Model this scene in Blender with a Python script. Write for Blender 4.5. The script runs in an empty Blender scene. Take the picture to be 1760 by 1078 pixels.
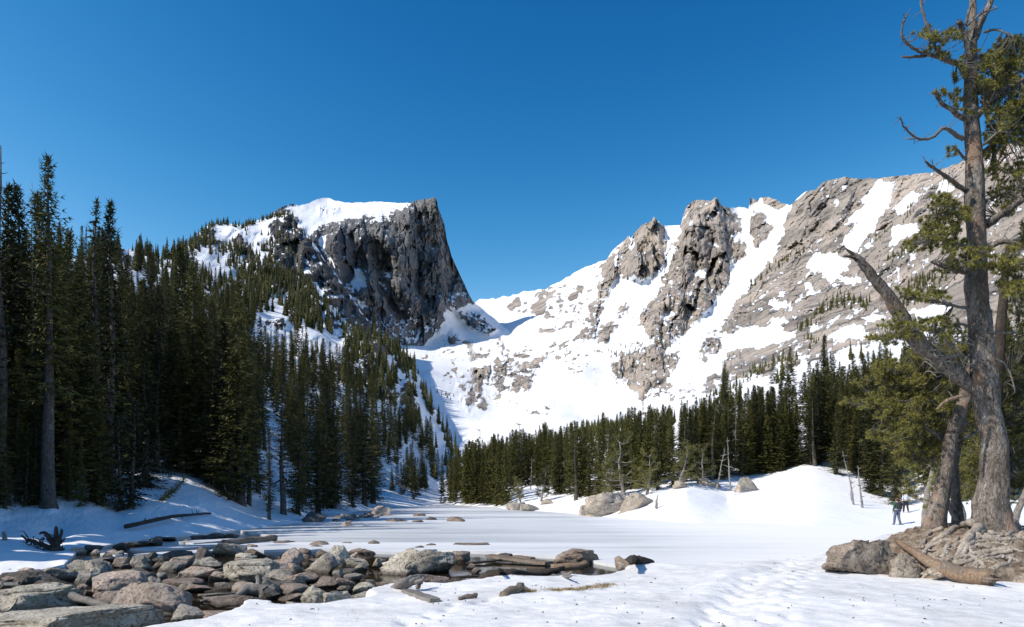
import bpy, math, random
import numpy as np
from mathutils import Vector, Matrix

sc = bpy.context.scene
col = sc.collection
rad = math.radians

# ------------------------------------------------------------------ camera
F = 24.0 / 36.0 * 1760.0          # focal length in photograph pixels
CU, CV, EYE = 880.0, 850.0, 2.0   # principal point and eye height above the lake (m)
cam_data = bpy.data.cameras.new('camera')
cam_data.lens = 24.0
cam_data.sensor_width = 36.0
cam_data.shift_y = (850.0 - 539.0) / 1760.0
cam_data.clip_start = 0.1
cam_data.clip_end = 20000.0
cam = bpy.data.objects.new('camera', cam_data)
cam.location = (0, 0, EYE)
cam.rotation_euler = (rad(90), 0, 0)
col.objects.link(cam)
sc.camera = cam

# ------------------------------------------------------------------ sun and sky
SUN_TRAVEL = Vector((0.89, 0.40, 0.0)).normalized()
SUN_ELEV = rad(43)
sun_dir = Vector((SUN_TRAVEL.x * math.cos(SUN_ELEV), SUN_TRAVEL.y * math.cos(SUN_ELEV), -math.sin(SUN_ELEV)))
sd = bpy.data.lights.new('sun', 'SUN')
sd.energy = 4.0
sd.angle = rad(0.5)
sd.color = (1.0, 0.915, 0.80)
so = bpy.data.objects.new('sun', sd)
so.rotation_euler = sun_dir.to_track_quat('-Z', 'Y').to_euler()
so.location = (-60, -40, 80)
col.objects.link(so)

world = bpy.data.worlds.new('World')
sc.world = world
world.use_nodes = True
nt = world.node_tree
nt.nodes.clear()
sky = nt.nodes.new('ShaderNodeTexSky')
sky.sky_type = 'NISHITA'
sky.sun_disc = False
sky.sun_elevation = SUN_ELEV
to_sun = -sun_dir
sky.sun_rotation = math.atan2(to_sun.x, to_sun.y)
sky.altitude = 1800
sky.air_density = 1.15
sky.dust_density = 0.7
sky.ozone_density = 2.5
sepc = nt.nodes.new('ShaderNodeSeparateColor')
comc = nt.nodes.new('ShaderNodeCombineColor')
nt.links.new(sky.outputs[0], sepc.inputs[0])
for ch, (gain, power) in enumerate(((0.145, 4.1), (0.395, 1.93), (0.565, 1.40))):   # deeper, more contrasty blue over the whole sky
    pw_ = nt.nodes.new('ShaderNodeMath'); pw_.operation = 'POWER'; pw_.inputs[1].default_value = power
    ml_ = nt.nodes.new('ShaderNodeMath'); ml_.operation = 'MULTIPLY'; ml_.inputs[1].default_value = gain
    mn_ = nt.nodes.new('ShaderNodeMath'); mn_.operation = 'MINIMUM'; mn_.inputs[1].default_value = (3.0, 4.0, 5.5)[ch]
    nt.links.new(sepc.outputs[ch], pw_.inputs[0]); nt.links.new(pw_.outputs[0], ml_.inputs[0]); nt.links.new(ml_.outputs[0], mn_.inputs[0]); nt.links.new(mn_.outputs[0], comc.inputs[ch])
bg = nt.nodes.new('ShaderNodeBackground')
bg.inputs['Strength'].default_value = 0.15
out = nt.nodes.new('ShaderNodeOutputWorld')
nt.links.new(comc.outputs[0], bg.inputs['Color'])
nt.links.new(bg.outputs[0], out.inputs['Surface'])

sc.view_settings.view_transform = 'Standard'
sc.view_settings.look = 'None'
sc.view_settings.exposure = 0.28
sc.view_settings.gamma = 1.0
sc.view_settings.use_curve_mapping = False
sc.render.engine = 'CYCLES'
sc.cycles.max_bounces = 5
sc.cycles.diffuse_bounces = 3
sc.cycles.glossy_bounces = 3
sc.cycles.transmission_bounces = 4

# ------------------------------------------------------------------ helpers
def P(u, v, Y):
    return Vector(((u - CU) / F * Y, Y, EYE + (CV - v) / F * Y))

def YZ0(v, z=0.0):
    """distance at which a point of height z stands at photo row v"""
    return (EYE - z) * F / (v - CV)

def tag(o, label=None, cat=None, group=None, kind=None):
    if label: o['label'] = label
    if cat: o['category'] = cat
    if group: o['group'] = group
    if kind: o['kind'] = kind
    return o

def empty(name, loc=(0, 0, 0), rz=0.0):
    o = bpy.data.objects.new(name, None)
    o.location = loc
    o.rotation_euler = (0, 0, rz)
    o.empty_display_size = 0.2
    col.objects.link(o)
    return o

def obj(name, me, parent=None, loc=(0, 0, 0), mat=None):
    o = bpy.data.objects.new(name, me)
    if mat and not me.materials: me.materials.append(mat)
    o.location = loc
    if parent: o.parent = parent
    col.objects.link(o)
    return o

def mesh_np(name, V, Fc, mat=None, smooth=False, attrs=None):
    """V (n,3); Fc (m,3|4) int array"""
    me = bpy.data.meshes.new(name)
    V = np.asarray(V, dtype=np.float32)
    Fc = np.asarray(Fc, dtype=np.int32)
    k = Fc.shape[1]
    me.vertices.add(len(V)); me.vertices.foreach_set('co', V.ravel())
    me.loops.add(Fc.size); me.loops.foreach_set('vertex_index', Fc.ravel())
    me.polygons.add(len(Fc))
    me.polygons.foreach_set('loop_start', np.arange(0, Fc.size, k, dtype=np.int32))
    me.polygons.foreach_set('use_smooth', np.full(len(Fc), bool(smooth)))
    if attrs:
        for an, av in attrs.items():
            a = me.attributes.new(an, 'FLOAT', 'POINT')
            a.data.foreach_set('value', np.asarray(av, dtype=np.float32).ravel())
    me.update(calc_edges=True)
    me.validate()
    if mat: me.materials.append(mat)
    return me

# --- noise on arrays
_tab = np.random.RandomState(7).rand(65536).astype(np.float64)
def _h(ix, iy, iz, seed):
    n = (ix * 374761393 + iy * 668265263 + iz * 2147483647 + seed * 1274126177) & 0x7fffffff
    n = (n ^ (n >> 13)) * 1103515245 & 0x7fffffff
    return _tab[(n ^ (n >> 11)) & 65535]

def vn(x, y, z=0.0, seed=0):
    x = np.asarray(x, float); y = np.asarray(y, float); z = np.asarray(z, float) + 0 * x
    x0 = np.floor(x); y0 = np.floor(y); z0 = np.floor(z)
    fx, fy, fz = x - x0, y - y0, z - z0
    fx = fx * fx * (3 - 2 * fx); fy = fy * fy * (3 - 2 * fy); fz = fz * fz * (3 - 2 * fz)
    ix, iy, iz = x0.astype(np.int64), y0.astype(np.int64), z0.astype(np.int64)
    r = 0
    for dz in (0, 1):
        wz = fz if dz else 1 - fz
        if not np.any(wz): continue
        for dy in (0, 1):
            wy = fy if dy else 1 - fy
            for dx in (0, 1):
                wx = fx if dx else 1 - fx
                r = r + wx * wy * wz * _h(ix + dx, iy + dy, iz + dz, seed)
    return r * 2 - 1

def fbm(x, y, z=0.0, o=4, seed=0, g=0.5):
    r, a, s = 0, 1.0, 1.0
    for i in range(o):
        r = r + a * vn(x * s, y * s, np.asarray(z) * s, seed + i * 17); a *= g; s *= 2.03
    return r

def ridged(x, y, z=0.0, o=4, seed=0, g=0.5):
    r, a, s = 0, 1.0, 1.0
    for i in range(o):
        r = r + a * (1 - 2 * np.abs(vn(x * s, y * s, np.asarray(z) * s, seed + i * 31))); a *= g; s *= 2.07
    return r

def sst(a, b, x):
    t = np.clip((x - a) / (b - a), 0, 1)
    return t * t * (3 - 2 * t)

def inpoly(U, V, poly):
    U = np.asarray(U, float); V = np.asarray(V, float)
    ins = np.zeros(U.shape, bool)
    n = len(poly)
    for i in range(n):
        x1, y1 = poly[i]; x2, y2 = poly[(i + 1) % n]
        if y1 == y2: continue
        c = ((y1 > V) != (y2 > V)) & (U < (x2 - x1) * (V - y1) / (y2 - y1) + x1)
        ins ^= c
    return ins

def strokedist(U, V, pts):
    d = np.full(np.shape(U), 1e9)
    for (x1, y1), (x2, y2) in zip(pts[:-1], pts[1:]):
        dx, dy = x2 - x1, y2 - y1
        t = np.clip(((U - x1) * dx + (V - y1) * dy) / (dx * dx + dy * dy + 1e-9), 0, 1)
        d = np.minimum(d, np.hypot(U - x1 - t * dx, V - y1 - t * dy))
    return d

def blur(A, r, it=2):
    for _ in range(it):
        for ax in (0, 1):
            pad = [(0, 0), (0, 0)]; pad[ax] = (r + 1, r)
            B = np.cumsum(np.pad(A, pad, mode='edge'), axis=ax)
            n = A.shape[ax]
            hi = np.take(B, np.arange(2 * r + 1, 2 * r + 1 + n), axis=ax)
            lo = np.take(B, np.arange(0, n), axis=ax)
            A = (hi - lo) / (2 * r + 1)
    return A

class Depth:
    """smooth distance field over photo directions, through (u, v, metres) control points"""
    def __init__(self, pts):
        pts = np.array(pts, float)
        self.x = pts[:, :2] / 100.0
        n = len(pts)
        K = self._k(self.x, self.x) + np.eye(n) * 0.02
        Pm = np.c_[np.ones(n), self.x]
        A = np.block([[K, Pm], [Pm.T, np.zeros((3, 3))]])
        self.w = np.linalg.solve(A, np.r_[np.log(pts[:, 2]), np.zeros(3)])
    def _k(self, a, b):
        d = np.sqrt(((a[:, None, :] - b[None, :, :]) ** 2).sum(-1))
        return d                      # biharmonic-like linear kernel: no overshoot
    def __call__(self, U, V):
        U = np.asarray(U, float); V = np.asarray(V, float)
        q = np.c_[U.ravel(), V.ravel()] / 100.0
        o = np.empty(len(q))
        for i in range(0, len(q), 20000):
            s = q[i:i + 20000]
            o[i:i + 20000] = self._k(s, self.x) @ self.w[:-3] + self.w[-3] + s @ self.w[-2:]
        return np.exp(o).reshape(U.shape)

def poly1(pts):
    pts = np.array(pts, float)
    return lambda u: np.interp(u, pts[:, 0], pts[:, 1])

# ------------------------------------------------------------------ materials
def newmat(name):
    m = bpy.data.materials.new(name)
    m.use_nodes = True
    t = m.node_tree
    for n in list(t.nodes): t.nodes.remove(n)
    o = t.nodes.new('ShaderNodeOutputMaterial')
    b = t.nodes.new('ShaderNodeBsdfPrincipled')
    t.links.new(b.outputs[0], o.inputs[0])
    return m, t, b

class NB:
    """small node-building helper"""
    def __init__(self, t): self.t = t; self._tc = None
    def n(self, ty, **kw):
        x = self.t.nodes.new(ty)
        for k, v in kw.items(): setattr(x, k, v)
        return x
    def l(self, a, b): self.t.links.new(a, b)
    def coord(self, which='Object'):
        if not self._tc: self._tc = self.n('ShaderNodeTexCoord')
        return self._tc.outputs[which]
    def mapping(self, vec, scale=(1, 1, 1), rot=(0, 0, 0)):
        m = self.n('ShaderNodeMapping')
        m.inputs['Scale'].default_value = scale
        m.inputs['Rotation'].default_value = rot
        self.l(vec, m.inputs['Vector'])
        return m.outputs[0]
    def noise(self, vec, scale, detail=4, rough=0.55, dist=0.0):
        x = self.n('ShaderNodeTexNoise')
        x.inputs['Scale'].default_value = scale
        x.inputs['Detail'].default_value = detail
        x.inputs['Roughness'].default_value = rough
        x.inputs['Distortion'].default_value = dist
        if vec is not None: self.l(vec, x.inputs['Vector'])
        return x.outputs['Fac']
    def voro(self, vec, scale, feature='F1', rnd=1.0):
        x = self.n('ShaderNodeTexVoronoi', feature=feature)
        x.inputs['Scale'].default_value = scale
        x.inputs['Randomness'].default_value = rnd
        self.l(vec, x.inputs['Vector'])
        return x.outputs['Distance']
    def ramp(self, fac, stops, interp='LINEAR'):
        r = self.n('ShaderNodeValToRGB')
        r.color_ramp.interpolation = interp
        e = r.color_ramp.elements
        while len(e) < len(stops): e.new(0.5)
        for k, (p, c) in enumerate(stops):
            e[k].position = p
            e[k].color = (c, c, c, 1) if isinstance(c, (int, float)) else (*c, 1)
        self.l(fac, r.inputs[0])
        return r.outputs[0]
    def math(self, op, a, b=None, clamp=False):
        m = self.n('ShaderNodeMath', operation=op)
        m.use_clamp = clamp
        for i, s in enumerate((a, b)):
            if s is None: continue
            if isinstance(s, (int, float)): m.inputs[i].default_value = s
            else: self.l(s, m.inputs[i])
        return m.outputs[0]
    def mix(self, fac, a, b, blend='MIX'):
        m = self.n('ShaderNodeMix', data_type='RGBA', blend_type=blend)
        for idx, s in ((0, fac), (6, a), (7, b)):
            if isinstance(s, (int, float)): m.inputs[idx].default_value = s
            elif isinstance(s, tuple): m.inputs[idx].default_value = (*s, 1)
            else: self.l(s, m.inputs[idx])
        return m.outputs[2]
    def attr(self, name):
        a = self.n('ShaderNodeAttribute', attribute_name=name)
        return a.outputs['Fac']
    def rnd(self):
        return self.n('ShaderNodeObjectInfo').outputs['Random']
    def bump(self, height, strength=0.5, dist=0.1, normal=None):
        b = self.n('ShaderNodeBump')
        b.inputs['Strength'].default_value = strength
        b.inputs['Distance'].default_value = dist
        self.l(height, b.inputs['Height'])
        if normal is not None: self.l(normal, b.inputs['Normal'])
        return b.outputs[0]

SNOW = (0.86, 0.875, 0.90)

def mat_mountain(name, cols, streak_rot, streak_scale, scale, dark=0.06):
    """rock and lying snow; the vertex attribute 'snow' says where the snow lies"""
    m, t, b = newmat(name)
    k = NB(t)
    c = k.coord()
    n1 = k.noise(c, scale * 0.004, 8, 0.62)
    mp = k.mapping(c, streak_scale, streak_rot)
    n2 = k.noise(mp, scale * 0.02, 8, 0.7, 0.6)
    n3 = k.noise(c, scale * 0.05, 6, 0.7)
    rock = k.ramp(n1, [(0.30, cols[0]), (0.5, cols[1]), (0.68, cols[2])])
    n4 = k.noise(mp, scale * 0.0045, 7, 0.7, 0.8)
    rock = k.mix(k.ramp(n4, [(0.52, 0.0), (0.62, 0.6)]), rock, tuple(x * 0.9 for x in cols[0]))
    rock = k.mix(k.ramp(n2, [(0.38, 1.0), (0.50, 0.0)]), rock, (dark, dark * 0.95, dark * 0.9))
    rock = k.mix(k.ramp(n3, [(0.55, 0.0), (0.75, 0.5)]), rock, cols[3])
    s = k.math('ADD', k.attr('snow'), k.math('MULTIPLY', k.math('SUBTRACT', k.noise(c, scale * 0.06, 8, 0.75), 0.5), 1.1))
    sm = k.ramp(s, [(0.46, 0.0), (0.54, 1.0)])
    dirt = k.ramp(k.noise(c, scale * 0.01, 6, 0.7), [(0.35, (0.76, 0.775, 0.80)), (0.6, SNOW)])
    colr = k.mix(sm, rock, dirt)
    k.l(colr, b.inputs['Base Color'])
    b.inputs['Roughness'].default_value = 0.9
    b.inputs['Specular IOR Level'].default_value = 0.2
    hgt = k.math('MULTIPLY', k.math('ADD', n2, n3), k.math('SUBTRACT', 1.1, sm))
    k.l(k.bump(hgt, 1.0, 6.0 / scale), b.inputs['Normal'])
    return m
# ------------------------------------------------------------------ terrain sheets
def facets(U, V, cx, cy, seed, grad=1.0, jit=0.9, warp=0.25):
    """angular broken-rock relief: every cell of a jittered lattice is a tilted plane at its own depth"""
    wu = U / cx + warp * fbm(U / cx * 1.7, V / cy * 1.7, o=2, seed=seed + 3); wv = V / cy + warp * fbm(U / cx * 1.7, V / cy * 1.7, o=2, seed=seed + 4)
    iu, iv = np.floor(wu), np.floor(wv)
    best = np.full(U.shape, 1e9); val = np.zeros(U.shape)
    for du in (-1, 0, 1):
        for dv in (-1, 0, 1):
            a = (iu + du).astype(np.int64); b = (iv + dv).astype(np.int64)
            px = a + 0.5 + jit * (_h(a, b, a * 0, seed) - 0.5); py = b + 0.5 + jit * (_h(a, b, a * 0, seed + 1) - 0.5)
            dx, dy = wu - px, wv - py
            d = dx * dx + dy * dy
            h = (_h(a, b, a * 0, seed + 2) * 2 - 1) * 0.55 + grad * ((_h(a, b, a * 0, seed + 5) * 2 - 1) * dx + (_h(a, b, a * 0, seed + 6) * 2 - 1) * dy)
            m = d < best
            best = np.where(m, d, best); val = np.where(m, h, val)
    return val

def arete(U, V, pts, wl, wr):
    """tent-shaped rib along a line: 1 on the crest, falling to 0 over wl to its left and wr to its right"""
    d = strokedist(U, V, pts)
    side = np.zeros(U.shape); best = np.full(U.shape, 1e9)
    for (x1, y1), (x2, y2) in zip(pts[:-1], pts[1:]):
        dx, dy = x2 - x1, y2 - y1
        t_ = np.clip(((U - x1) * dx + (V - y1) * dy) / (dx * dx + dy * dy + 1e-9), 0, 1)
        e = np.hypot(U - x1 - t_ * dx, V - y1 - t_ * dy)
        s_ = (U - x1) * dy - (V - y1) * dx
        m_ = e < best; best = np.where(m_, e, best); side = np.where(m_, s_, side)
    w = np.where(side > 0, wr, wl)
    return np.clip(1 - d / w, 0, 1)
def cracks(U, V, cx, cy, seed, w=0.07):
    return sst(w, 0.0, np.abs(vn(U / cx + 0.4 * vn(U / cx, V / cx, seed=seed + 1), V / cy, seed=seed)))

class Sheet:
    """a slope of real ground between two outlines, each point at its own distance, with the far side falling away behind"""
    def __init__(self, us, bottom, ridge, rows, depth, relief=None, ridge_noise=2.0, seed=1, back=(0.5, 0.35), pw=1.0):
        self.us = us
        vb = bottom(us)
        vr = ridge(us) + ridge_noise * (fbm(us / 9.0, us * 0, o=3, seed=seed))
        vr = np.minimum(vr, vb - 1)
        t = np.linspace(0, 1, rows)[:, None] ** pw
        self.V = vb[None, :] * (1 - t) + vr[None, :] * t
        self.U = np.repeat(us[None, :], rows, 0)
        self.Y = depth(self.U, self.V)
        self.base = self.Y.copy()
        if relief is not None:
            self.Y = self.Y + relief(self.U, self.V, self.Y)
        # point grid
        self.X = (self.U - CU) / F * self.Y
        self.Z = EYE + (CV - self.V) / F * self.Y
        self.back = back
    def normals(self):
        G = np.stack([self.X, self.Y, self.Z], -1)
        du = np.gradient(G, axis=1); dv = np.gradient(G, axis=0)
        n = np.cross(du, dv)
        n /= np.linalg.norm(n, axis=-1, keepdims=True) + 1e-9
        return n
    def build(self, name, mat, attr, smooth=False):
        X, Y, Z, A = self.X, self.Y, self.Z, attr
        nb = 7
        top = np.stack([X[-1], Y[-1], Z[-1]], -1)
        bx, by, bz, ba = [], [], [], []
        for i in range(1, nb + 1):
            s = i / nb
            yy = top[:, 1] * (1 + self.back[0] * s)
            zz = top[:, 2] * (1 - self.back[1] * s ** 1.3 - (1 - self.back[1]) * (s ** 6)) - 2 * s
            jitter = 1 + 0.02 * vn(self.us / 15.0, self.us * 0 + i * 1.7, seed=5)
            bx.append(top[:, 0] * (1 + self.back[0] * s * 0.6)); by.append(yy * jitter); bz.append(zz); ba.append(A[-1])
        X = np.vstack([X] + [b[None] for b in bx]); Y = np.vstack([Y] + [b[None] for b in by])
        Z = np.vstack([Z] + [b[None] for b in bz]); A = np.vstack([A] + [b[None] for b in ba])
        X = np.vstack([X[:1], X]); Y = np.vstack([Y[:1], Y]); Z = np.vstack([Z[:1] - 0.8, Z]); A = np.vstack([A[:1], A])
        r, c = X.shape
        idx = np.arange(r * c).reshape(r, c)
        q = np.stack([idx[:-1, :-1], idx[:-1, 1:], idx[1:, 1:], idx[1:, :-1]], -1).reshape(-1, 4)
        V = np.stack([X, Y, Z], -1).reshape(-1, 3)
        me = mesh_np(name, V, q, mat, smooth, {'snow': A.ravel()})
        o = obj(name, me)
        tag(o, kind='structure')
        return o
    def at(self, u, v):
        """ground point that shows at photo position (u, v)"""
        j = int(np.clip(np.searchsorted(self.us, u), 1, len(self.us) - 1))
        f = (u - self.us[j - 1]) / (self.us[j] - self.us[j - 1])
        colv = self.V[:, j - 1] * (1 - f) + self.V[:, j] * f
        coly = self.Y[:, j - 1] * (1 - f) + self.Y[:, j] * f
        y = np.interp(-v, -colv, coly)
        vv = min(max(v, colv[-1]), colv[0])
        return P(u, vv, y)

def rg(pts, ox, oy, s=3.3692):
    """points read in an enlarged view, as photo positions"""
    return [(ox + x / s, oy + y / s) for x, y in pts]

# ---- left hillside: snow bank, wooded slope, dark crag
S1_ridge = poly1([(-500, 380), (-200, 430), (0, 452), (120, 446), (195, 424), (235, 430), (270, 442), (300, 440), (320, 424), (332, 413),
                  (353, 390), (370, 385), (395, 384), (418, 389), (445, 379), (468, 371), (495, 368), (504, 369), (513, 386), (540, 419),
                  (557, 448), (587, 484), (617, 529), (640, 561), (676, 597), (700, 615), (720, 640), (735, 685), (755, 715), (785, 775), (805, 840), (815, 862)])
S1_bottom = poly1([(-500, 1010), (0, 990), (60, 982), (110, 970), (135, 945), (250, 926), (400, 912), (520, 898), (600, 882), (650, 874), (700, 871), (760, 869), (815, 867)])
sh = [(u, float(S1_bottom(u)), YZ0(float(S1_bottom(u)))) for u in (-500, -250, 0, 60, 110, 135, 250, 325, 400, 520, 600, 650, 700, 760, 815)]
S1_depth = Depth(sh + [(-300, 930, 22), (-300, 700, 40), (-300, 400, 80), (-1100, 1010, 14.7), (-1100, 800, 24), (-1100, 500, 45), (0, 920, 26.5), (0, 880, 30), (0, 800, 42), (0, 700, 60), (0, 600, 85), (0, 500, 120), (0, 430, 160),
    (90, 930, 28), (90, 870, 33), (150, 860, 36), (150, 790, 46), (200, 880, 36), (200, 700, 75), (200, 600, 110), (200, 500, 190), (200, 430, 330),
    (255, 797, 50), (250, 870, 37.5), (330, 815, 50), (340, 870, 41), (440, 868, 52), (350, 700, 85), (350, 600, 160), (350, 500, 330), (350, 440, 500), (356, 388, 800),
    (450, 700, 120), (450, 600, 230), (450, 500, 480), (450, 400, 850), (540, 885, 66), (560, 860, 80), (640, 855, 122), (640, 800, 150), (640, 700, 230), (640, 600, 420),
    (570, 520, 600), (550, 450, 800), (500, 370, 1000), (700, 845, 150), (700, 800, 190), (700, 700, 360), (720, 650, 620), (690, 600, 800), (640, 561, 800), (760, 840, 200), (770, 760, 400), (760, 705, 560), (800, 830, 220)])
crag1 = rg([(470, 300), (600, 225), (650, 290), (740, 400), (800, 500), (900, 620), (1000, 770), (1080, 880), (1200, 1010), (1180, 1060), (1050, 1000), (930, 860), (850, 760), (760, 640), (660, 590), (560, 560), (480, 480), (520, 430)], 320, 300)
crag1_rocks = [crag1,
    rg([(290, 330), (350, 400), (430, 480), (390, 540), (330, 480), (270, 420)], 320, 300),
    rg([(110, 300), (150, 290), (180, 370), (220, 390), (200, 420), (90, 400), (40, 400)], 320, 300),
    rg([(460, 850), (510, 840), (500, 880), (465, 885)], 320, 300), rg([(530, 870), (570, 865), (575, 890), (535, 890)], 320, 300),
    [(688, 655), (700, 650), (712, 680), (715, 735), (700, 735), (690, 700)], [(735, 660), (748, 668), (754, 705), (742, 716), (733, 700)],
    [(560, 625), (590, 625), (592, 642), (570, 648)], [(600, 630), (625, 632), (640, 650), (610, 648)],
    [(200, 425), (214, 425), (214, 450), (198, 450)], [(470, 555), (484, 548), (490, 560), (474, 566)]]
crag1_mix = [rg([(400, 560), (560, 560), (760, 690), (900, 880), (1060, 1010), (980, 1040), (800, 880), (600, 740), (420, 640)], 320, 300), rg([(300, 420), (480, 480), (520, 560), (380, 560)], 320, 300), [(610, 600), (660, 620), (690, 680), (640, 690)]]
crag1_snow = [rg([(600, 240), (560, 240), (480, 290), (430, 330), (380, 380), (300, 350), (330, 300), (420, 262), (500, 238), (590, 228)], 320, 300)]
def s1_bias(U, V):
    wu = 5 * fbm(U / 9, V / 9, o=3, seed=11); wv = 5 * fbm(U / 9, V / 9, o=3, seed=12)
    B = np.full(U.shape, 0.75)
    for p in crag1_mix: B[inpoly(U + wu, V + wv, p)] = 0.27
    for p in crag1_rocks: B[inpoly(U + wu, V + wv, p)] = -0.1
    for p in crag1_snow: B[inpoly(U + wu, V + wv, p)] = 0.8
    return B
def s1_relief(U, V, Y):
    rk = blur((s1_bias(U, V) < 0.5).astype(float), 2)
    far = sst(60, 300, Y)
    r = fbm(U / 45, V / 30, o=4, seed=3) * 0.035 * Y * far
    near = (1 - far)
    r = r + near * (0.25 * fbm(U / 60, V / 18, o=3, seed=8) + 0.05 * fbm(U / 6, V / 3, o=2, seed=9)) * sst(1.0, 8.0, Y - YZ0(np.maximum(S1_bottom(U), 851)) + 1.0)
    r = r - rk * Y * (0.02 + 0.035 * ridged(U / 22, V / 30, o=4, seed=4)) * far
    return r
us1 = np.r_[np.arange(-1160, -500, 20.0), np.arange(-500, 0, 8.0), np.arange(0, 816, 2.5)]
S1 = Sheet(us1, S1_bottom, S1_ridge, 210, S1_depth, s1_relief, 2.0, 2, back=(0.4, 0.15))
b1 = s1_bias(S1.U, S1.V)
n1 = S1.normals()
snow1 = b1 + np.where(b1 < 0.5, 0.5 * (fbm(S1.U / 6, S1.V / 4, o=3, seed=21)) + 1.1 * (np.abs(n1[..., 2]) - 0.5), 0.0)
M_hill = mat_mountain('hillside_rock_and_snow', [(0.05, 0.048, 0.045), (0.09, 0.085, 0.08), (0.14, 0.13, 0.12), (0.2, 0.19, 0.17)], (0, 0, 0), (1, 1, 1), 3.0, 0.03)
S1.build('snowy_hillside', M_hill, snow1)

# ---- valley floor and the sunlit mountain on the right
S2_ridge_pts = [(690, 575), (806, 562), (816, 520), (822, 516), (850, 513), (880, 508), (905, 500), (940, 496), (965, 483), (985, 470), (1010, 459), (1030, 449), (1042, 446),
    (1055, 430), (1075, 412), (1080, 403), (1084, 410), (1090, 402), (1100, 390), (1112, 383), (1119, 380), (1124, 371), (1130, 380), (1137, 387), (1150, 387), (1160, 389), (1170, 388),
    (1176, 366), (1182, 354), (1190, 346), (1205, 342), (1213, 346), (1222, 344), (1230, 339), (1240, 352), (1252, 358), (1270, 357), (1287, 361), (1290, 340), (1296, 343), (1301, 347), (1305, 342), (1312, 338),
    (1325, 340), (1345, 350), (1355, 352), (1365, 347), (1380, 333), (1400, 326), (1415, 312), (1430, 307), (1450, 306), (1480, 307), (1510, 308), (1540, 303), (1580, 300), (1610, 295),
    (1640, 283), (1680, 265), (1700, 258), (1760, 238), (1900, 190), (2050, 170)]
S2_ridge = poly1(S2_ridge_pts)
S2_bottom = poly1([(690, 871), (780, 868), (870, 875), (940, 880), (1000, 885), (1060, 890), (1130, 894), (1250, 899), (1400, 905), (1600, 907), (2050, 907)])
sh2 = [(u, float(S2_bottom(u)), YZ0(float(S2_bottom(u)))) for u in (690, 735, 780, 825, 870, 940, 1000, 1060, 1130, 1250, 1400, 1600, 1800, 2050)]
S2_depth = Depth(sh2 + [(1130, 850, 63), (1180, 846, 62), (1180, 822, 76), (1180, 760, 115), (1180, 700, 240), (1150, 690, 400), (1100, 700, 550), (1070, 690, 600),
    (900, 855, 105), (940, 838, 118), (1000, 862, 82), (1060, 850, 72), (1000, 800, 150), (1000, 740, 330), (1000, 722, 480), (1000, 640, 800), (1000, 560, 1300), (1000, 480, 2100),
    (850, 845, 160), (850, 800, 220), (850, 745, 420), (850, 700, 700), (850, 612, 1300), (850, 590, 1560), (850, 574, 1850), (870, 566, 1950), (800, 582, 1750), (850, 540, 2250), (850, 510, 2600), (930, 500, 2500), (930, 560, 1600),
    (750, 845, 185), (750, 800, 290), (750, 760, 400), (750, 700, 590), (740, 640, 860), (790, 760, 430), (800, 700, 640), (750, 606, 1400), (740, 588, 1720), (750, 568, 1950), (690, 575, 1700), (690, 800, 290),
    (1250, 832, 72), (1250, 860, 64), (1250, 785, 100), (1250, 720, 180), (1250, 680, 300), (1250, 600, 700), (1230, 500, 1200), (1220, 345, 1750),
    (1130, 600, 850), (1120, 500, 1400), (1124, 375, 1900), (1040, 450, 2100), (1290, 350, 1750), (1330, 860, 60), (1390, 806, 75), (1400, 790, 83), (1400, 740, 120), (1400, 650, 250), (1400, 590, 450), (1400, 500, 800),
    (1400, 330, 1350), (1480, 860, 58), (1450, 820, 72), (1540, 872, 56), (1560, 830, 75), (1560, 760, 100), (1560, 680, 160), (1560, 600, 300), (1560, 500, 550), (1560, 400, 800), (1560, 305, 1100),
    (1760, 870, 50), (1760, 800, 64), (1760, 600, 180), (1760, 400, 450), (1760, 240, 750), (2050, 870, 48), (2050, 600, 150), (2050, 400, 330), (2050, 180, 600)])
R4 = lambda p: rg(p, 840, 280)
R5 = lambda p: rg(p, 1240, 280)
R3 = lambda p: rg(p, 680, 480)
R8 = lambda p: rg(p, 1100, 560, 3.593)
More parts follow.
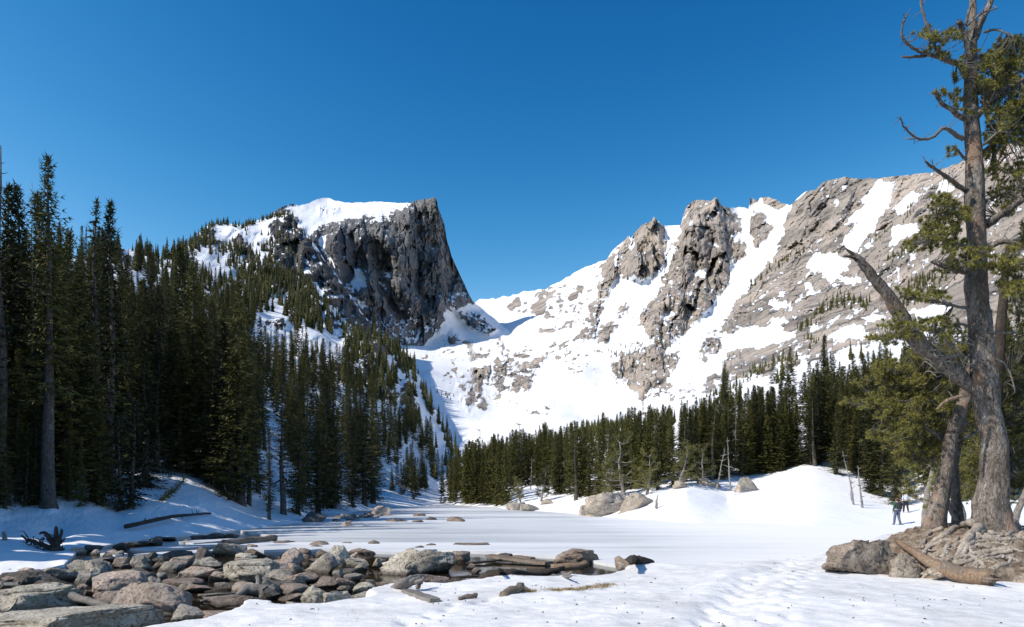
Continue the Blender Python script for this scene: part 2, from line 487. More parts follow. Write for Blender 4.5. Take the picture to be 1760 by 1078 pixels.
rocks2 = [
    R4([(930, 260), (960, 260), (1025, 390), (1050, 520), (990, 640), (930, 680), (850, 665), (740, 660), (700, 770), (640, 890), (540, 950), (600, 860), (620, 760), (600, 700), (640, 640), (690, 550), (760, 480), (780, 420), (830, 420), (835, 380), (890, 310)]),
    R4([(1110, 300), (1140, 200), (1200, 160), (1320, 160), (1385, 250), (1450, 400), (1400, 420), (1490, 470), (1470, 570), (1400, 590), (1390, 650), (1390, 720), (1340, 780), (1250, 870), (1200, 930), (1170, 985), (1080, 1005), (930, 1020), (920, 960), (850, 940), (880, 870), (960, 770), (1000, 700), (1050, 560), (1070, 450), (1110, 400), (1140, 300)]),
    R4([(1505, 160), (1545, 165), (1580, 260), (1640, 330), (1660, 400), (1640, 430), (1560, 490), (1510, 500), (1510, 400), (1520, 270)]),
    R4([(1545, 165), (1600, 150), (1660, 190), (1730, 240), (1690, 285), (1620, 270)]),
    R4([(1390, 720), (1440, 640), (1450, 690), (1400, 745), (1375, 745)]),
    # the long slabs on the right
    [(1361, 349), (1380, 333), (1400, 322), (1415, 308), (1430, 302), (1600, 290), (1700, 250), (1800, 215), (2060, 165), (2060, 560), (1700, 575), (1600, 560), (1480, 590), (1400, 620), (1340, 640), (1300, 650), (1225, 662), (1205, 670), (1212, 655), (1250, 620), (1245, 590), (1240, 556), (1270, 512), (1300, 480), (1330, 440), (1345, 410), (1350, 385)],
    R3([(1270, 455), (1440, 395), (1560, 325), (1650, 355), (1640, 470), (1620, 520), (1560, 600), (1480, 650), (1400, 662), (1340, 640), (1350, 595), (1270, 560), (1240, 500)]),
    R3([(560, 470), (640, 430), (700, 490), (790, 480), (860, 420), (880, 440), (810, 560), (770, 650), (660, 660), (690, 590), (640, 560), (600, 680), (580, 720), (590, 600), (560, 560)]),
    R3([(450, 530), (530, 495), (550, 560), (500, 640), (510, 750), (420, 740), (400, 690), (450, 600), (440, 560)]),
    R3([(1130, 330), (1190, 240), (1250, 250), (1290, 300), (1240, 370), (1160, 370)]), R3([(1300, 150), (1390, 110), (1420, 160), (1330, 250)]), R3([(1030, 360), (1120, 260), (1190, 170), (1200, 210), (1110, 340), (1060, 380)]),
    R3([(1480, 350), (1540, 250), (1700, 230), (1760, 250), (1640, 330), (1560, 330)]),
    R3([(570, 400), (610, 375), (650, 400), (600, 415)]), R3([(840, 690), (880, 680), (890, 715), (850, 725)]), R3([(850, 750), (890, 730), (920, 750), (880, 775)]), R3([(1030, 540), (1065, 530), (1060, 550)]),
    R3([(330, 530), (380, 545), (400, 560), (350, 570)]), R3([(355, 600), (390, 590), (400, 640), (370, 640)]), R3([(240, 560), (290, 575), (280, 582)]), R3([(750, 770), (820, 760), (830, 790), (760, 790)]),
    R8([(350, 180), (400, 80), (520, 55), (530, 110), (480, 185), (390, 235)]), R8([(980, 130), (1100, 88), (1112, 160), (1010, 205)]), R8([(1112, 130), (1180, 120), (1420, 60), (1500, 90), (1420, 130), (1290, 115), (1190, 140)]),
    R8([(365, 430), (400, 370), (480, 280), (560, 190), (640, 160), (690, 220), (640, 290), (560, 350), (480, 400), (420, 420)]), R8([(870, 250), (950, 235), (950, 280), (900, 290)]), R8([(620, 490), (720, 450), (760, 470), (640, 540)]),
    R8([(670, 80), (740, 75), (700, 120)]), R8([(690, 100), (740, 95), (680, 130)]), R8([(510, 220), (560, 170), (570, 180), (530, 225)]),
]
mixed2 = [R3([(620, 180), (700, 90), (820, 80), (960, 30), (1200, 0), (1240, 60), (1140, 160), (1060, 210), (900, 230), (780, 210)]),
          R3([(780, 330), (900, 270), (1050, 235), (1200, 130), (1230, 160), (1060, 280), (900, 310), (790, 345)]),
          R3([(250, 430), (430, 340), (560, 390), (860, 400), (1000, 350), (1090, 290), (1040, 420), (980, 480), (870, 440), (560, 440), (300, 500)]),
          R3([(870, 420), (1000, 420), (1200, 420), (1150, 520), (1050, 560), (930, 470)]),
          R3([(330, 520), (560, 470), (830, 440), (780, 640), (600, 740), (480, 760), (300, 690)]),
          R4([(600, 1000), (700, 900), (850, 760), (940, 700), (840, 900), (740, 1000), (680, 1060), (600, 1050)]),
          R4([(1390, 260), (1480, 280), (1500, 420), (1430, 400)]),
          R4([(1210, 1000), (1400, 900), (1390, 1050), (1250, 1078)]),
          R8([(380, 350), (560, 180), (860, 110), (700, 250), (560, 360), (420, 430)])]
snow2 = [R5([(890, 97), (1000, 97), (990, 190), (960, 270), (900, 350), (830, 420), (780, 510), (720, 505), (705, 440), (790, 360), (725, 320), (800, 270), (840, 230), (785, 220), (850, 180)]),
    R5([(540, 530), (640, 508), (700, 550), (750, 570), (740, 630), (690, 640), (640, 700), (570, 650), (500, 590)]), R5([(985, 380), (1130, 340), (1140, 390), (1060, 440), (980, 475)]),
    R5([(470, 700), (500, 690), (560, 740), (630, 760), (500, 748)]), R5([(275, 825), (330, 797), (415, 832), (350, 842)]),
    R5([(0, 1000), (180, 930), (250, 950), (320, 900), (380, 880), (350, 960), (450, 975), (350, 1050), (100, 1078), (0, 1078)]),
    R5([(620, 995), (760, 930), (830, 950), (860, 1015), (700, 1035)]), R5([(1065, 865), (1300, 808), (1310, 885), (1150, 912)]), R5([(1245, 112), (1290, 107), (1345, 150), (1260, 195)]), R5([(540, 460), (630, 420), (600, 450)]),
    R5([(800, 895), (930, 880), (970, 905), (850, 930)]), R5([(1000, 230), (1120, 170), (1150, 190), (1050, 300), (1020, 300)]), R5([(690, 660), (790, 660), (820, 700), (760, 690), (700, 700)]),
    R5([(830, 350), (910, 330), (880, 400), (830, 410)]), R5([(1075, 520), (1110, 520), (1090, 600)]), R5([(1010, 600), (1035, 590), (1035, 680), (1005, 690)]),
    R4([(1225, 235), (1270, 225), (1280, 240), (1240, 255)]), R4([(1310, 385), (1350, 360), (1360, 375)]), R4([(1170, 630), (1280, 615), (1270, 645), (1190, 650)]), R4([(1260, 470), (1300, 450), (1360, 480), (1310, 490)]),
    R4([(975, 890), (1050, 840), (1065, 870), (1000, 920)]), R4([(1045, 700), (1080, 660), (1060, 720)])]
snowstrokes2 = [(R5([(215, 250), (300, 300), (330, 380), (290, 460), (200, 540), (110, 660), (30, 780), (-60, 880), (-140, 960), (-220, 1040), (-300, 1080)]), 9.5),
    (R5([(150, 260), (150, 400), (165, 480), (180, 540)]), 7.5), (R5([(400, 250), (340, 360), (280, 460), (230, 540)]), 5), (R5([(300, 530), (200, 620), (130, 640)]), 6),
    (R4([(1070, 370), (1050, 440), (1050, 540), (1010, 630), (900, 740), (860, 800), (800, 900), (740, 1000)]), 6), (R4([(830, 420), (850, 470), (825, 490)]), 3),
    (R4([(760, 670), (700, 800), (650, 920), (600, 1000), (560, 1078)]), 6.5), (R4([(850, 670), (760, 690)]), 6), (R4([(740, 500), (730, 600)]), 3), (R4([(640, 640), (600, 800)]), 5), (R4([(560, 650), (590, 700)]), 2.5),
    (R4([(1410, 580), (1420, 640), (1560, 550)]), 5)]
aretes2 = [(R4([(1320, 190), (1215, 330), (1160, 430), (1150, 560), (1060, 720), (960, 900), (930, 1010)]), 26, 60, 0.055), (R4([(1390, 250), (1330, 420), (1320, 600), (1250, 760), (1180, 960)]), 14, 40, 0.035), (R4([(1110, 400), (1080, 480), (1060, 600)]), 14, 12, 0.02),
    (R4([(955, 280), (925, 400), (848, 470), (850, 650)]), 24, 48, 0.05), (R4([(800, 420), (760, 520), (720, 640), (640, 860)]), 24, 26, 0.03), (R4([(1000, 460), (960, 560), (950, 660)]), 8, 18, 0.02), (R4([(700, 520), (640, 640), (600, 760)]), 16, 16, 0.015),
    (R4([(1530, 190), (1530, 300), (1560, 480)]), 10, 30, 0.03), (R5([(590, 90), (575, 200), (520, 330)]), 60, 14, 0.018), (R5([(735, 110), (735, 230), (680, 320)]), 36, 12, 0.02), (R5([(560, 270), (500, 370), (430, 450)]), 40, 10, 0.012), (R5([(1000, 90), (985, 220), (930, 340)]), 40, 14, 0.015),
    (R5([(700, 690), (560, 800), (420, 900)]), 30, 12, 0.012), (R5([(1080, 560), (1000, 700), (940, 760)]), 26, 12, 0.02), (R5([(130, 850), (60, 960)]), 16, 12, 0.012), (R5([(1200, 180), (1120, 300), (1020, 480)]), 30, 14, 0.015), (R3([(1560, 330), (1480, 470), (1380, 650)]), 30, 30, 0.02), (R3([(1640, 370), (1600, 500)]), 14, 20, 0.015)]
def s2_bias(U, V):
    wu = 4 * fbm(U / 10, V / 10, o=3, seed=31); wv = 4 * fbm(U / 10, V / 10, o=3, seed=32)
    Uw, Vw = U + wu, V + wv
    B = np.full(U.shape, 0.95)
    for p in mixed2: B[inpoly(Uw, Vw, p)] = 0.47
    for p in rocks2: B[inpoly(Uw, Vw, p)] = 0.08
    for p in snow2: B[inpoly(Uw, Vw, p)] = 0.9
    for p, w in snowstrokes2: B[strokedist(Uw, Vw, p) < w] = 0.95
    B[(S2_depth_cache if S2_depth_cache is not None and S2_depth_cache.shape == U.shape else np.zeros(U.shape)) < 0] = 1
    return B
S2_depth_cache = None
def rot(U, V, a):
    c, s = math.cos(a), math.sin(a)
    return U * c + V * s, -U * s + V * c
def s2_relief(U, V, Y):
    B = s2_bias(U, V)
    rk = (B < 0.4).astype(float)
    rks = blur(rk, 3); rkw = blur(rk, 14)
    ar = np.zeros(U.shape)
    wU = U + 5 * fbm(U / 14, V / 14, o=3, seed=131)
    for p, wl, wr, hgt in aretes2: ar = np.maximum(ar, hgt * arete(wU, V, p, wl, wr))
    far = sst(200, 600, Y)
    sc_ = Y * far
    a, b_ = rot(U, V, rad(-42))            # ribs run up to the right on the slabs
    slab = sst(1230, 1330, U)
    rib_v = 1.1 * facets(U, V, 24, 60, 141, 1.3) + 0.6 * facets(U, V, 10, 22, 142, 1.2) + 0.5 * ridged(U / 26, V / 60, o=3, seed=41)
    rib_s = 1.0 * facets(b_, a, 20, 80, 143, 1.2) + 0.5 * facets(b_, a, 8, 26, 144, 1.2) + 0.35 * ridged(a / 90, b_ / 22, o=3, seed=43)
    rib = rib_v * (1 - slab) * 1.1 + rib_s * slab * 0.62
    ck = cracks(U, V, 16, 60, 151) * (1 - slab) + cracks(b_, a, 11, 90, 152) * slab * 0.7
    r = -sc_ * (rkw * 0.03 + rks * (0.012 + 0.016 * rib * (1.5 - 0.4 * slab) + 0.004 * fbm(U / 5, V / 6, o=2, seed=44) - 0.014 * ck) + ar * rks * 1.55)
    r = r + sc_ * 0.014 * fbm(U / 50, V / 40, o=4, seed=46)
    mid = sst(90, 160, Y) * (1 - far)
    r = r + Y * mid * 0.05 * fbm(U / 40, V / 25, o=3, seed=47)
    nr = 1 - sst(90, 160, Y)
    r = r + nr * 0.35 * fbm(U / 70, V / 25, o=3, seed=48) * sst(0.5, 8, Y - YZ0(np.maximum(S2_bottom(U), 851)) + 0.2)
    return r
us2 = np.arange(690, 2051, 2.2)
S2 = Sheet(us2, S2_bottom, S2_ridge, 300, S2_depth, s2_relief, 1.6, 4, back=(0.4, 0.3))
b2 = s2_bias(S2.U, S2.V)
n2 = S2.normals()
fa, fb_ = rot(S2.U, S2.V, rad(-42))
slab2 = sst(1230, 1330, S2.U)
b2 = 0.5 * b2 + 0.5 * blur(b2, 3)
hi = 0.24 * fbm(S2.U / 4.5, S2.V / 4.5, o=3, seed=53) * sst(150, 400, S2.base)
fl = 0.30 * fbm(S2.U / 7, S2.V / 5, o=4, seed=51) * (1 - slab2) + 0.34 * fbm(fa / 22, fb_ / 5, o=4, seed=52) * slab2
bowl = inpoly(S2.U, S2.V, [(925, 640), (990, 600), (1060, 610), (1100, 670), (1090, 715), (960, 722), (900, 690)])
basin = inpoly(S2.U, S2.V, [(715, 600), (880, 560), (1060, 545), (1180, 560), (1200, 690), (1060, 725), (850, 735), (770, 720)]) & ~bowl
b2 = b2 - 0.62 * basin * sst(0.15, 0.75, fbm(S2.U / 26, S2.V / 17, o=3, seed=57)) * (b2 > 0.5)
sad = inpoly(S2.U, S2.V, [(860, 520), (905, 500), (990, 468), (1040, 452), (1050, 480), (1020, 530), (950, 550), (890, 545)])
b2 = b2 - 0.5 * sad * sst(-0.1, 0.5, fbm((S2.U + S2.V) / 18, (S2.U - S2.V) / 40, o=3, seed=58)) * (b2 > 0.3)
rockish = sst(0.8, 0.45, b2)
snow2a = b2 + hi * (0.5 + 0.5 * rockish) + rockish * (fl + (0.8 - 0.3 * slab2) * (np.abs(n2[..., 2]) - 0.55))
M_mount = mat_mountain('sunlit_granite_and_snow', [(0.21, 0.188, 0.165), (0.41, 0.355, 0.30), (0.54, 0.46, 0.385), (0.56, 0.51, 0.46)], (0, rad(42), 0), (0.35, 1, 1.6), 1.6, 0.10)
S2.build('mountain_terrain', M_mount, snow2a)

# ---- the dark rock peak on the left
S3_ridge = poly1([(430, 392), (470, 366), (486, 355), (504, 349), (513, 353), (525, 351), (546, 343), (565, 340), (578, 346), (605, 349), (655, 347), (691, 349), (706, 349), (718, 345), (730, 343), (742, 340), (748, 340), (751, 346),
    (753, 359), (764, 385), (768, 413), (777, 442), (792, 475), (801, 496), (813, 518), (825, 528), (840, 540), (860, 556), (878, 572), (884, 580)])
S3_bottom = poly1([(430, 460), (500, 470), (540, 520), (600, 590), (650, 640), (700, 680), (720, 680), (760, 640), (884, 598)])
S3_depth = Depth([(430, 460, 1400), (430, 392, 1600), (510, 420, 1350), (510, 352, 1800), (565, 340, 2000), (570, 390, 1650), (600, 400, 1600), (600, 480, 1480), (600, 349, 1950), (650, 347, 2000), (650, 385, 1720), (650, 480, 1580), (650, 560, 1450),
    (746, 340, 1880), (700, 375, 1770), (735, 400, 1800), (740, 450, 1760), (720, 520, 1680), (700, 580, 1560), (766, 413, 1930), (790, 480, 1950), (810, 520, 1900), (770, 520, 1740), (760, 560, 1690), (680, 620, 1380), (720, 660, 1250),
    (800, 560, 1810), (850, 600, 1680), (850, 560, 1840), (850, 548, 1880), (884, 590, 1740), (760, 620, 1500), (730, 590, 1600)])
R2 = lambda p: rg(p, 320, 300)
snow3 = [R2([(560, 200), (640, 165), (760, 130), (830, 120), (1000, 150), (1270, 150), (1300, 175), (1200, 205), (1100, 225), (960, 245), (860, 270), (780, 290), (715, 350), (690, 330), (640, 250), (600, 215)]),
    R2([(975, 545), (1000, 540), (1050, 620), (1050, 650), (970, 665), (955, 630)]), R2([(1105, 615), (1140, 630), (1160, 670), (1120, 660)]), R2([(1170, 560), (1200, 580), (1150, 600)]), R2([(1220, 580), (1300, 570), (1290, 590)]),
    R2([(1490, 790), (1560, 790), (1640, 750), (1700, 755), (1960, 930), (1960, 1010), (1330, 1078), (1240, 1060), (1380, 980), (1470, 900), (1490, 860)]),
    R2([(770, 365), (810, 340), (800, 430), (850, 500), (870, 560), (830, 500), (790, 440)]), R2([(980, 720), (1050, 760), (1060, 790), (1010, 770)]), R2([(1230, 980), (1330, 1020), (1400, 1050), (1300, 1078), (1200, 1060)])]
mixed3 = [R2([(1000, 860), (1300, 830), (1480, 840), (1480, 900), (1350, 970), (1200, 990), (1080, 930)]), R2([(800, 600), (960, 640), (1000, 800), (1000, 870), (900, 760)]),
    R2([(1490, 640), (1620, 680), (1640, 740), (1560, 790), (1480, 760)]), R2([(1560, 800), (1700, 800), (1800, 900), (1740, 920), (1640, 880)]), R2([(1480, 960), (1560, 920), (1600, 960), (1500, 990)]), R2([(760, 180), (880, 190), (880, 220), (820, 240), (780, 230)]), R2([(1040, 230), (1200, 200), (1180, 260), (1060, 280)])]
aretes3 = [(R2([(1290, 180), (1285, 400), (1300, 560), (1320, 760)]), 40, 14, 0.03), (R2([(890, 290), (850, 420), (880, 600)]), 26, 14, 0.03), (R2([(1120, 330), (1180, 460), (1210, 560)]), 10, 22, 0.02), (R2([(1440, 130), (1465, 420), (1480, 760)]), 30, 16, 0.025), (R2([(1010, 260), (1000, 420)]), 20, 8, 0.02), (R2([(1050, 600), (1120, 700), (1200, 840)]), 24, 12, 0.025), (R2([(1180, 590), (1290, 700), (1330, 820)]), 24, 12, 0.02), (R2([(1370, 150), (1380, 420), (1400, 640)]), 18, 8, 0.014)]
cleft3 = [R2([(1050, 390), (1110, 380), (1150, 420), (1200, 500), (1205, 560), (1130, 590), (1070, 560)]), R2([(930, 640), (990, 600), (960, 540), (1040, 560), (1060, 500), (1010, 420), (950, 330), (930, 420), (960, 500)]), R2([(1130, 660), (1180, 720), (1260, 800), (1300, 840), (1230, 860), (1160, 780)])]
butt3 = [R2([(830, 350), (890, 300), (930, 400), (940, 500), (900, 600), (850, 480), (820, 430)]), R2([(1110, 350), (1290, 330), (1300, 560), (1210, 560), (1190, 470)]), R2([(1000, 640), (1060, 590), (1110, 640), (1120, 760), (1030, 700)]), R2([(1150, 590), (1280, 600), (1310, 740), (1210, 700)])]
def s3_bias(U, V):
    Uw = U + 3 * fbm(U / 9, V / 9, o=3, seed=61); Vw = V + 3 * fbm(U / 9, V / 9, o=3, seed=62)
    B = np.full(U.shape, 0.05)
    for p in snow3: B[inpoly(Uw, Vw, p)] = 0.92
    for p in mixed3: B[inpoly(Uw, Vw, p)] = 0.42
    return B
def s3_relief(U, V, Y):
    rk = (s3_bias(U, V) < 0.5).astype(float)
    rks = blur(rk, 3)
    cleft = np.zeros(U.shape)
    for p in cleft3: cleft[inpoly(U + 3 * fbm(U / 9, V / 9, o=2, seed=68), V, p)] = 1
    butt = np.zeros(U.shape)
    for p in butt3: butt[inpoly(U + 3 * fbm(U / 9, V / 9, o=2, seed=69), V, p)] = 1
    cl = 0.016 * facets(U, V, 26, 80, 163, 1.2) + 0.008 * facets(U, V, 11, 30, 164, 1.2) + 0.010 * ridged(U / 55, V / 150, o=3, seed=63) + 0.003 * fbm(U / 4, V / 6, o=2, seed=65) - 0.022 * blur(cleft, 1) + 0.016 * blur(butt, 2) - 0.009 * cracks(U, V, 13, 70, 171) - 0.005 * cracks(U, V, 40, 9, 172, 0.05)
    for p, wl, wr, hgt in aretes3: cl = cl + hgt * arete(U + 4 * fbm(U / 12, V / 12, o=3, seed=173), V, p, wl, wr)
    return -Y * (rks * (0.015 + cl)) + Y * 0.006 * fbm(U / 30, V / 20, o=3, seed=66)
us3 = np.arange(430, 885, 1.6)
S3 = Sheet(us3, S3_bottom, S3_ridge, 170, S3_depth, s3_relief, 1.2, 6, back=(0.35, 0.5))
b3 = s3_bias(S3.U, S3.V)
n3 = S3.normals()
b3 = 0.5 * b3 + 0.5 * blur(b3, 3)
rk3 = sst(0.8, 0.45, b3)
snow3a = b3 + 0.22 * fbm(S3.U / 4, S3.V / 3.2, o=3, seed=67) * (0.5 + 0.7 * rk3) + rk3 * 0.9 * (np.abs(n3[..., 2]) - 0.5)
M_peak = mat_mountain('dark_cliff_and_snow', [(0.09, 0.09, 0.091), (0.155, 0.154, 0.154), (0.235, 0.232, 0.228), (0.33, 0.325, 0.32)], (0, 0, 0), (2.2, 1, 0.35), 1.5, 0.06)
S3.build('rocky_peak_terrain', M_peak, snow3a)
# ------------------------------------------------------------------ spruces
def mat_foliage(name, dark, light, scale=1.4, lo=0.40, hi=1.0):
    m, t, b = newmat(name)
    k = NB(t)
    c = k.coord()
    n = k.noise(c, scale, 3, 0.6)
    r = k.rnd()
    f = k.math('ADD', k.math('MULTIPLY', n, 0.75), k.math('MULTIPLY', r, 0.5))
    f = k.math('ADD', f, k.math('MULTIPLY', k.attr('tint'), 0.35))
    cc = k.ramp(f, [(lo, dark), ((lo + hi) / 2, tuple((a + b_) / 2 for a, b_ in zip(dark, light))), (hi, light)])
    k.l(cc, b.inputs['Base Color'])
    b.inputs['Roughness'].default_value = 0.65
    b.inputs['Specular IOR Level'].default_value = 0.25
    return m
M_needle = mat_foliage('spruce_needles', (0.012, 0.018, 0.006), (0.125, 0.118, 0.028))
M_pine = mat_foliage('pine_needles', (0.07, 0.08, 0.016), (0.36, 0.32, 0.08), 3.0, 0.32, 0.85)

M_pine2 = mat_foliage('darker_pine_needles', (0.035, 0.045, 0.011), (0.22, 0.205, 0.052), 3.0, 0.34, 0.95)  # darker, less yellow tone for the neighbouring and smaller pines

def mat_bark(name, a, b_, c_, sc=1.0, plates=0.5, patch=None):
    m, t, b = newmat(name)
    k = NB(t)
    co = k.coord()
    mp = k.mapping(co, (1, 1, 0.3))
    wob = k.n('ShaderNodeVectorMath', operation='ADD')
    nz = k.n('ShaderNodeTexNoise'); nz.inputs['Scale'].default_value = 7 * sc; nz.inputs['Detail'].default_value = 4
    k.l(mp, nz.inputs['Vector'])
    sc2 = k.n('ShaderNodeVectorMath', operation='SCALE'); k.l(nz.outputs['Color'], sc2.inputs[0]); sc2.inputs['Scale'].default_value = 0.12 / sc
    k.l(mp, wob.inputs[0]); k.l(sc2.outputs[0], wob.inputs[1])
    v = k.voro(wob.outputs[0], 34 * sc, 'DISTANCE_TO_EDGE')
    n = k.noise(mp, 15 * sc, 8, 0.78)
    n2 = k.noise(co, 2.0 * sc, 5, 0.65)
    n3 = k.noise(k.mapping(co, (1, 1, 0.6)), 42 * sc, 4, 0.7)
    cc = k.ramp(k.math('ADD', k.math('MULTIPLY', n, 0.6), k.math('MULTIPLY', n2, 0.4)), [(0.36, a), (0.5, b_), (0.62, c_)])
    cc = k.mix(k.ramp(v, [(0.01, plates), (0.10, 0.0)]), cc, tuple(x * 0.3 for x in a))
    cc = k.mix(k.ramp(n3, [(0.36, 0.85), (0.47, 0.0)]), cc, tuple(x * 0.35 for x in a))
    cc = k.mix(k.ramp(n3, [(0.60, 0.0), (0.70, 0.6)]), cc, tuple(min(0.6, x * 1.35) for x in c_))
    if patch: cc = k.mix(k.ramp(k.noise(k.mapping(co, (1, 1, 0.5)), 1.6, 5, 0.6), [(0.54, 0.0), (0.64, 0.7)]), cc, patch)
    k.l(cc, b.inputs['Base Color'])
    b.inputs['Roughness'].default_value = 0.9
    b.inputs['Specular IOR Level'].default_value = 0.15
    h = k.math('ADD', k.math('MULTIPLY', k.ramp(v, [(0.0, 0.0), (0.2, 1.0)]), plates * 0.6), k.math('ADD', n, k.math('MULTIPLY', n3, 0.6)))
    k.l(k.bump(h, 0.9, 0.025), b.inputs['Normal'])
    return m
M_bark = mat_bark('spruce_bark', (0.06, 0.052, 0.045), (0.12, 0.105, 0.092), (0.22, 0.20, 0.18), 0.5)
M_dead = mat_bark('weathered_dead_wood', (0.20, 0.185, 0.17), (0.33, 0.31, 0.29), (0.46, 0.44, 0.41), 1.0)

def tube(pts, rads, n=7, cap=True):
    """tapered tube along points -> verts, quads/tris as 4-index faces"""
    pts = [Vector(p) for p in pts]
    V, Fc = [], []
    ref = Vector((0.31, 0.95, 0.07))
    prev = None
    for i, p in enumerate(pts):
        d = (pts[min(i + 1, len(pts) - 1)] - pts[max(i - 1, 0)])
        if d.length < 1e-9: d = Vector((0, 0, 1))
        d.normalize()
        if prev is None:
            a = d.cross(ref)
            if a.length < 1e-3: a = d.cross(Vector((1, 0, 0)))
        else:
            a = prev - d * prev.dot(d)
        a.normalize(); prev = a
        b = d.cross(a)
        for j in range(n):
            t = 2 * math.pi * j / n
            V.append(p + (a * math.cos(t) + b * math.sin(t)) * rads[i])
    for i in range(len(pts) - 1):
        for j in range(n):
            q = (j + 1) % n
            Fc.append((i * n + j, i * n + q, (i + 1) * n + q, (i + 1) * n + j))
    if cap:
        for base, s in ((0, -1), ((len(pts) - 1) * n, 1)):
            c = len(V); V.append(sum((V[base + j] for j in range(n)), Vector()) / n)
            for j in range(n):
                q = (j + 1) % n
                Fc.append((base + q, base + j, c, c) if s < 0 else (base + j, base + q, c, c))
    return V, Fc

class MB:
    def __init__(self): self.V, self.F, self.A = [], [], []
    def add(self, V, Fc, tint=0.0):
        o = len(self.V)
        self.V += [tuple(v) for v in V]
        self.F += [tuple(dict.fromkeys(i + o for i in f)) for f in Fc]
        self.A += [tint] * len(V)
    def tube(self, pts, rads, n=7, cap=True, tint=0.0): self.add(*tube(pts, rads, n, cap), tint)
    def mesh(self, name, mat=None, smooth=True):
        me = bpy.data.meshes.new(name)
        me.from_pydata(self.V, [], self.F)
        a = me.attributes.new('tint', 'FLOAT', 'POINT')
        a.data.foreach_set('value', np.array(self.A, dtype=np.float32))
        me.polygons.foreach_set('use_smooth', np.full(len(me.polygons), bool(smooth)))
        me.update()
        if mat: me.materials.append(mat)
        return me

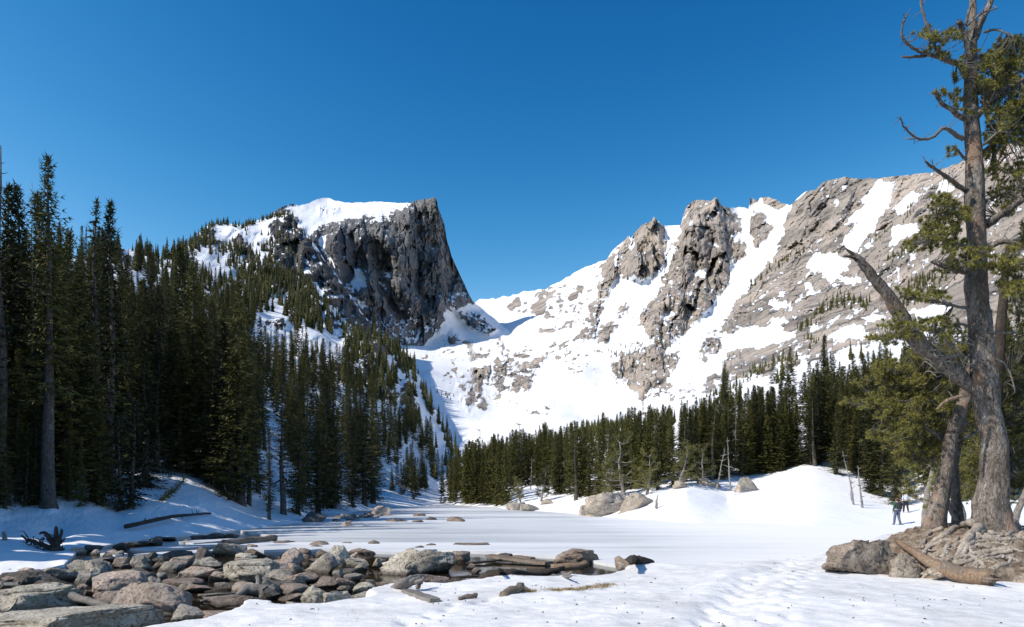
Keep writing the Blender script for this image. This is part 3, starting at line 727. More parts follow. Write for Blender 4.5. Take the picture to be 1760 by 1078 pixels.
def spruce_meshes(seed, h=12.0, crown0=0.08, width=0.2, step=0.24, dens=1.0, topbare=0.0, ragged=0.25, spray=0.36):
    """trunk mesh and crown mesh of one spruce h metres tall, base at the origin"""
    rg_ = random.Random(seed)
    lean = [rg_.uniform(-0.012, 0.012) for _ in range(2)]
    ax = lambda z: Vector((lean[0] * z + 0.05 * math.sin(z * 0.9 + seed), lean[1] * z + 0.05 * math.cos(z * 0.7 + seed), z))
    R0 = 0.016 * h + 0.05
    tm = MB()
    zs = [-0.8, 0.0, 0.35] + [h * i / 9 for i in range(1, 10)]
    tm.tube([ax(z) for z in zs], [R0 * 1.35, R0 * 1.3, R0] + [max(0.02, R0 * (1 - i / 9.2)) for i in range(1, 10)], 7)
    # bare dead twigs below the crown
    for _ in range(int(14 * crown0 * 3) + 3):
        z = rg_.uniform(0.08 * h, max(0.1 * h, crown0 * h + 0.1 * h)); a = rg_.uniform(0, 6.28); L = rg_.uniform(0.3, 0.9)
        p = ax(z); q = p + Vector((math.cos(a) * L, math.sin(a) * L, -0.25 * L))
        tm.tube([p, (p + q) / 2 + Vector((0, 0, 0.04)), q], [0.02, 0.014, 0.004], 3, False)
    if topbare > 0:
        for _ in range(16):
            z = h * rg_.uniform(1 - topbare, 0.98); a = rg_.uniform(0, 6.28); L = rg_.uniform(0.25, 0.8) * (1.1 - z / h + 0.35)
            p = ax(z); q = p + Vector((math.cos(a) * L, math.sin(a) * L, 0.35 * L))
            tm.tube([p, (p + q) / 2 - Vector((0, 0, 0.04)), q], [0.022, 0.015, 0.005], 3, False)
    V, Fc, A = [], [], []
    def tri(p, d, side, L, w, t):
        i = len(V)
        V.extend((p - side * w, p + side * w, p + d * L)); Fc.append((i, i + 1, i + 2)); A.extend((t, t, t))
    z = crown0 * h
    ztop = h * (1 - topbare)
    UPV = Vector((0, 0, 1))
    gaps = [rg_.uniform(0, 6.28) for _ in range(3)]
    while z < ztop:
        t = (z - crown0 * h) / (h - crown0 * h)
        R = width * h * 0.5 * (min(1.0, (1 - t) * 1.08 + 0.03)) ** 0.85 * (0.72 + 0.28 * min(1, t * 6 + 0.3))
        nb = max(3, int((4 + 3 * (1 - t)) * dens + rg_.random()))
        a0 = rg_.uniform(0, 6.28)
        lvl = 1 + ragged * math.sin(z * 2.6 + seed) * 0.7
        for j in range(nb):
            a = a0 + 6.283 * j / nb + rg_.uniform(-0.35, 0.35)
            L = R * lvl * rg_.uniform(1 - 1.6 * ragged, 1 + 0.9 * ragged)
            if L < 0.08: L = 0.08
            if rg_.random() < 0.08 * ragged * 4: L *= 0.35
            o = Vector((math.cos(a), math.sin(a), 0))
            s = Vector((-math.sin(a), math.cos(a), 0))
            sl = 0.55 * t * t + 0.12 - 0.55 * (1 - t) + rg_.uniform(-0.12, 0.12)
            p0 = ax(z + rg_.uniform(-0.1, 0.1))
            tint = rg_.uniform(-0.25, 0.25)
            n = max(2, int(L / 0.17))
            for q in range(n):
                f = (q + 0.7) / n
                if f < 0.16 and L > 0.7: continue
                c = p0 + o * (L * f) + UPV * (L * (sl * f + 0.16 * f * f * f))
                sp = spray * (0.75 + 0.35 * rg_.random()) * (0.65 + 0.35 * (1 - f) + 0.1) * (0.6 + 0.4 * min(1, L / 0.8))
                w = sp * 0.17
                for sg in (-1, 1):
                    d = (o * rg_.uniform(0.45, 0.9) + s * sg * rg_.uniform(0.5, 1.0) + UPV * rg_.uniform(-0.35, 0.12)).normalized()
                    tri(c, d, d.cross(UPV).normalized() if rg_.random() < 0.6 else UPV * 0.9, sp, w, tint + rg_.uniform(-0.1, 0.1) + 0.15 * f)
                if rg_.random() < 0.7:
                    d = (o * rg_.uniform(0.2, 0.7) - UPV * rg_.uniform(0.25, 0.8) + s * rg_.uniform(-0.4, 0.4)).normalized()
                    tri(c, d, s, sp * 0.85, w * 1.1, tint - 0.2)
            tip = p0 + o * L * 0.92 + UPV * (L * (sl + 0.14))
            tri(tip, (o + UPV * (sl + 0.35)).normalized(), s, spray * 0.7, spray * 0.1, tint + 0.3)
        z += step * (0.75 + 0.5 * rg_.random()) * (0.6 + 0.4 * (1 - t))
    if topbare <= 0:
        for j in range(5):
            a = j * 1.257
            tri(ax(h) - UPV * 0.12, (UPV * 1.2 + Vector((math.cos(a), math.sin(a), 0)) * 0.35).normalized(), Vector((-math.sin(a), math.cos(a), 0)), 0.32, 0.04, 0.2)
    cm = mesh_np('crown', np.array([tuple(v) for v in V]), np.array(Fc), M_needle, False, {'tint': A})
    return tm.mesh('trunk', M_bark), cm

PROTO = {
    'dense1': spruce_meshes(1, 12, 0.05, 0.26, 0.2, 1.25), 'dense2': spruce_meshes(2, 12, 0.08, 0.23, 0.2, 1.25), 'dense3': spruce_meshes(3, 12, 0.03, 0.31, 0.22, 1.35, 0, 0.3),
    'narrow1': spruce_meshes(4, 12, 0.07, 0.18, 0.18, 1.15, 0, 0.3), 'narrow2': spruce_meshes(5, 12, 0.13, 0.165, 0.2, 1.1, 0.0, 0.4), 'open1': spruce_meshes(6, 12, 0.22, 0.19, 0.34, 0.85, 0.0, 0.5),
    'high1': spruce_meshes(7, 15, 0.33, 0.18, 0.24, 1.15, 0.0, 0.45), 'high2': spruce_meshes(8, 15, 0.25, 0.2, 0.22, 1.2, 0.0, 0.4), 'snag': spruce_meshes(9, 14, 0.3, 0.13, 0.4, 0.7, 0.28, 0.6),
    'young': spruce_meshes(10, 5, 0.03, 0.36, 0.2, 1.1, 0, 0.3, 0.3)}
PH = {k: (15.0 if k.startswith('high') else 14.0 if k == 'snag' else 5.0 if k == 'young' else 12.0) for k in PROTO}

def tree_object(name, label, cat, group, loc, h, kind, rz, lean=(0, 0)):
    o = empty(name, loc, rz)
    o.rotation_euler = (lean[0], lean[1], rz)
    s = h / PH[kind]
    o.scale = (s, s, s)
    tag(o, label, cat, group)
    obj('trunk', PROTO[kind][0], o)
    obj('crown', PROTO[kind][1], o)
    return o

def poly_r7(p): return rg(p, 760, 640, 4.145)
edge1 = poly1([(-1100, 960), (-500, 930), (-250, 885), (-60, 860), (0, 850), (60, 838), (110, 822), (180, 808), (250, 792), (330, 810), (400, 846), (440, 864), (520, 880), (600, 868), (650, 862), (690, 842), (760, 830)])
clear1 = [[(436, 540), (470, 536), (505, 548), (512, 590), (500, 615), (436, 612)], [(500, 568), (560, 575), (590, 590), (600, 640), (560, 630), (510, 615)], [(360, 386), (420, 392), (470, 372), (500, 369), (470, 410), (440, 440), (410, 420), (370, 420)],
    [(196, 424), (240, 432), (236, 452), (204, 446)], [(200, 455), (225, 462), (262, 500), (258, 530), (215, 500)], [(318, 432), (350, 436), (395, 462), (412, 490), (370, 482), (325, 455)],
    [(545, 690), (585, 692), (580, 715), (550, 712)], [(600, 625), (640, 640), (635, 660), (604, 650)], [(630, 590), (668, 600), (690, 625), (672, 640), (650, 615)], [(494, 706), (505, 712), (512, 745), (500, 740)], [(590, 715), (606, 722), (606, 750), (594, 745)],
    [(712, 640), (760, 700), (820, 770), (830, 870), (645, 875), (650, 838), (676, 805), (690, 775), (704, 757), (722, 742), (712, 700)], [(500, 400), (560, 440), (640, 560), (600, 560), (540, 500), (510, 450)], [(560, 540), (590, 560), (588, 590), (566, 580)], [(676, 640), (694, 640), (700, 700), (684, 700)]]
forest2 = [(774, 866), (778, 800), (800, 782), (860, 768), (930, 756), (1000, 738), (1060, 730), (1150, 716), (1210, 706), (1250, 690), (1330, 690), (1400, 680), (1490, 670), (1520, 650), (1640, 630), (2000, 610), (2000, 862), (1600, 858), (1560, 866), (1520, 862), (1492, 845), (1480, 822),
           (1430, 796), (1390, 800), (1330, 810), (1250, 822), (1180, 828), (1130, 842), (1060, 850), (1000, 866), (962, 866), (940, 838), (905, 832), (880, 858), (860, 867)]
clear2 = [poly_r7([(150, 510), (240, 470), (410, 425), (425, 455), (280, 530), (180, 560)]), poly_r7([(555, 480), (700, 420), (800, 388), (812, 440), (770, 510), (590, 550)]), poly_r7([(500, 890), (600, 750), (650, 760), (620, 920), (660, 950), (360, 970)]), poly_r7([(1500, 430), (1550, 430), (1540, 510), (1500, 500)]),
    R8([(395, 600), (470, 545), (610, 520), (640, 450), (720, 440), (980, 405), (960, 480), (830, 580), (700, 565), (600, 610), (450, 700)]), R8([(640, 405), (700, 335), (860, 265), (980, 225), (1110, 155), (1500, 120), (1500, 190), (1220, 240), (1110, 275), (960, 340), (830, 375)]), R8([(1050, 420), (1110, 420), (1110, 530), (1060, 530)]), [(1105, 740), (1135, 742), (1130, 762), (1108, 760)]]
bands2 = [(R5([(150, 750), (250, 650), (380, 560), (500, 520)]), 7, 10), (R5([(440, 990), (600, 850), (720, 800), (860, 830)]), 12, 14), (R5([(850, 470), (950, 400)]), 8, 8), (R5([(930, 640), (1010, 560), (1080, 480)]), 9, 10), (R5([(1090, 760), (1180, 700), (1300, 680)]), 16, 14), (R5([(980, 850), (1150, 760)]), 10, 12), (R5([(1040, 340), (1140, 230)]), 9, 8),
          (R3([(1260, 440), (1400, 400), (1640, 350)]), 12, 6), (R3([(1250, 550), (1400, 500), (1640, 430)]), 14, 5), (R3([(620, 820), (860, 850), (1000, 830), (1200, 850)]), 9, 9), (R3([(500, 860), (640, 850)]), 7, 8), (R8([(400, 470), (560, 400), (700, 300), (800, 250), (980, 190), (1100, 90)]), 12, 11), (R3([(200, 620), (330, 700), (520, 800)]), 6, 6), (R3([(900, 460), (1000, 420)]), 9, 4)]

rng = np.random.RandomState(11)
cands = []   # (px height, u, v, Y, metres, zone)
def scatter(sheet, n, ulim, vlim, accept, hm, zone, k=1.0):
    U = rng.uniform(*ulim, n); V = rng.uniform(*vlim, n)
    D = sheet_depth(sheet, U, V)
    H = hm(D) * rng.uniform(0.55, 1.18, n)
    px = H * F / np.maximum(D, 5)
    area = (ulim[1] - ulim[0]) * (vlim[1] - vlim[0])
    p = k * area / n * 1.0 / (0.2 * px * px) * accept(U, V)
    keep = (rng.rand(n) < p) & ((zone != 'left_out') | (U < -0.22 * px - 10))
    for i in np.nonzero(keep)[0]:
        cands.append((px[i], U[i], V[i], H[i], zone, sheet))
def sheet_depth(sheet, U, V):
    j = np.clip(np.searchsorted(sheet.us, U), 1, len(sheet.us) - 1)
    vb, vr = sheet.V[0, j], sheet.V[-1, j]
    t = np.clip((vb - V) / np.maximum(vb - vr, 1e-3), 0, 1) * (sheet.V.shape[0] - 1)
    return sheet.Y[np.round(t).astype(int), j]

def acc1(U, V):
    a = ((V < edge1(U)) & (V > S1_ridge(U) + 2)).astype(float)
    for p in clear1: a[inpoly(U + 6 * fbm(U / 12, V / 12, seed=71), V, p)] = 0.03
    a *= 0.35 + 0.9 * sst(-0.45, 0.3, fbm(U / 40, V / 28, o=2, seed=72))
    a[inpoly(U, V, crag1)] *= 0.22
    a *= np.where((V < 470) & (U > 340), 0.5, 1.0) * np.where((U > 380) & (V < 640), 0.85, 1.0)
    return a
scatter(S1, 60000, (0, 815), (360, 890), acc1, lambda d: np.where(d > 500, 10, np.where(d > 150, 12.5, 14)), 'left', 5.5)
scatter(S1, 9000, (-1080, 0), (420, 960), acc1, lambda d: np.full_like(d, 17), 'left_out', 26.0)
for u, v, hp in [(118, 862, 150), (140, 872, 120), (172, 868, 190), (252, 836, 230), (268, 812, 260), (292, 806, 250), (312, 812, 240), (356, 826, 280), (378, 842, 300), (396, 858, 260), (428, 868, 250), (30, 862, 260), (62, 868, 210), (-8, 872, 240), (240, 800, 330), (222, 806, 330), (130, 822, 360), (74, 846, 340), (486, 884, 210), (512, 884, 230), (546, 884, 200), (575, 874, 180), (605, 872, 170), (625, 868, 190)]:
    cands.append((hp, u, v, None, 'left', S1))
def acc1n(U, V):
    a = ((V < edge1(U) + 4) & (V > 560)).astype(float)
    return a
scatter(S1, 30000, (0, 460), (640, 875), acc1n, lambda d: np.full_like(d, 16.0), 'left', 5.0)
# ridge line of small trees on the left shoulder
for u in np.r_[rng.uniform(356, 500, 90), rng.uniform(196, 335, 40)]:
    v = float(S1_ridge(u)) + rng.uniform(0, 5)
    cands.append((rng.uniform(7, 15) if u > 340 else rng.uniform(14, 28), u, v, None, 'left', S1))
for u in rng.uniform(640, 792, 85):
    cands.append((rng.uniform(14, 40), u, float(S1_ridge(u)) + rng.uniform(1, 26), None, 'left', S1))
for u, v, n, s in ((720, 765, 9, 14), (725, 835, 16, 26), (770, 845, 14, 16), (752, 800, 8, 14), (703, 840, 8, 10)):
    for _ in range(n):
        cands.append((rng.uniform(38, 70), rng.normal(u, s), rng.normal(v, 9), None, 'left', S1))
def acc2(U, V):
    a = inpoly(U, V, forest2).astype(float)
    for p in clear2: a[inpoly(U + 5 * fbm(U / 12, V / 12, seed=73), V, p)] = 0.02
    return a * (0.22 + 0.95 * sst(-0.45, 0.25, fbm(U / 35, V / 25, o=2, seed=74)))
scatter(S2, 60000, (770, 1800), (610, 870), acc2, lambda d: np.where(d > 300, 12, np.where(d > 110, 13.5, 12.0)), 'right', 8.0)
scatter(S2, 60000, (775, 1800), (735, 868), acc2, lambda d: np.where(d > 300, 12, np.where(d > 110, 13.5, 12.0)), 'right', 9.0)
scatter(S2, 60000, (1120, 1560), (610, 735), acc2, lambda d: np.full_like(d, 10.0), 'right', 6.0)
for pts, w, hp in bands2:
    L = sum(math.dist(a, b) for a, b in zip(pts[:-1], pts[1:]))
    for _ in range(int(L / 2.6 * (w / 9))):
        i = rng.randint(len(pts) - 1); f = rng.rand()
        u = pts[i][0] * (1 - f) + pts[i + 1][0] * f + rng.normal(0, w * 0.5); v = pts[i][1] * (1 - f) + pts[i + 1][1] * f + rng.normal(0, w * 0.45)
        cands.append((hp * rng.uniform(0.6, 1.5), u, v, None, 'right', S2))
for u in np.r_[rng.uniform(774, 870, 30), rng.uniform(880, 1130, 40)]:      # front row on the far shore
    cands.append((rng.uniform(75, 122), u, (float(S2_bottom(u)) - rng.uniform(3, 10)) if u < 870 else np.interp(u, [880, 935, 960, 1010, 1060, 1130], [850, 828, 850, 860, 846, 836]) - rng.uniform(0, 8), None, 'right', S2))
for u in rng.uniform(1140, 1480, 60):                                      # front row behind the snow mound
    v = np.interp(u, [1140, 1180, 1250, 1330, 1390, 1430, 1480], [838, 830, 822, 812, 800, 796, 822])
    cands.append((rng.uniform(100, 175), u, v - rng.uniform(-2, 10), None, 'right', S2))

# single trees the photograph lets one pick out: (u, v base, v top, kind, label)
NOTABLE = [
    (84, 871, 268, 'high1', 'tallest spruce on the left snowbank with a long bare lower trunk', S1),
    (2, 864, 248, 'snag', 'half dead spruce with a bare forked top at the left edge of the photo', S1),
    (20, 846, 318, 'narrow1', 'narrow dark spruce just right of the half dead forked spruce', S1),
    (40, 846, 322, 'dense2', 'dark pointed spruce between the forked spruce and the tallest spruce on the left', S1),
    (163, 828, 345, 'open1', 'sparse thin-crowned spruce right of the tallest spruce on the snowbank', S1),
    (189, 846, 348, 'narrow2', 'slender pointed spruce, second clear spire right of the tallest spruce', S1),
    (110, 850, 400, 'dense3', 'bushy spruce hugging the right side of the tallest spruce trunk', S1),
    (8, 874, 770, 'young', 'small dark spruce at the foot of the left snowbank corner', S1),
    (46, 870, 735, 'young', 'young spruce left of the tallest spruce trunk base', S1),
    (205, 878, 715, 'young', 'low bushy spruce in the middle of the shaded snowbank', S1),
    (228, 872, 690, 'young', 'dark young spruce with drooping right side above the fallen log', S1),
    (160, 862, 560, 'dense1', 'mid-sized dark spruce on the snowbank between tall trunk and young bushy spruces', S1),
    (338, 816, 425, 'high2', 'tall spruce with a pale sunlit trunk on the snowbank crest', S1),
    (412, 866, 470, 'dense2', 'tall dark spruce at the right end of the snowbank', S1),
    (463, 893, 735, 'narrow2', 'small pale-trunked spruce at the tip of the snowbank by the ice', S1),
    (640, 866, 640, 'dense1', 'last tall spruce on the left shore before the open snow slope', S1),
    (1412, 792, 578, 'dense2', 'tallest dark spruce behind the white snow mound', S2),
    (1540, 868, 690, 'dense3', 'yellow-green spruce standing directly behind the two hikers', S2),
    (1500, 848, 640, 'dense1', 'full dark spruce left of the yellow-green spruce behind the hikers', S2),
    (1438, 815, 690, 'dense3', 'wide-skirted spruce at the top of the snow mound', S2),
    (1105, 712, 672, 'open1', 'lone thin spruce sticking up against the white snow bowl', S2),
]
zone_labels = {
    'left_bank': ('dark spruce in the shaded stand on the crest of the left snowbank', 'spruces on the left snowbank'),
    'left_low': ('green-black spruce on the lower left hillside above the rocky shore', 'spruces low on the left hillside'),
    'left_high': ('spruce among the snow patches higher on the left hillside', 'spruces high on the left hillside'),
    'left_slope': ('small spruce on the open snow slope right of the left forest', 'spruces on the open snow slope'),
    'far_left': ('spruce in the belt on the far lake shore left of the snowy gap', 'spruces at the left end of the far shore belt'),
    'far_mid': ('spruce in the far shore belt behind the tan shore boulder', 'spruces in the middle of the far shore belt'),
    'mound': ('sunlit spruce in the row behind the white snow mound', 'spruces behind the snow mound'),
    'right_wood': ('spruce in the wood behind the old pine at the right', 'spruces in the wood at the right'),
    'right_high': ('spruce on the snowy ledges above the far shore belt', 'spruces on the ledges below the right mountain'),
}
def zone_of(u, v, z):
    if z == 'left':
        if inpoly(np.array([u]), np.array([v]), clear1[11])[0]: return 'left_slope'
        if u < 440 and v > 720: return 'left_bank'
        return 'left_low' if v > 640 else 'left_high'
    if u > 1470: return 'right_wood' if v > 640 else 'right_high'
    if v < 730: return 'right_high'
    return 'far_left' if u < 900 else 'far_mid' if u < 1150 else 'mound'
for (u, vb, vt, kind, lab, s) in NOTABLE:
    p = s.at(u, vb)
    h = (vb - vt) / F * p.y
    dead = kind == 'snag'
    tree_object('spruce_tree', lab, 'spruce', None, p - Vector((0, 0, 0.05)), h, kind, random.Random(int(u)).uniform(0, 6.28), (0, rad(random.Random(int(u) + 1).uniform(-1, 2.5))))
skyline = poly1([(770, 795), (790, 765), (860, 750), (930, 738), (1000, 728), (1050, 718), (1110, 702), (1200, 690), (1300, 668), (1370, 645), (1412, 625), (1480, 612), (1560, 600), (1760, 560), (2000, 540)])
_c2 = []
capl = poly1([(0, 318), (60, 350), (120, 380), (200, 402), (260, 440), (340, 436), (400, 510), (440, 575), (480, 612), (520, 628), (560, 600), (600, 590), (640, 600), (700, 640)])
for (px, u, v, hm, z, s) in cands:
    if z == 'right' and v > 700:
        top = float(skyline(u)) + 26 * rng.rand() ** 1.5 + 10 * float(vn(u / 17.0, 0.5, seed=88)) - 6
        if v - px < top:
            px = v - top; hm = None
            if px < 16: continue
    if z == 'left' and v > 690:
        top = float(capl(u)) + 70 * rng.rand() ** 1.6 + 14 * float(vn(u / 23.0, 0.5, seed=89))
        if v - px < top:
            px = v - top; hm = None
            if px < 40: continue
    _c2.append((px, u, v, hm, z, s))
cands = _c2
cands.sort(key=lambda c: -c[0])
N_IND = 300 - len(NOTABLE)
kinds = ['dense1', 'dense2', 'dense3', 'narrow1', 'narrow2', 'dense1', 'dense2', 'open1', 'narrow1']
kinds_near = ['high2', 'dense1', 'dense2', 'dense1', 'narrow1', 'dense3', 'dense2']
ind = [c for c in cands if c[4] != 'left_out']
far = [c for c in cands if c[4] == 'left_out'] + ind[N_IND:]
ind = ind[:N_IND]
ORD = ['first', 'second', 'third', 'fourth', 'fifth', 'sixth', 'seventh', 'eighth', 'ninth', 'tenth', 'eleventh', 'twelfth', 'thirteenth', 'fourteenth', 'fifteenth', 'sixteenth', 'seventeenth', 'eighteenth', 'nineteenth', 'twentieth']
ADJ = {'dense1': 'full', 'dense2': 'slim', 'dense3': 'broad bushy', 'narrow1': 'narrow', 'narrow2': 'very thin', 'open1': 'sparse ragged', 'high1': 'ragged bare-stemmed', 'high2': 'bare-stemmed'}
WHERE = {'left_bank': 'on the left snowbank crest', 'left_low': 'low on the left hillside', 'left_high': 'among upper left snow patches', 'left_slope': 'on the open left snow slope', 'far_left': 'at the far shore left end', 'far_mid': 'behind the tan shore boulder', 'mound': 'behind the white snow mound', 'right_wood': 'in the right wood', 'right_high': 'on the right mountain ledges'}
made = []
for i, (px, u, v, hm, z, s) in enumerate(ind):
    p = s.at(u, v)
    h = hm if hm else px / F * p.y
    zn = zone_of(u, v, z)
    kind = (kinds_near if zn == 'left_bank' else kinds)[rng.randint(7 if zn == 'left_bank' else len(kinds))]
    size = 'tall' if px > 180 else 'mid-height' if px > 105 else 'short'
    o = tree_object('spruce_tree', '', 'spruce', zone_labels[zn][1], p - Vector((0, 0, 0.15)), h * rng.uniform(0.95, 1.05), kind, rng.uniform(0, 6.28), (rng.normal(0, 0.025), rng.normal(0, 0.025)))
    wv_ = rng.uniform(0.8, 1.45)
    o.scale = (o.scale[0] * wv_, o.scale[1] * wv_, o.scale[2])
    made.append((zn, size + ' ' + ADJ[kind], u, o))
for zn in WHERE:
    for adj in sorted({m_[1] for m_ in made if m_[0] == zn}):
        row = sorted([m_ for m_ in made if m_[0] == zn and m_[1] == adj], key=lambda m_: m_[2])
        for k_, m_ in enumerate(row):
            n_ = len(row)
            pos = 'the only' if n_ == 1 else (ORD[k_] + ' from the left of the' if k_ < 20 and k_ <= n_ / 2 or n_ - 1 - k_ >= 20 else ORD[n_ - 1 - k_] + ' from the right of the')
            m_[3]['label'] = pos + ' ' + adj + (' spruce ' if n_ == 1 else ' spruces ') + WHERE[zn]
# everything smaller: one mass of far trees
def low_spruce(seed, tiers, per, w):
    r = random.Random(seed)
    V, Fc, A = [], [], []
    for i in range(tiers):
        t = i / tiers
        z = 0.03 + 0.95 * t
        R = w * (1 - t) ** 0.85 + 0.006
        a0 = r.uniform(0, 6.28)
        for j in range(per):
            a = a0 + 6.283 * j / per + r.uniform(-0.3, 0.3)
            L = R * r.uniform(0.6, 1.3); da = 6.283 / per * 0.62
            k = len(V)
            hz = z + (1.7 / tiers) * (1 - t) + 0.02
            V += [(0, 0, hz), (math.cos(a - da) * L * 0.8, math.sin(a - da) * L * 0.8, z), (math.cos(a) * L * 1.12, math.sin(a) * L * 1.12, z - 0.02), (math.cos(a + da) * L * 0.8, math.sin(a + da) * L * 0.8, z + 0.01)]
            Fc += [(k, k + 1, k + 2), (k, k + 2, k + 3)]
            tt = r.uniform(-0.4, 0.5)
            A += [tt] * 4
    for z in (0,):
        k = len(V)
        V += [(-0.012, 0, -0.03), (0.012, 0, -0.03), (0, 0, 0.4), (0, 0.012, -0.03)]
        Fc += [(k, k + 1, k + 2), (k, k + 2, k + 3)]; A += [-0.5] * 4
    return np.array(V), np.array(Fc), np.array(A)
LOW = [low_spruce(s, 13, 5, w) for s, w in ((1, 0.135), (2, 0.115), (3, 0.155), (4, 0.1), (5, 0.13))]
MID = []
for s_ in range(5):
    _t, _c = spruce_meshes(60 + s_, 12, 0.05, (0.27, 0.22, 0.3, 0.2, 0.25)[s_], 0.42, 1.0, 0.0, 0.3, 0.62)
    nv = len(_c.vertices); co = np.empty(nv * 3, dtype=np.float32); _c.vertices.foreach_get('co', co)
    tv = np.empty(nv, dtype=np.float32); _c.attributes['tint'].data.foreach_get('value', tv)
    MID.append((co.reshape(-1, 3) / 12.0, np.arange(nv).reshape(-1, 3), tv))
    bpy.data.meshes.remove(_t); bpy.data.meshes.remove(_c)
LOWS = [low_spruce(s, 7, 4, w) for s, w in ((6, 0.15), (7, 0.13), (8, 0.17))]
VV, FF, AA = [], [], []; off = 0
for (px, u, v, hm, z, s) in far:
    p = s.at(u, v)
    h = hm if hm else px / F * p.y
    bank = MID if (px > 46 and z != 'left_out') else LOW if px > 20 else LOWS
    Vt, Ft, At = bank[rng.randint(len(bank))]
    a = rng.uniform(0, 6.28); c_, s_ = math.cos(a), math.sin(a)
    X = Vt[:, 0] * c_ - Vt[:, 1] * s_; Y_ = Vt[:, 0] * s_ + Vt[:, 1] * c_
    wv = rng.uniform(0.8, 1.25)
    VV.append(np.c_[X * h * wv + p.x, Y_ * h * wv + p.y, Vt[:, 2] * h + p.z]); FF.append(Ft + off); AA.append(At + rng.uniform(-1.1, 0.0) if z != 'right' else At + rng.uniform(-0.7, 0.2)); off += len(Vt)  # tint darkens these trees, most on the left, standing in for shade
print('trees', len(ind), 'far', len(far), 'tris', sum(len(f) for f in FF), [ (k, len(v[1].polygons)) for k, v in PROTO.items()], 'smallest individual', ind[-1][0])
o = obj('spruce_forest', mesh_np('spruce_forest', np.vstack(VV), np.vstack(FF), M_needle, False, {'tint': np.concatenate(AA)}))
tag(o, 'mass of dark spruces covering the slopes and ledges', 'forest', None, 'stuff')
# ------------------------------------------------------------------ lake: water, ice, near snow
def mat_water():
    m, t, b = newmat('dark_meltwater')
    k = NB(t)
    c = k.coord()
    n = k.noise(k.mapping(c, (1, 1, 1)), 1.3, 3, 0.5)
    k.l(k.ramp(n, [(0.4, (0.008, 0.0075, 0.006)), (0.65, (0.026, 0.018, 0.009))]), b.inputs['Base Color'])
    b.inputs['Roughness'].default_value = 0.06
    b.inputs['IOR'].default_value = 1.2
    k.l(k.bump(k.noise(k.mapping(c, (1, 2.2, 1)), 5.0, 3, 0.5), 0.12, 0.02), b.inputs['Normal'])
    return m
M_water = mat_water()
def ground_pt(u, v, z=0.0):
    Y = YZ0(v, z)
    return ((u - CU) / F * Y, Y, z)
wv = [(-60, 3, -0.10), (60, 3, -0.10), (90, 70, -0.10), (60, 160, -0.10), (-60, 160, -0.10), (-70, 40, -0.10)]
wm = mesh_np('lake_water', wv, [(0, 1, 2), (0, 2, 3), (0, 3, 4), (0, 4, 5)], M_water)
tag(obj('lake_water', wm), kind='structure')

def mat_ice():
    m, t, b = newmat('lake_ice')
    k = NB(t)
    c = k.coord()
    st = k.mapping(c, (0.05, 0.42, 1), (0, 0, rad(-6)))
    n1 = k.noise(st, 1.0, 7, 0.62, 0.4)
    n2 = k.noise(k.mapping(c, (0.018, 0.07, 1)), 1.0, 3, 0.5)
    n3 = k.noise(k.mapping(c, (0.5, 2.5, 1)), 1.0, 6, 0.7)
    f = k.math('ADD', k.math('ADD', k.math('MULTIPLY', n1, 0.55), k.math('MULTIPLY', n2, 0.45)), k.math('MULTIPLY', k.math('SUBTRACT', n3, 0.5), 0.16))
    sep = k.n('ShaderNodeSeparateXYZ'); k.l(c, sep.inputs[0])
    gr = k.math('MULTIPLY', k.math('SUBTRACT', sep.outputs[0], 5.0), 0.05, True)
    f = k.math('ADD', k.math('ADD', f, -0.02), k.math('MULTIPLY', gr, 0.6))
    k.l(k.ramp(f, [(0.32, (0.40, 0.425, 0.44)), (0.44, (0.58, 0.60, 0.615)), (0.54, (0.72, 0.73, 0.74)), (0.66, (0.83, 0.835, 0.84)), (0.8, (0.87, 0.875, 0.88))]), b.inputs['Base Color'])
    k.l(k.ramp(f, [(0.35, 0.34), (0.6, 0.7)]), b.inputs['Roughness'])
    b.inputs['Specular IOR Level'].default_value = 0.3
    k.l(k.bump(n3, 0.25, 0.03), b.inputs['Normal'])
    return m
M_ice = mat_ice()
ice_main = [(424, 912), (520, 896), (600, 880), (650, 872), (700, 868), (760, 866), (815, 865), (870, 868), (940, 872), (1000, 877), (1130, 882), (1250, 886), (1400, 892), (1720, 898), (1720, 1000), (1200, 985), (1120, 980), (1066, 974), (1046, 969), (1010, 963), (985, 958), (940, 956), (900, 953), (840, 949),
            (780, 946), (745, 944), (700, 949), (640, 948), (600, 944), (560, 943), (530, 946), (490, 944), (450, 946), (420, 943), (385, 946), (352, 948), (366, 938), (400, 935), (440, 931), (470, 928), (420, 926), (470, 921), (440, 917), (545, 915), (440, 915)]
ice_floes = [[(222, 943), (262, 940), (330, 936), (388, 933.5), (380, 936), (330, 940), (255, 945)], [(232, 953), (270, 949), (310, 947), (348, 944), (350, 948), (300, 955), (262, 958), (240, 957)], [(300, 931), (345, 927), (400, 925), (385, 929), (330, 934)], [(176, 951), (205, 949), (225, 951), (200, 955)], [(340, 922), (395, 918), (380, 921), (350, 924)]]
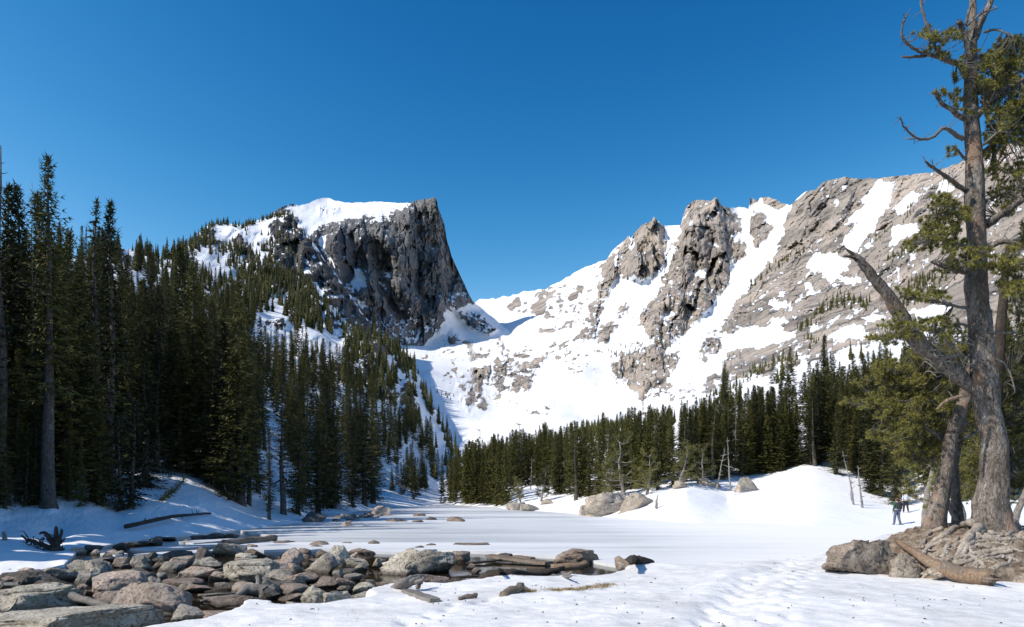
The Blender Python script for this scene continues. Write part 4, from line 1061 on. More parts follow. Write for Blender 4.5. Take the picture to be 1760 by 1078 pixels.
def slab(name, poly, top, thick, mat, seed, jag=0.25, step=1.2):
    """irregular sheet of ice: jagged outline, a real edge, a top that is a fine grid of its own"""
    g = [Vector(ground_pt(u, v, top)[:2]) for u, v in poly]
    out_ = []
    for a, b in zip(g, g[1:] + g[:1]):
        n = max(1, min(60, int((b - a).length / step)))
        for i in range(n):
            p = a.lerp(b, i / n)
            s = jag * min(1.0, p.y / 30 + 0.25)
            out_.append((p.x + s * 2.0 * float(vn(p.x * 1.1, p.y * 1.1, seed=seed)), p.y + s * float(vn(p.x * 1.3, p.y * 1.3, seed=seed + 1)), top))
    import bmesh
    bm = bmesh.new()
    vs = [bm.verts.new(p) for p in out_]
    f = bm.faces.new(vs)
    if f.normal.z < 0: f.normal_flip()
    ex = bmesh.ops.extrude_face_region(bm, geom=[f])
    for e in ex['geom']:
        if isinstance(e, bmesh.types.BMVert): e.co.z = top
    for v_ in vs: v_.co.z = top - thick
    bmesh.ops.triangulate(bm, faces=[x for x in bm.faces if len(x.verts) > 4])
    bmesh.ops.recalc_face_normals(bm, faces=bm.faces)
    me = bpy.data.meshes.new(name)
    bm.to_mesh(me); bm.free()
    a = me.attributes.new('snow', 'FLOAT', 'POINT')
    a.data.foreach_set('value', np.full(len(me.vertices), 0.0, dtype=np.float32))
    me.materials.append(mat)
    return me
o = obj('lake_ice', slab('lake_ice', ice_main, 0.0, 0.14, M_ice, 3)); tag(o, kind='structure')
floe_labels = ['long white ice strip on the dark water beside the left boulders', 'wide white ice floe behind the stones at the left', 'thin ice strip just under the shaded snowbank', 'short ice floe among the pale stones at the far left of the water', 'smallest ice sliver against the foot of the snowbank']
for p_, lab in zip(ice_floes, floe_labels):
    o = obj('ice_floe', slab('ice_floe', p_, -0.03, 0.09, M_ice, 9, 0.12, 0.5)); tag(o, lab, 'ice', 'ice floes by the left shore')

def mat_snowfield():
    m, t, b = newmat('spring_snow')
    k = NB(t)
    c = k.coord()
    n1 = k.noise(c, 0.7, 5, 0.6)
    n2 = k.noise(k.mapping(c, (3.0, 7.0, 3)), 1.0, 8, 0.72)
    n3 = k.noise(c, 30, 3, 0.6)
    cc = k.ramp(k.math('ADD', k.math('MULTIPLY', n1, 0.55), k.math('MULTIPLY', n2, 0.45)), [(0.36, (0.60, 0.60, 0.60)), (0.5, (0.77, 0.77, 0.772)), (0.60, (0.87, 0.87, 0.87))])
    deb = k.ramp(k.math('MULTIPLY', k.ramp(k.voro(c, 6.0), [(0.0, 1.0), (0.09, 0.0)]), k.ramp(k.noise(c, 1.1, 2), [(0.5, 0.0), (0.6, 1.0)])), [(0.2, 0.0), (0.7, 0.75)])
    cc = k.mix(deb, cc, (0.22, 0.18, 0.15))
    k.l(cc, b.inputs['Base Color'])
    b.inputs['Roughness'].default_value = 0.7
    b.inputs['Specular IOR Level'].default_value = 0.25
    h = k.math('ADD', n2, k.math('MULTIPLY', n3, 0.3))
    k.l(k.bump(h, 0.7, 0.06), b.inputs['Normal'])
    return m
M_snow = mat_snowfield()
snow_poly = [(150, 1110), (270, 1092), (320, 1082), (340, 1075), (362, 1066), (405, 1050), (416, 1041), (443, 1036), (478, 1041), (488, 1048), (520, 1046), (546, 1046), (596, 1040), (620, 1032), (640, 1029), (628, 1018), (645, 1011), (675, 1005), (679, 999), (728, 1001), (770, 1004), (804, 1000), (813, 998), (829, 999), (844, 993), (877, 992), (946, 993), (984, 988), (1020, 991),
             (1048, 986), (1056, 984), (1090, 978), (1125, 976), (1180, 982), (1250, 973), (1330, 962), (1400, 950), (1460, 935), (1510, 920), (1560, 909), (1700, 897), (2500, 890), (2500, 2600), (-300, 2600), (0, 1150)]
footprints = []
_fr = random.Random(21)
for path_ in ([(1180, 1120), (1290, 1010), (1380, 950), (1460, 922), (1520, 906), (1545, 898)], [(1330, 1100), (1345, 1030), (1400, 975), (1450, 940), (1530, 908)], [(700, 1100), (760, 1060), (830, 1040), (900, 1035)]):
    g_ = [Vector(ground_pt(u_, v_, 0.1)[:2]) for u_, v_ in path_]
    for a_, b__ in zip(g_, g_[1:]):
        n_ = max(1, int((b__ - a_).length / 0.42)); d_ = (b__ - a_).normalized()
        for i_ in range(n_):
            q_ = a_.lerp(b__, i_ / n_) + Vector((-d_.y, d_.x)) * (0.13 if i_ % 2 else -0.13)
            footprints.append((q_.x + _fr.gauss(0, 0.05), q_.y + _fr.gauss(0, 0.05)))
def snow_height(X, Y):
    """height of the near snow field over ground position"""
    X = np.asarray(X, float); Y = np.asarray(Y, float)
    g = [ground_pt(u, v + (9 if 600 < u < 1062 else 5 if 330 < u <= 600 else 0), 0.03)[:2] for u, v in snow_poly]
    wx = X + 0.10 * fbm(X * 1.7, Y * 1.7, o=3, seed=81); wy = Y + 0.10 * fbm(X * 1.7, Y * 1.7, o=3, seed=82)
    d = strokedist(wx, wy, g + g[:1])
    d = np.where(inpoly(wx, wy, g), d, -d)
    right = sst(4.0, 8.0, X + (Y - 25) * 0.12)
    edge = 0.16 * (1 - right) + 0.03
    z = -0.30 + sst(-0.05, 0.12, d) * (0.30 + edge) + sst(0.1, 3.0, d) * 0.06
    z = z + (0.03 * fbm(X * 0.6, Y * 0.6, o=3, seed=83) + 0.020 * fbm(X * 2.8, Y * 3.6, o=4, seed=84)) * sst(0, 0.5, d)
    trail = [ground_pt(u_, v_, 0.1)[:2] for u_, v_ in ((1210, 1120), (1290, 1010), (1380, 950), (1460, 922), (1520, 906), (1545, 898))]
    dt = strokedist(X, Y, trail)
    z = z - 0.05 * sst(0.55, 0.1, dt) * (0.6 + 0.8 * fbm(X * 2.6, Y * 2.2, o=2, seed=85)) + 0.02 * sst(0.3, 0.6, dt) * sst(1.0, 0.6, dt)
    for fx, fy in footprints:
        m_ = (np.abs(X - fx) < 0.5) & (np.abs(Y - fy) < 0.6)
        if m_.any(): z = z - m_ * 0.075 * np.exp(-(((X - fx) / 0.11) ** 2 + ((Y - fy) / 0.17) ** 2))
    z = z + sst(36, 50, Y) * 0.25
    return z
us = np.arange(-150, 2400, 5.0); Ys = np.r_[np.geomspace(2.6, 9, 40)[:-1], np.geomspace(9, 52, 380)]
UU, YY = np.meshgrid(us, Ys)
XX = (UU - CU) / F * YY
ZZ = snow_height(XX, YY)
idx = np.arange(UU.size).reshape(UU.shape)
keep = (np.maximum.reduce([ZZ[:-1, :-1], ZZ[1:, :-1], ZZ[:-1, 1:], ZZ[1:, 1:]]) > -0.25).ravel()
q = np.stack([idx[:-1, :-1], idx[:-1, 1:], idx[1:, 1:], idx[1:, :-1]], -1).reshape(-1, 4)[keep]
tag(obj('snow_field', mesh_np('snow_field', np.stack([XX, YY, ZZ], -1).reshape(-1, 3), q, M_snow, True)), kind='structure')

# ------------------------------------------------------------------ rocks
def mat_rock(name, cols, lichen, wet=True):
    m, t, b = newmat(name)
    k = NB(t)
    c = k.coord('Object')
    w = k.n('ShaderNodeVectorMath', operation='ADD')
    rn = k.n('ShaderNodeObjectInfo')
    cx = k.n('ShaderNodeCombineXYZ')
    for i_ in range(3): k.l(k.math('MULTIPLY', rn.outputs['Random'], 37.0 + 11 * i_), cx.inputs[i_])
    k.l(c, w.inputs[0]); k.l(cx.outputs[0], w.inputs[1])
    c = w.outputs[0]
    n1 = k.noise(c, 2.2, 6, 0.65)
    n2 = k.noise(c, 18, 5, 0.75)
    n3 = k.noise(c, 5.0, 8, 0.7, 0.6)
    base = k.ramp(n1, [(0.34, cols[0]), (0.5, cols[1]), (0.66, cols[2])])
    val = k.math('ADD', 1.08, k.math('MULTIPLY', rn.outputs['Random'], 0.5))
    base = k.mix(1.0, base, val, 'MULTIPLY')
    base = k.mix(k.ramp(n2, [(0.38, 0.9), (0.49, 0.0)]), base, (0.045, 0.038, 0.032))
    base = k.mix(k.ramp(n2, [(0.58, 0.0), (0.68, 0.55)]), base, tuple(min(0.6, x * 1.5) for x in cols[2]))
    base = k.mix(k.ramp(n3, [(0.52, 0.0), (0.6, 0.75)]), base, lichen)
    if wet:
        geo = k.n('ShaderNodeNewGeometry')
        sep = k.n('ShaderNodeSeparateXYZ'); k.l(geo.outputs['Position'], sep.inputs[0])
        zz = k.math('ADD', sep.outputs[2], k.math('MULTIPLY', k.math('SUBTRACT', n3, 0.5), 0.10))
        wf = k.ramp(k.math('ADD', zz, 0.5), [(0.44, 0.75), (0.53, 0.0)])
        base = k.mix(wf, base, (0.05, 0.036, 0.026))
        k.l(k.math('SUBTRACT', 0.85, k.math('MULTIPLY', wf, 0.5)), b.inputs['Roughness'])
    else:
        b.inputs['Roughness'].default_value = 0.88
    k.l(base, b.inputs['Base Color'])
    b.inputs['Specular IOR Level'].default_value = 0.25
    h = k.math('ADD', k.math('MULTIPLY', n2, 0.45), n3)
    k.l(k.bump(h, 1.0, 0.10), b.inputs['Normal'])
    return m
MR = {
    'pale': mat_rock('pale_lichen_granite', [(0.30, 0.265, 0.215), (0.43, 0.39, 0.325), (0.53, 0.49, 0.42)], (0.36, 0.345, 0.235)),
    'tan': mat_rock('pinkish_granite', [(0.27, 0.21, 0.165), (0.41, 0.325, 0.265), (0.52, 0.43, 0.365)], (0.45, 0.41, 0.35)),
    'grey': mat_rock('grey_granite', [(0.19, 0.17, 0.145), (0.31, 0.28, 0.24), (0.43, 0.395, 0.345)], (0.34, 0.325, 0.24)),
    'brown': mat_rock('brown_wet_stone', [(0.14, 0.105, 0.083), (0.235, 0.18, 0.145), (0.34, 0.275, 0.225)], (0.27, 0.245, 0.21)),
    'dark': mat_rock('dark_stone', [(0.06, 0.056, 0.052), (0.11, 0.10, 0.092), (0.18, 0.165, 0.15)], (0.16, 0.155, 0.125)),
}
import bmesh
_ico = {}
def ico(sub):
    if sub not in _ico:
        bm = bmesh.new(); bmesh.ops.create_icosphere(bm, subdivisions=sub, radius=1.0)
        _ico[sub] = (np.array([v.co[:] for v in bm.verts]), np.array([[v.index for v in f.verts] for f in bm.faces]))
        bm.free()
    return _ico[sub]
def rock_verts(seed, sub, style='round', facets=12, rough=1.0):
    r = np.random.RandomState(seed)
    V, Fc = ico(sub); V = V.copy()
    ex = 0.5 if style == 'slab' else 0.66
    if style != 'peak': V = np.sign(V) * np.abs(V) ** ex; a_ = r.uniform(0, 1.57); V[:, :2] = V[:, :2] @ np.array([[math.cos(a_), -math.sin(a_)], [math.sin(a_), math.cos(a_)]])
    if style == 'peak':
        zz = (V[:, 2] + 1) / 2; s = 1 - 0.55 * np.clip(zz, 0, 1) ** 1.2
        V[:, 0] *= s; V[:, 1] *= s; V[:, 0] += 0.35 * (r.rand() - 0.5) * zz
    for _ in range(facets):
        n = r.normal(size=3); n[2] = n[2] * 0.8 + 0.15; n /= np.linalg.norm(n)
        d = r.uniform(0.40, 0.78)
        e = V @ n - d
        V = V - np.outer(np.where(e > 0, e * 0.985, 0), n)
    o = r.rand(3) * 50
    nrm = V / (np.linalg.norm(V, axis=1, keepdims=True) + 1e-9)
    Q = V + o
    dsp = 0.055 * fbm(Q[:, 0] * 1.6, Q[:, 1] * 1.6, Q[:, 2] * 1.6, 3, seed % 97) + rough * 0.055 * ridged(Q[:, 0] * 3.2, Q[:, 1] * 3.2, Q[:, 2] * 3.6, 3, seed % 89)
    if sub >= 4: dsp = dsp + rough * 0.02 * fbm(Q[:, 0] * 11, Q[:, 1] * 11, Q[:, 2] * 11, 2, seed % 83)
    dsp = dsp + rough * 0.05 * np.minimum(0, np.abs(vn(Q[:, 0] * 1.3, Q[:, 1] * 1.3, Q[:, 2] * 2.6, seed % 71)) - 0.12) / 0.12
    V = V + nrm * dsp[:, None]
    return V, Fc
rock_n = [0]
def rock(bbox, mat='grey', label=None, group=None, style='round', z0=-0.10, sub=None, depth=0.8, name='rock', yc=None, sink=0.3, rough=1.0, facets=9, tilt=0.0, seed=None, cat='rock'):
    """boulder whose visible outline fills the given photo box, standing where its foot meets the ground of height z0"""
    u0, v0, u1, v1 = bbox
    rock_n[0] += 1
    sd_ = seed if seed is not None else rock_n[0] * 13 + 5
    Y = yc if yc else YZ0(v1, z0)
    if sub is None: sub = 5 if (u1 - u0) > 75 else 4 if (u1 - u0) > 26 else 3
    V, Fc = rock_verts(sd_, sub, style, facets, rough)
    if tilt:
        c_, s_ = math.cos(tilt), math.sin(tilt)
        x, z = V[:, 0] * c_ - V[:, 2] * s_, V[:, 0] * s_ + V[:, 2] * c_
        V[:, 0], V[:, 2] = x, z
    W = (u1 - u0) / F * Y; D = W * depth
    Yc = Y + D * 0.42
    W *= Yc / Y
    Htop = EYE + (CV - v0) / F * (Yc)      # height of the crest above the lake
    Htop = max(Htop, z0 + 0.06)
    mn, mx = V.min(0), V.max(0)
    V[:, 0] = (V[:, 0] - mn[0]) / (mx[0] - mn[0]) - 0.5
    V[:, 1] = (V[:, 1] - mn[1]) / (mx[1] - mn[1]) - 0.5
    V[:, 2] = (V[:, 2] - mn[2]) / (mx[2] - mn[2])
    Hh = (Htop - z0) * (1 + sink)
    V = V * np.array([W, D, Hh])
    V[:, 2] -= (Htop - z0) * sink
    me = mesh_np(name, V, Fc, MR[mat], sub > 3)
    o = obj(name, me, None, (((u0 + u1) / 2 - CU) / F * Yc, Yc, z0))
    tag(o, label, cat, group)
    return o
# (box in photo pixels, colour, style, label)
ROCKS = [
 ((-70, 999, 146, 1056), 'pale', 'slab', 'huge pale lichen-covered slab at the left edge, behind the lowest slab'),
 ((-90, 1043, 258, 1110), 'pale', 'slab', 'lowest and largest pale slab in the bottom left corner'),
 ((155, 981, 252, 1030), 'tan', 'round', 'pinkish rounded boulder behind the triangular boulder'),
 ((190, 997, 340, 1066), 'tan', 'peak', 'big triangular tan boulder with snow scraps on its foot'),
 ((286, 1040, 352, 1078), 'grey', 'round', 'knobbly grey rock at the right foot of the triangular boulder'),
 ((22, 980, 106, 1006), 'dark', 'slab', 'long blackish rock behind the huge pale slab'),
 ((70, 974, 128, 1001), 'grey', 'round', 'mottled grey rock at the right end of the long blackish rock'),
 ((120, 962, 166, 986), 'grey', 'slab', 'left one of two slanting slabs beside the snow hummock'),
 ((140, 961, 187, 989), 'grey', 'slab', 'right one of two slanting slabs beside the snow hummock'),
 ((148, 976, 186, 1004), 'pale', 'slab', 'tilted pale rock in front of the two slanting slabs'),
 ((131, 991, 154, 1005), 'grey', 'round', 'small round grey cobble left of the pinkish boulder'),
 ((129, 1003, 154, 1018), 'brown', 'round', 'brown cobble right under the round grey cobble'),
 ((175, 966, 199, 986), 'grey', 'round', 'stubby rock behind the pinkish boulder, right of the slanting slabs'),
 ((193, 956, 230, 975), 'brown', 'round', 'smooth brown boulder behind the pinkish boulder'),
 ((224, 953, 254, 977), 'grey', 'peak', 'pointed grey rock right of the smooth brown boulder'),
 ((246, 949, 270, 968), 'dark', 'peak', 'dark wedge-shaped rock behind the pointed grey rock'),
 ((230, 964, 266, 982), 'grey', 'slab', 'flat-topped rock in front of the dark wedge-shaped rock'),
 ((222, 976, 268, 998), 'dark', 'round', 'dark rock between the pinkish boulder and the still pool'),
 ((247, 983, 267, 996), 'brown', 'round', 'little egg-shaped brown stone on the left rim of the still pool'),
 ((122, 940, 151, 953), 'tan', 'round', 'pale stone nearest to the dark root mass'),
 ((155, 944, 174, 954), 'pale', 'slab', 'snow-dusted stone, second from the dark root mass'),
 ((179, 945, 201, 957), 'tan', 'round', 'tan stone in the row of pale stones right of the root mass'),
 ((196, 946, 214, 957), 'grey', 'peak', 'pointed stone at the right end of the row by the root mass'),
 ((-10, 998, 17, 1014), 'grey', 'round', 'small grey stone at the very left edge behind the huge slab'),
 ((8, 1000, 38, 1015), 'grey', 'slab', 'small flat stone at the left behind the huge slab'),
 ((-8, 984, 30, 1002), 'dark', 'round', 'black stone at the left edge below the snow hummock'),
 ((26, 975, 59, 988), 'tan', 'round', 'light tan stone at the waterline below the snow hummock'),
 ((8, 978, 28, 987), 'dark', 'round', 'small black stone beside the light tan stone at the snow hummock'),
 ((165, 1016, 224, 1045), 'brown', 'round', 'brown rock tucked between the pinkish and the triangular boulder'),
 ((144, 1014, 160, 1024), 'brown', 'round', 'tiny brown stone at the left foot of the pinkish boulder'),
 ((336, 938, 368, 968), 'dark', 'peak', 'dark pyramid-shaped boulder standing behind the pool'),
 ((364, 932, 428, 957), 'grey', 'slab', 'slanting boulder with pale top and black front behind the flat-topped boulder'),
 ((420, 943, 456, 958), 'brown', 'round', 'low brown rock at the ice edge right of the slanting boulder'),
 ((424, 935, 446, 945), 'brown', 'round', 'small brown rock on the ice edge behind the slanting boulder'),
 ((331, 961, 353, 975), 'grey', 'peak', 'small grey rock at the foot of the dark pyramid boulder'),
 ((288, 955, 334, 975), 'tan', 'slab', 'tan rock with a black right end, left of the pyramid boulder'),
 ((344, 957, 390, 979), 'grey', 'slab', 'ridged grey rock behind the smooth white rock'),
 ((308, 972, 382, 998), 'tan', 'slab', 'smooth whitish long rock lying at the edge of the still pool'),
 ((378, 961, 478, 1002), 'pale', 'slab', 'big flat-topped boulder with a black shaded face in the middle of the rock field'),
 ((403, 950, 441, 965), 'pale', 'round', 'greenish lichen rock just behind the big flat-topped boulder'),
 ((356, 982, 386, 1000), 'tan', 'round', 'rounded rock leaning on the left of the big flat-topped boulder'),
 ((478, 941, 522, 976), 'tan', 'peak', 'upright pinkish rock right of the big flat-topped boulder'),
 ((462, 962, 487, 975), 'brown', 'round', 'brown rock at the left foot of the upright pinkish rock'),
 ((283, 945, 330, 960), 'dark', 'slab', 'dark jagged rock left behind the pyramid boulder'),
 ((238, 956, 266, 972), 'dark', 'round', 'dark stone in front of the dark wedge-shaped rock'),
 ((262, 955, 290, 970), 'dark', 'round', 'dark stone left of the tan rock with the black end'),
 ((262, 966, 290, 980), 'brown', 'slab', 'low brown stone at the back rim of the still pool'),
 ((248, 990, 277, 1010), 'grey', 'peak', 'rough grey stone right behind the triangular boulder'),
 ((269, 983, 287, 997), 'grey', 'peak', 'pointed stone standing at the left of the still pool'),
 ((280, 995, 352, 1010), 'brown', 'slab', 'half-drowned brown slab in the still pool'),
 ((315, 1004, 372, 1020), 'brown', 'slab', 'half-drowned rounded rock in front of the drowned slab'),
 ((384, 1004, 411, 1014), 'brown', 'slab', 'small drowned stone below the big flat-topped boulder'),
 ((400, 999, 449, 1022), 'tan', 'round', 'tan rock behind the gnarled stump with two pale prongs'),
 ((461, 979, 508, 1005), 'grey', 'round', 'crumbly grey rock right of the big flat-topped boulder'),
 ((495, 968, 523, 985), 'tan', 'round', 'small tan rock below the upright pinkish rock'),
 ((354, 1022, 443, 1045), 'brown', 'slab', 'long brown slab beside the black pool above the snow edge'),
 ((446, 1007, 483, 1033), 'dark', 'round', 'dark rock under the gnarled stump'),
 ((481, 1003, 532, 1026), 'brown', 'round', 'reddish brown rock with a snow cap left of the ribbed lichen rock'),
 ((487, 1033, 521, 1049), 'grey', 'slab', 'small speckled rock set in the snow edge left of the ribbed lichen rock'),
 ((478, 1020, 526, 1038), 'brown', 'round', 'brown rock behind the small speckled rock in the snow edge'),
 ((336, 1047, 452, 1076), 'brown', 'slab', 'smooth brown rock half buried in the snow at the bottom'),
 ((530, 949, 588, 986), 'grey', 'round', 'ribbed grey boulder standing in the dark water'),
 ((567, 937, 605, 974), 'pale', 'peak', 'tall lichen-grey boulder attached behind the ribbed boulder'),
 ((599, 949, 619, 966), 'tan', 'slab', 'small angular rock right of the tall lichen-grey boulder'),
 ((609, 968, 633, 983), 'grey', 'peak', 'small jagged rock alone in the black pool'),
 ((512, 982, 556, 1001), 'brown', 'round', 'brown rock below the ribbed boulder'),
 ((499, 984, 530, 995), 'brown', 'slab', 'low brown stone right of the crumbly grey rock'),
 ((540, 989, 594, 1013), 'brown', 'round', 'big rounded brown rock in front of the ribbed boulder'),
 ((578, 992, 618, 1012), 'brown', 'round', 'dark brown rounded rock right of the big rounded brown rock'),
 ((571, 979, 591, 994), 'grey', 'peak', 'small upright grey stone at the right foot of the ribbed boulder'),
 ((590, 985, 627, 1000), 'grey', 'round', 'wet grey rock at the left shore of the black pool'),
 ((518, 1005, 568, 1048), 'pale', 'peak', 'steep yellowish lichen rock rising from the snow edge'),
 ((543, 1012, 610, 1048), 'pale', 'round', 'broad yellowish lichen boulder at the snow edge'),
 ((579, 1007, 605, 1020), 'brown', 'round', 'smooth brown stone behind the broad lichen boulder'),
 ((606, 1001, 649, 1022), 'pale', 'peak', 'pale rough rock right of the broad lichen boulder'),
 ((602, 1017, 655, 1035), 'grey', 'round', 'grey lumpy rock right of the broad lichen boulder by the snow'),
 ((650, 1021, 700, 1034), 'brown', 'slab', 'flat brownish rock lying in the snow left of the grey plank'),
 ((645, 1000, 668, 1010), 'brown', 'round', 'small brown stone at the lower right of the black pool'),
 ((652, 941, 756, 988), 'pale', 'round', 'largest lichen-topped boulder in the middle of the shore'),
 ((700, 943, 786, 988), 'grey', 'slab', 'dark right half of the largest mid-shore boulder pair'),
 ((639, 959, 664, 977), 'tan', 'round', 'pinkish knob at the left end of the largest lichen-topped boulder'),
 ((529, 929, 566, 941), 'brown', 'peak', 'flat-pointed brown rock frozen into the ice'),
 ((526, 936, 561, 944), 'brown', 'slab', 'low rock in the ice edge under the flat-pointed rock'),
 ((584, 931, 608, 938), 'brown', 'slab', 'small low rock in the ice, middle of three in a line'),
 ((631, 928, 653, 939), 'brown', 'peak', 'small pyramid rock sticking out of the ice'),
 ((730, 934, 752, 942), 'brown', 'round', 'small mound-like rock in the ice behind the largest boulder'),
 ((705, 938, 729, 946), 'dark', 'round', 'dark stone peeping over the top of the largest boulder'),
 ((468, 929, 514, 938), 'brown', 'slab', 'flat brown rock in the ice left of the flat-pointed rock'),
 ((512, 942, 535, 955), 'brown', 'round', 'brown rock at the ice edge right of the upright pinkish rock'),
 ((538, 944, 571, 957), 'brown', 'round', 'brown rock at the ice edge behind the ribbed boulder'),
 ((594, 942, 628, 952), 'brown', 'slab', 'flat ledge of brown rock at the ice edge behind the black pool'),
 ((624, 943, 644, 953), 'brown', 'slab', 'yellow-brown ledge rock left of the largest boulder'),
 ((519, 952, 535, 962), 'brown', 'round', 'reddish stone in the shade beside the upright pinkish rock'),
 ((770, 947, 808, 968), 'brown', 'round', 'reddish brown rock at the right end of the largest boulder pair'),
 ((774, 932, 848, 942), 'brown', 'slab', 'long low rock frozen in the ice beyond the weathered board'),
 ((802, 968, 822, 978), 'brown', 'slab', 'small flat stone in the pool right of the largest boulder'),
 ((810, 975, 828, 986), 'brown', 'peak', 'small dark pointed stone below the small flat stone in the pool'),
 ((722, 987, 772, 1007), 'brown', 'round', 'rounded brown rock half under snow right of the grey branching driftwood'),
 ((856, 950, 883, 960), 'dark', 'round', 'dark stone behind the weathered board'),
 ((947, 943, 1030, 970), 'brown', 'round', 'dome-shaped brown boulder at the right end of the pool'),
 ((1056, 955, 1090, 988), 'tan', 'round', 'smooth pinkish rock at the right tip of the open water'),
 ((1127, 990, 1146, 1004), 'brown', 'round', 'small round rock left of the flat dark rock in the snow'),
 ((1138, 982, 1190, 1000), 'brown', 'slab', 'flat dark rock lying alone in the snow'),
 ((1432, 1016, 1452, 1024), 'brown', 'slab', 'upper one of two little stones in the open snow'),
 ((1436, 1020, 1457, 1029), 'brown', 'slab', 'lower one of two little stones in the open snow'),
 ((636, 869, 674, 888), 'tan', 'round', 'tan boulder on the far left shore where the ice begins'),
 ((564, 866, 583, 881), 'tan', 'peak', 'pointed pale boulder standing against the dark trees on the far left shore'),
 ((511, 879, 562, 900), 'dark', 'slab', 'snow-flecked dark rock heap at the tip of the left snowbank'),
 ((588, 895, 607, 907), 'tan', 'round', 'small tan rock at the near end of the far stone spit'),
 ((657, 891, 704, 899), 'brown', 'slab', 'long low rock on the ice right of the stone spit'),
 ((709, 882, 732, 889), 'brown', 'round', 'rounded rock on the ice, farthest of the four in the lake'),
 ((708, 893, 728, 900), 'brown', 'round', 'rounded rock on the ice, nearest of the four in the lake'),
 ((731, 888, 751, 896), 'dark', 'peak', 'dark peaked rock on the ice in the middle of the lake'),
 ((767, 888, 800, 899), 'brown', 'round', 'largest rock standing alone on the lake ice'),
 ((620, 903, 640, 907), 'dark', 'slab', 'tiny dark stone in the ice in front of the stone spit'),
]
for bb, mt, stl, lab in ROCKS:
    w = bb[2] - bb[0]
    rock(bb, mt, lab, 'rocks of the stony shore', stl, facets=9 if stl == 'round' else 11, rough=1.3 if mt in ('pale', 'grey') else 0.8, tilt=(0.35 if 'slant' in lab or 'tilted' in lab else 0.0), depth=0.6 if w > 120 else 0.8)
STN = {'slab': 'flat', 'round': 'rounded', 'peak': 'pointed'}
small_rows = {}
def small_stone(where, grp, bb, mt, stl, sub):
    o = rock(bb, mt, '', grp, stl, sub=sub)
    small_rows.setdefault((where, mt + ' ' + STN[stl]), []).append((bb[0] + bb[2], o))
# stone spit on the far left shore
rs = random.Random(5)
for i in range(26):
    u = 570 + rs.random() * 85; v = 884 + (655 - u) * 0.10 + rs.uniform(-4, 6)
    w = rs.uniform(8, 20)
    small_stone('in the far left stone spit', 'stones of the far left spit', (u, v - rs.uniform(3, 6.5), u + w, v + 2), rs.choice(['dark', 'brown', 'grey', 'grey']), rs.choice(['slab', 'round', 'peak']), 2)
for i in range(22):
    u = rs.uniform(90, 395); v = np.interp(u, [90, 240, 400], [950, 930, 918]) + rs.uniform(-2, 8)
    w = rs.uniform(14, 34)
    small_stone('below the left snowbank', 'black stones below the left snowbank', (u, v - rs.uniform(5, 11), u + w, v), 'dark', rs.choice(['slab', 'round', 'peak']), 3)
for i in range(120):
    u = rs.uniform(-5, 650); v = np.interp(u, [0, 120, 300, 650], [1000, 968, 962, 958]) + rs.random() ** 1.2 * np.interp(u, [0, 340, 480, 650], [60, 90, 75, 45])
    w = (8 + 38 * rs.random() ** 2.0) * (0.6 + (v - 930) / 140)
    if v > np.interp(u, [0, 330, 416, 443, 520, 620, 650], [1100, 1072, 1038, 1032, 1040, 1024, 1005]): continue
    small_stone('between the shore boulders', 'small stones between the boulders', (u, v - w * rs.uniform(0.2, 0.45), u + w, v), rs.choice(['dark', 'brown', 'grey', 'grey', 'tan']), rs.choice(['slab', 'slab', 'peak', 'slab', 'round']), 3)
for (where, adj), row in small_rows.items():
    row.sort(key=lambda r_: r_[0])
    for k_, (_, o) in enumerate(row):
        n_ = len(row)
        o['label'] = ('only' if n_ == 1 else ORD[k_] + ' from the left of the' if k_ <= n_ / 2 else ORD[n_ - 1 - k_] + ' from the right of the') + ' small ' + adj + (' stone ' if n_ == 1 else ' stones ') + where
# boulders across the ice, on the shore and on the mound
def shore_rock(bb, mt, stl, lab, Y, sub=4, depth=0.8, grp='boulders on the far shore', rough=1.4):
    u0, v0, u1, v1 = bb
    z0 = EYE + (CV - v1) / F * Y
    return rock(bb, mt, lab, grp, stl, z0=z0, yc=Y, sub=sub, depth=depth, rough=rough, facets=13)
MR['shore'] = mat_rock('sunlit_tan_granite', [(0.28, 0.235, 0.185), (0.40, 0.34, 0.275), (0.50, 0.44, 0.37)], (0.34, 0.315, 0.25), False)
shore_rock((1004, 846, 1088, 893), 'shore', 'slab', 'left half of the big cracked tan boulder on the right shore', 61, 5, 0.5)
shore_rock((1060, 846, 1126, 894), 'shore', 'round', 'right half of the big cracked tan boulder on the right shore', 59.5, 5, 0.6)
shore_rock((994, 867, 1022, 888), 'shore', 'round', 'small tan boulder at the left foot of the big cracked boulder', 64)
shore_rock((868, 863, 904, 880), 'grey', 'slab', 'leftmost grey sloping rock on the far shore', 86)
shore_rock((892, 866, 930, 882), 'grey', 'slab', 'dark-bushed sloping rock, second on the far shore', 82)
shore_rock((924, 857, 958, 874), 'shore', 'round', 'pale rock above the second sloping rock on the far shore', 88)
shore_rock((1154, 826, 1184, 842), 'shore', 'round', 'left rock on the crest of the snow mound', 66, 4, 0.8, 'rocks on the crest of the snow mound')
shore_rock((1196, 822, 1242, 843), 'shore', 'round', 'middle rock on the crest of the snow mound', 69, 4, 0.8, 'rocks on the crest of the snow mound')
shore_rock((1260, 819, 1304, 848), 'shore', 'slab', 'right rock on the crest of the snow mound, sloping to the right', 67, 4, 0.8, 'rocks on the crest of the snow mound')
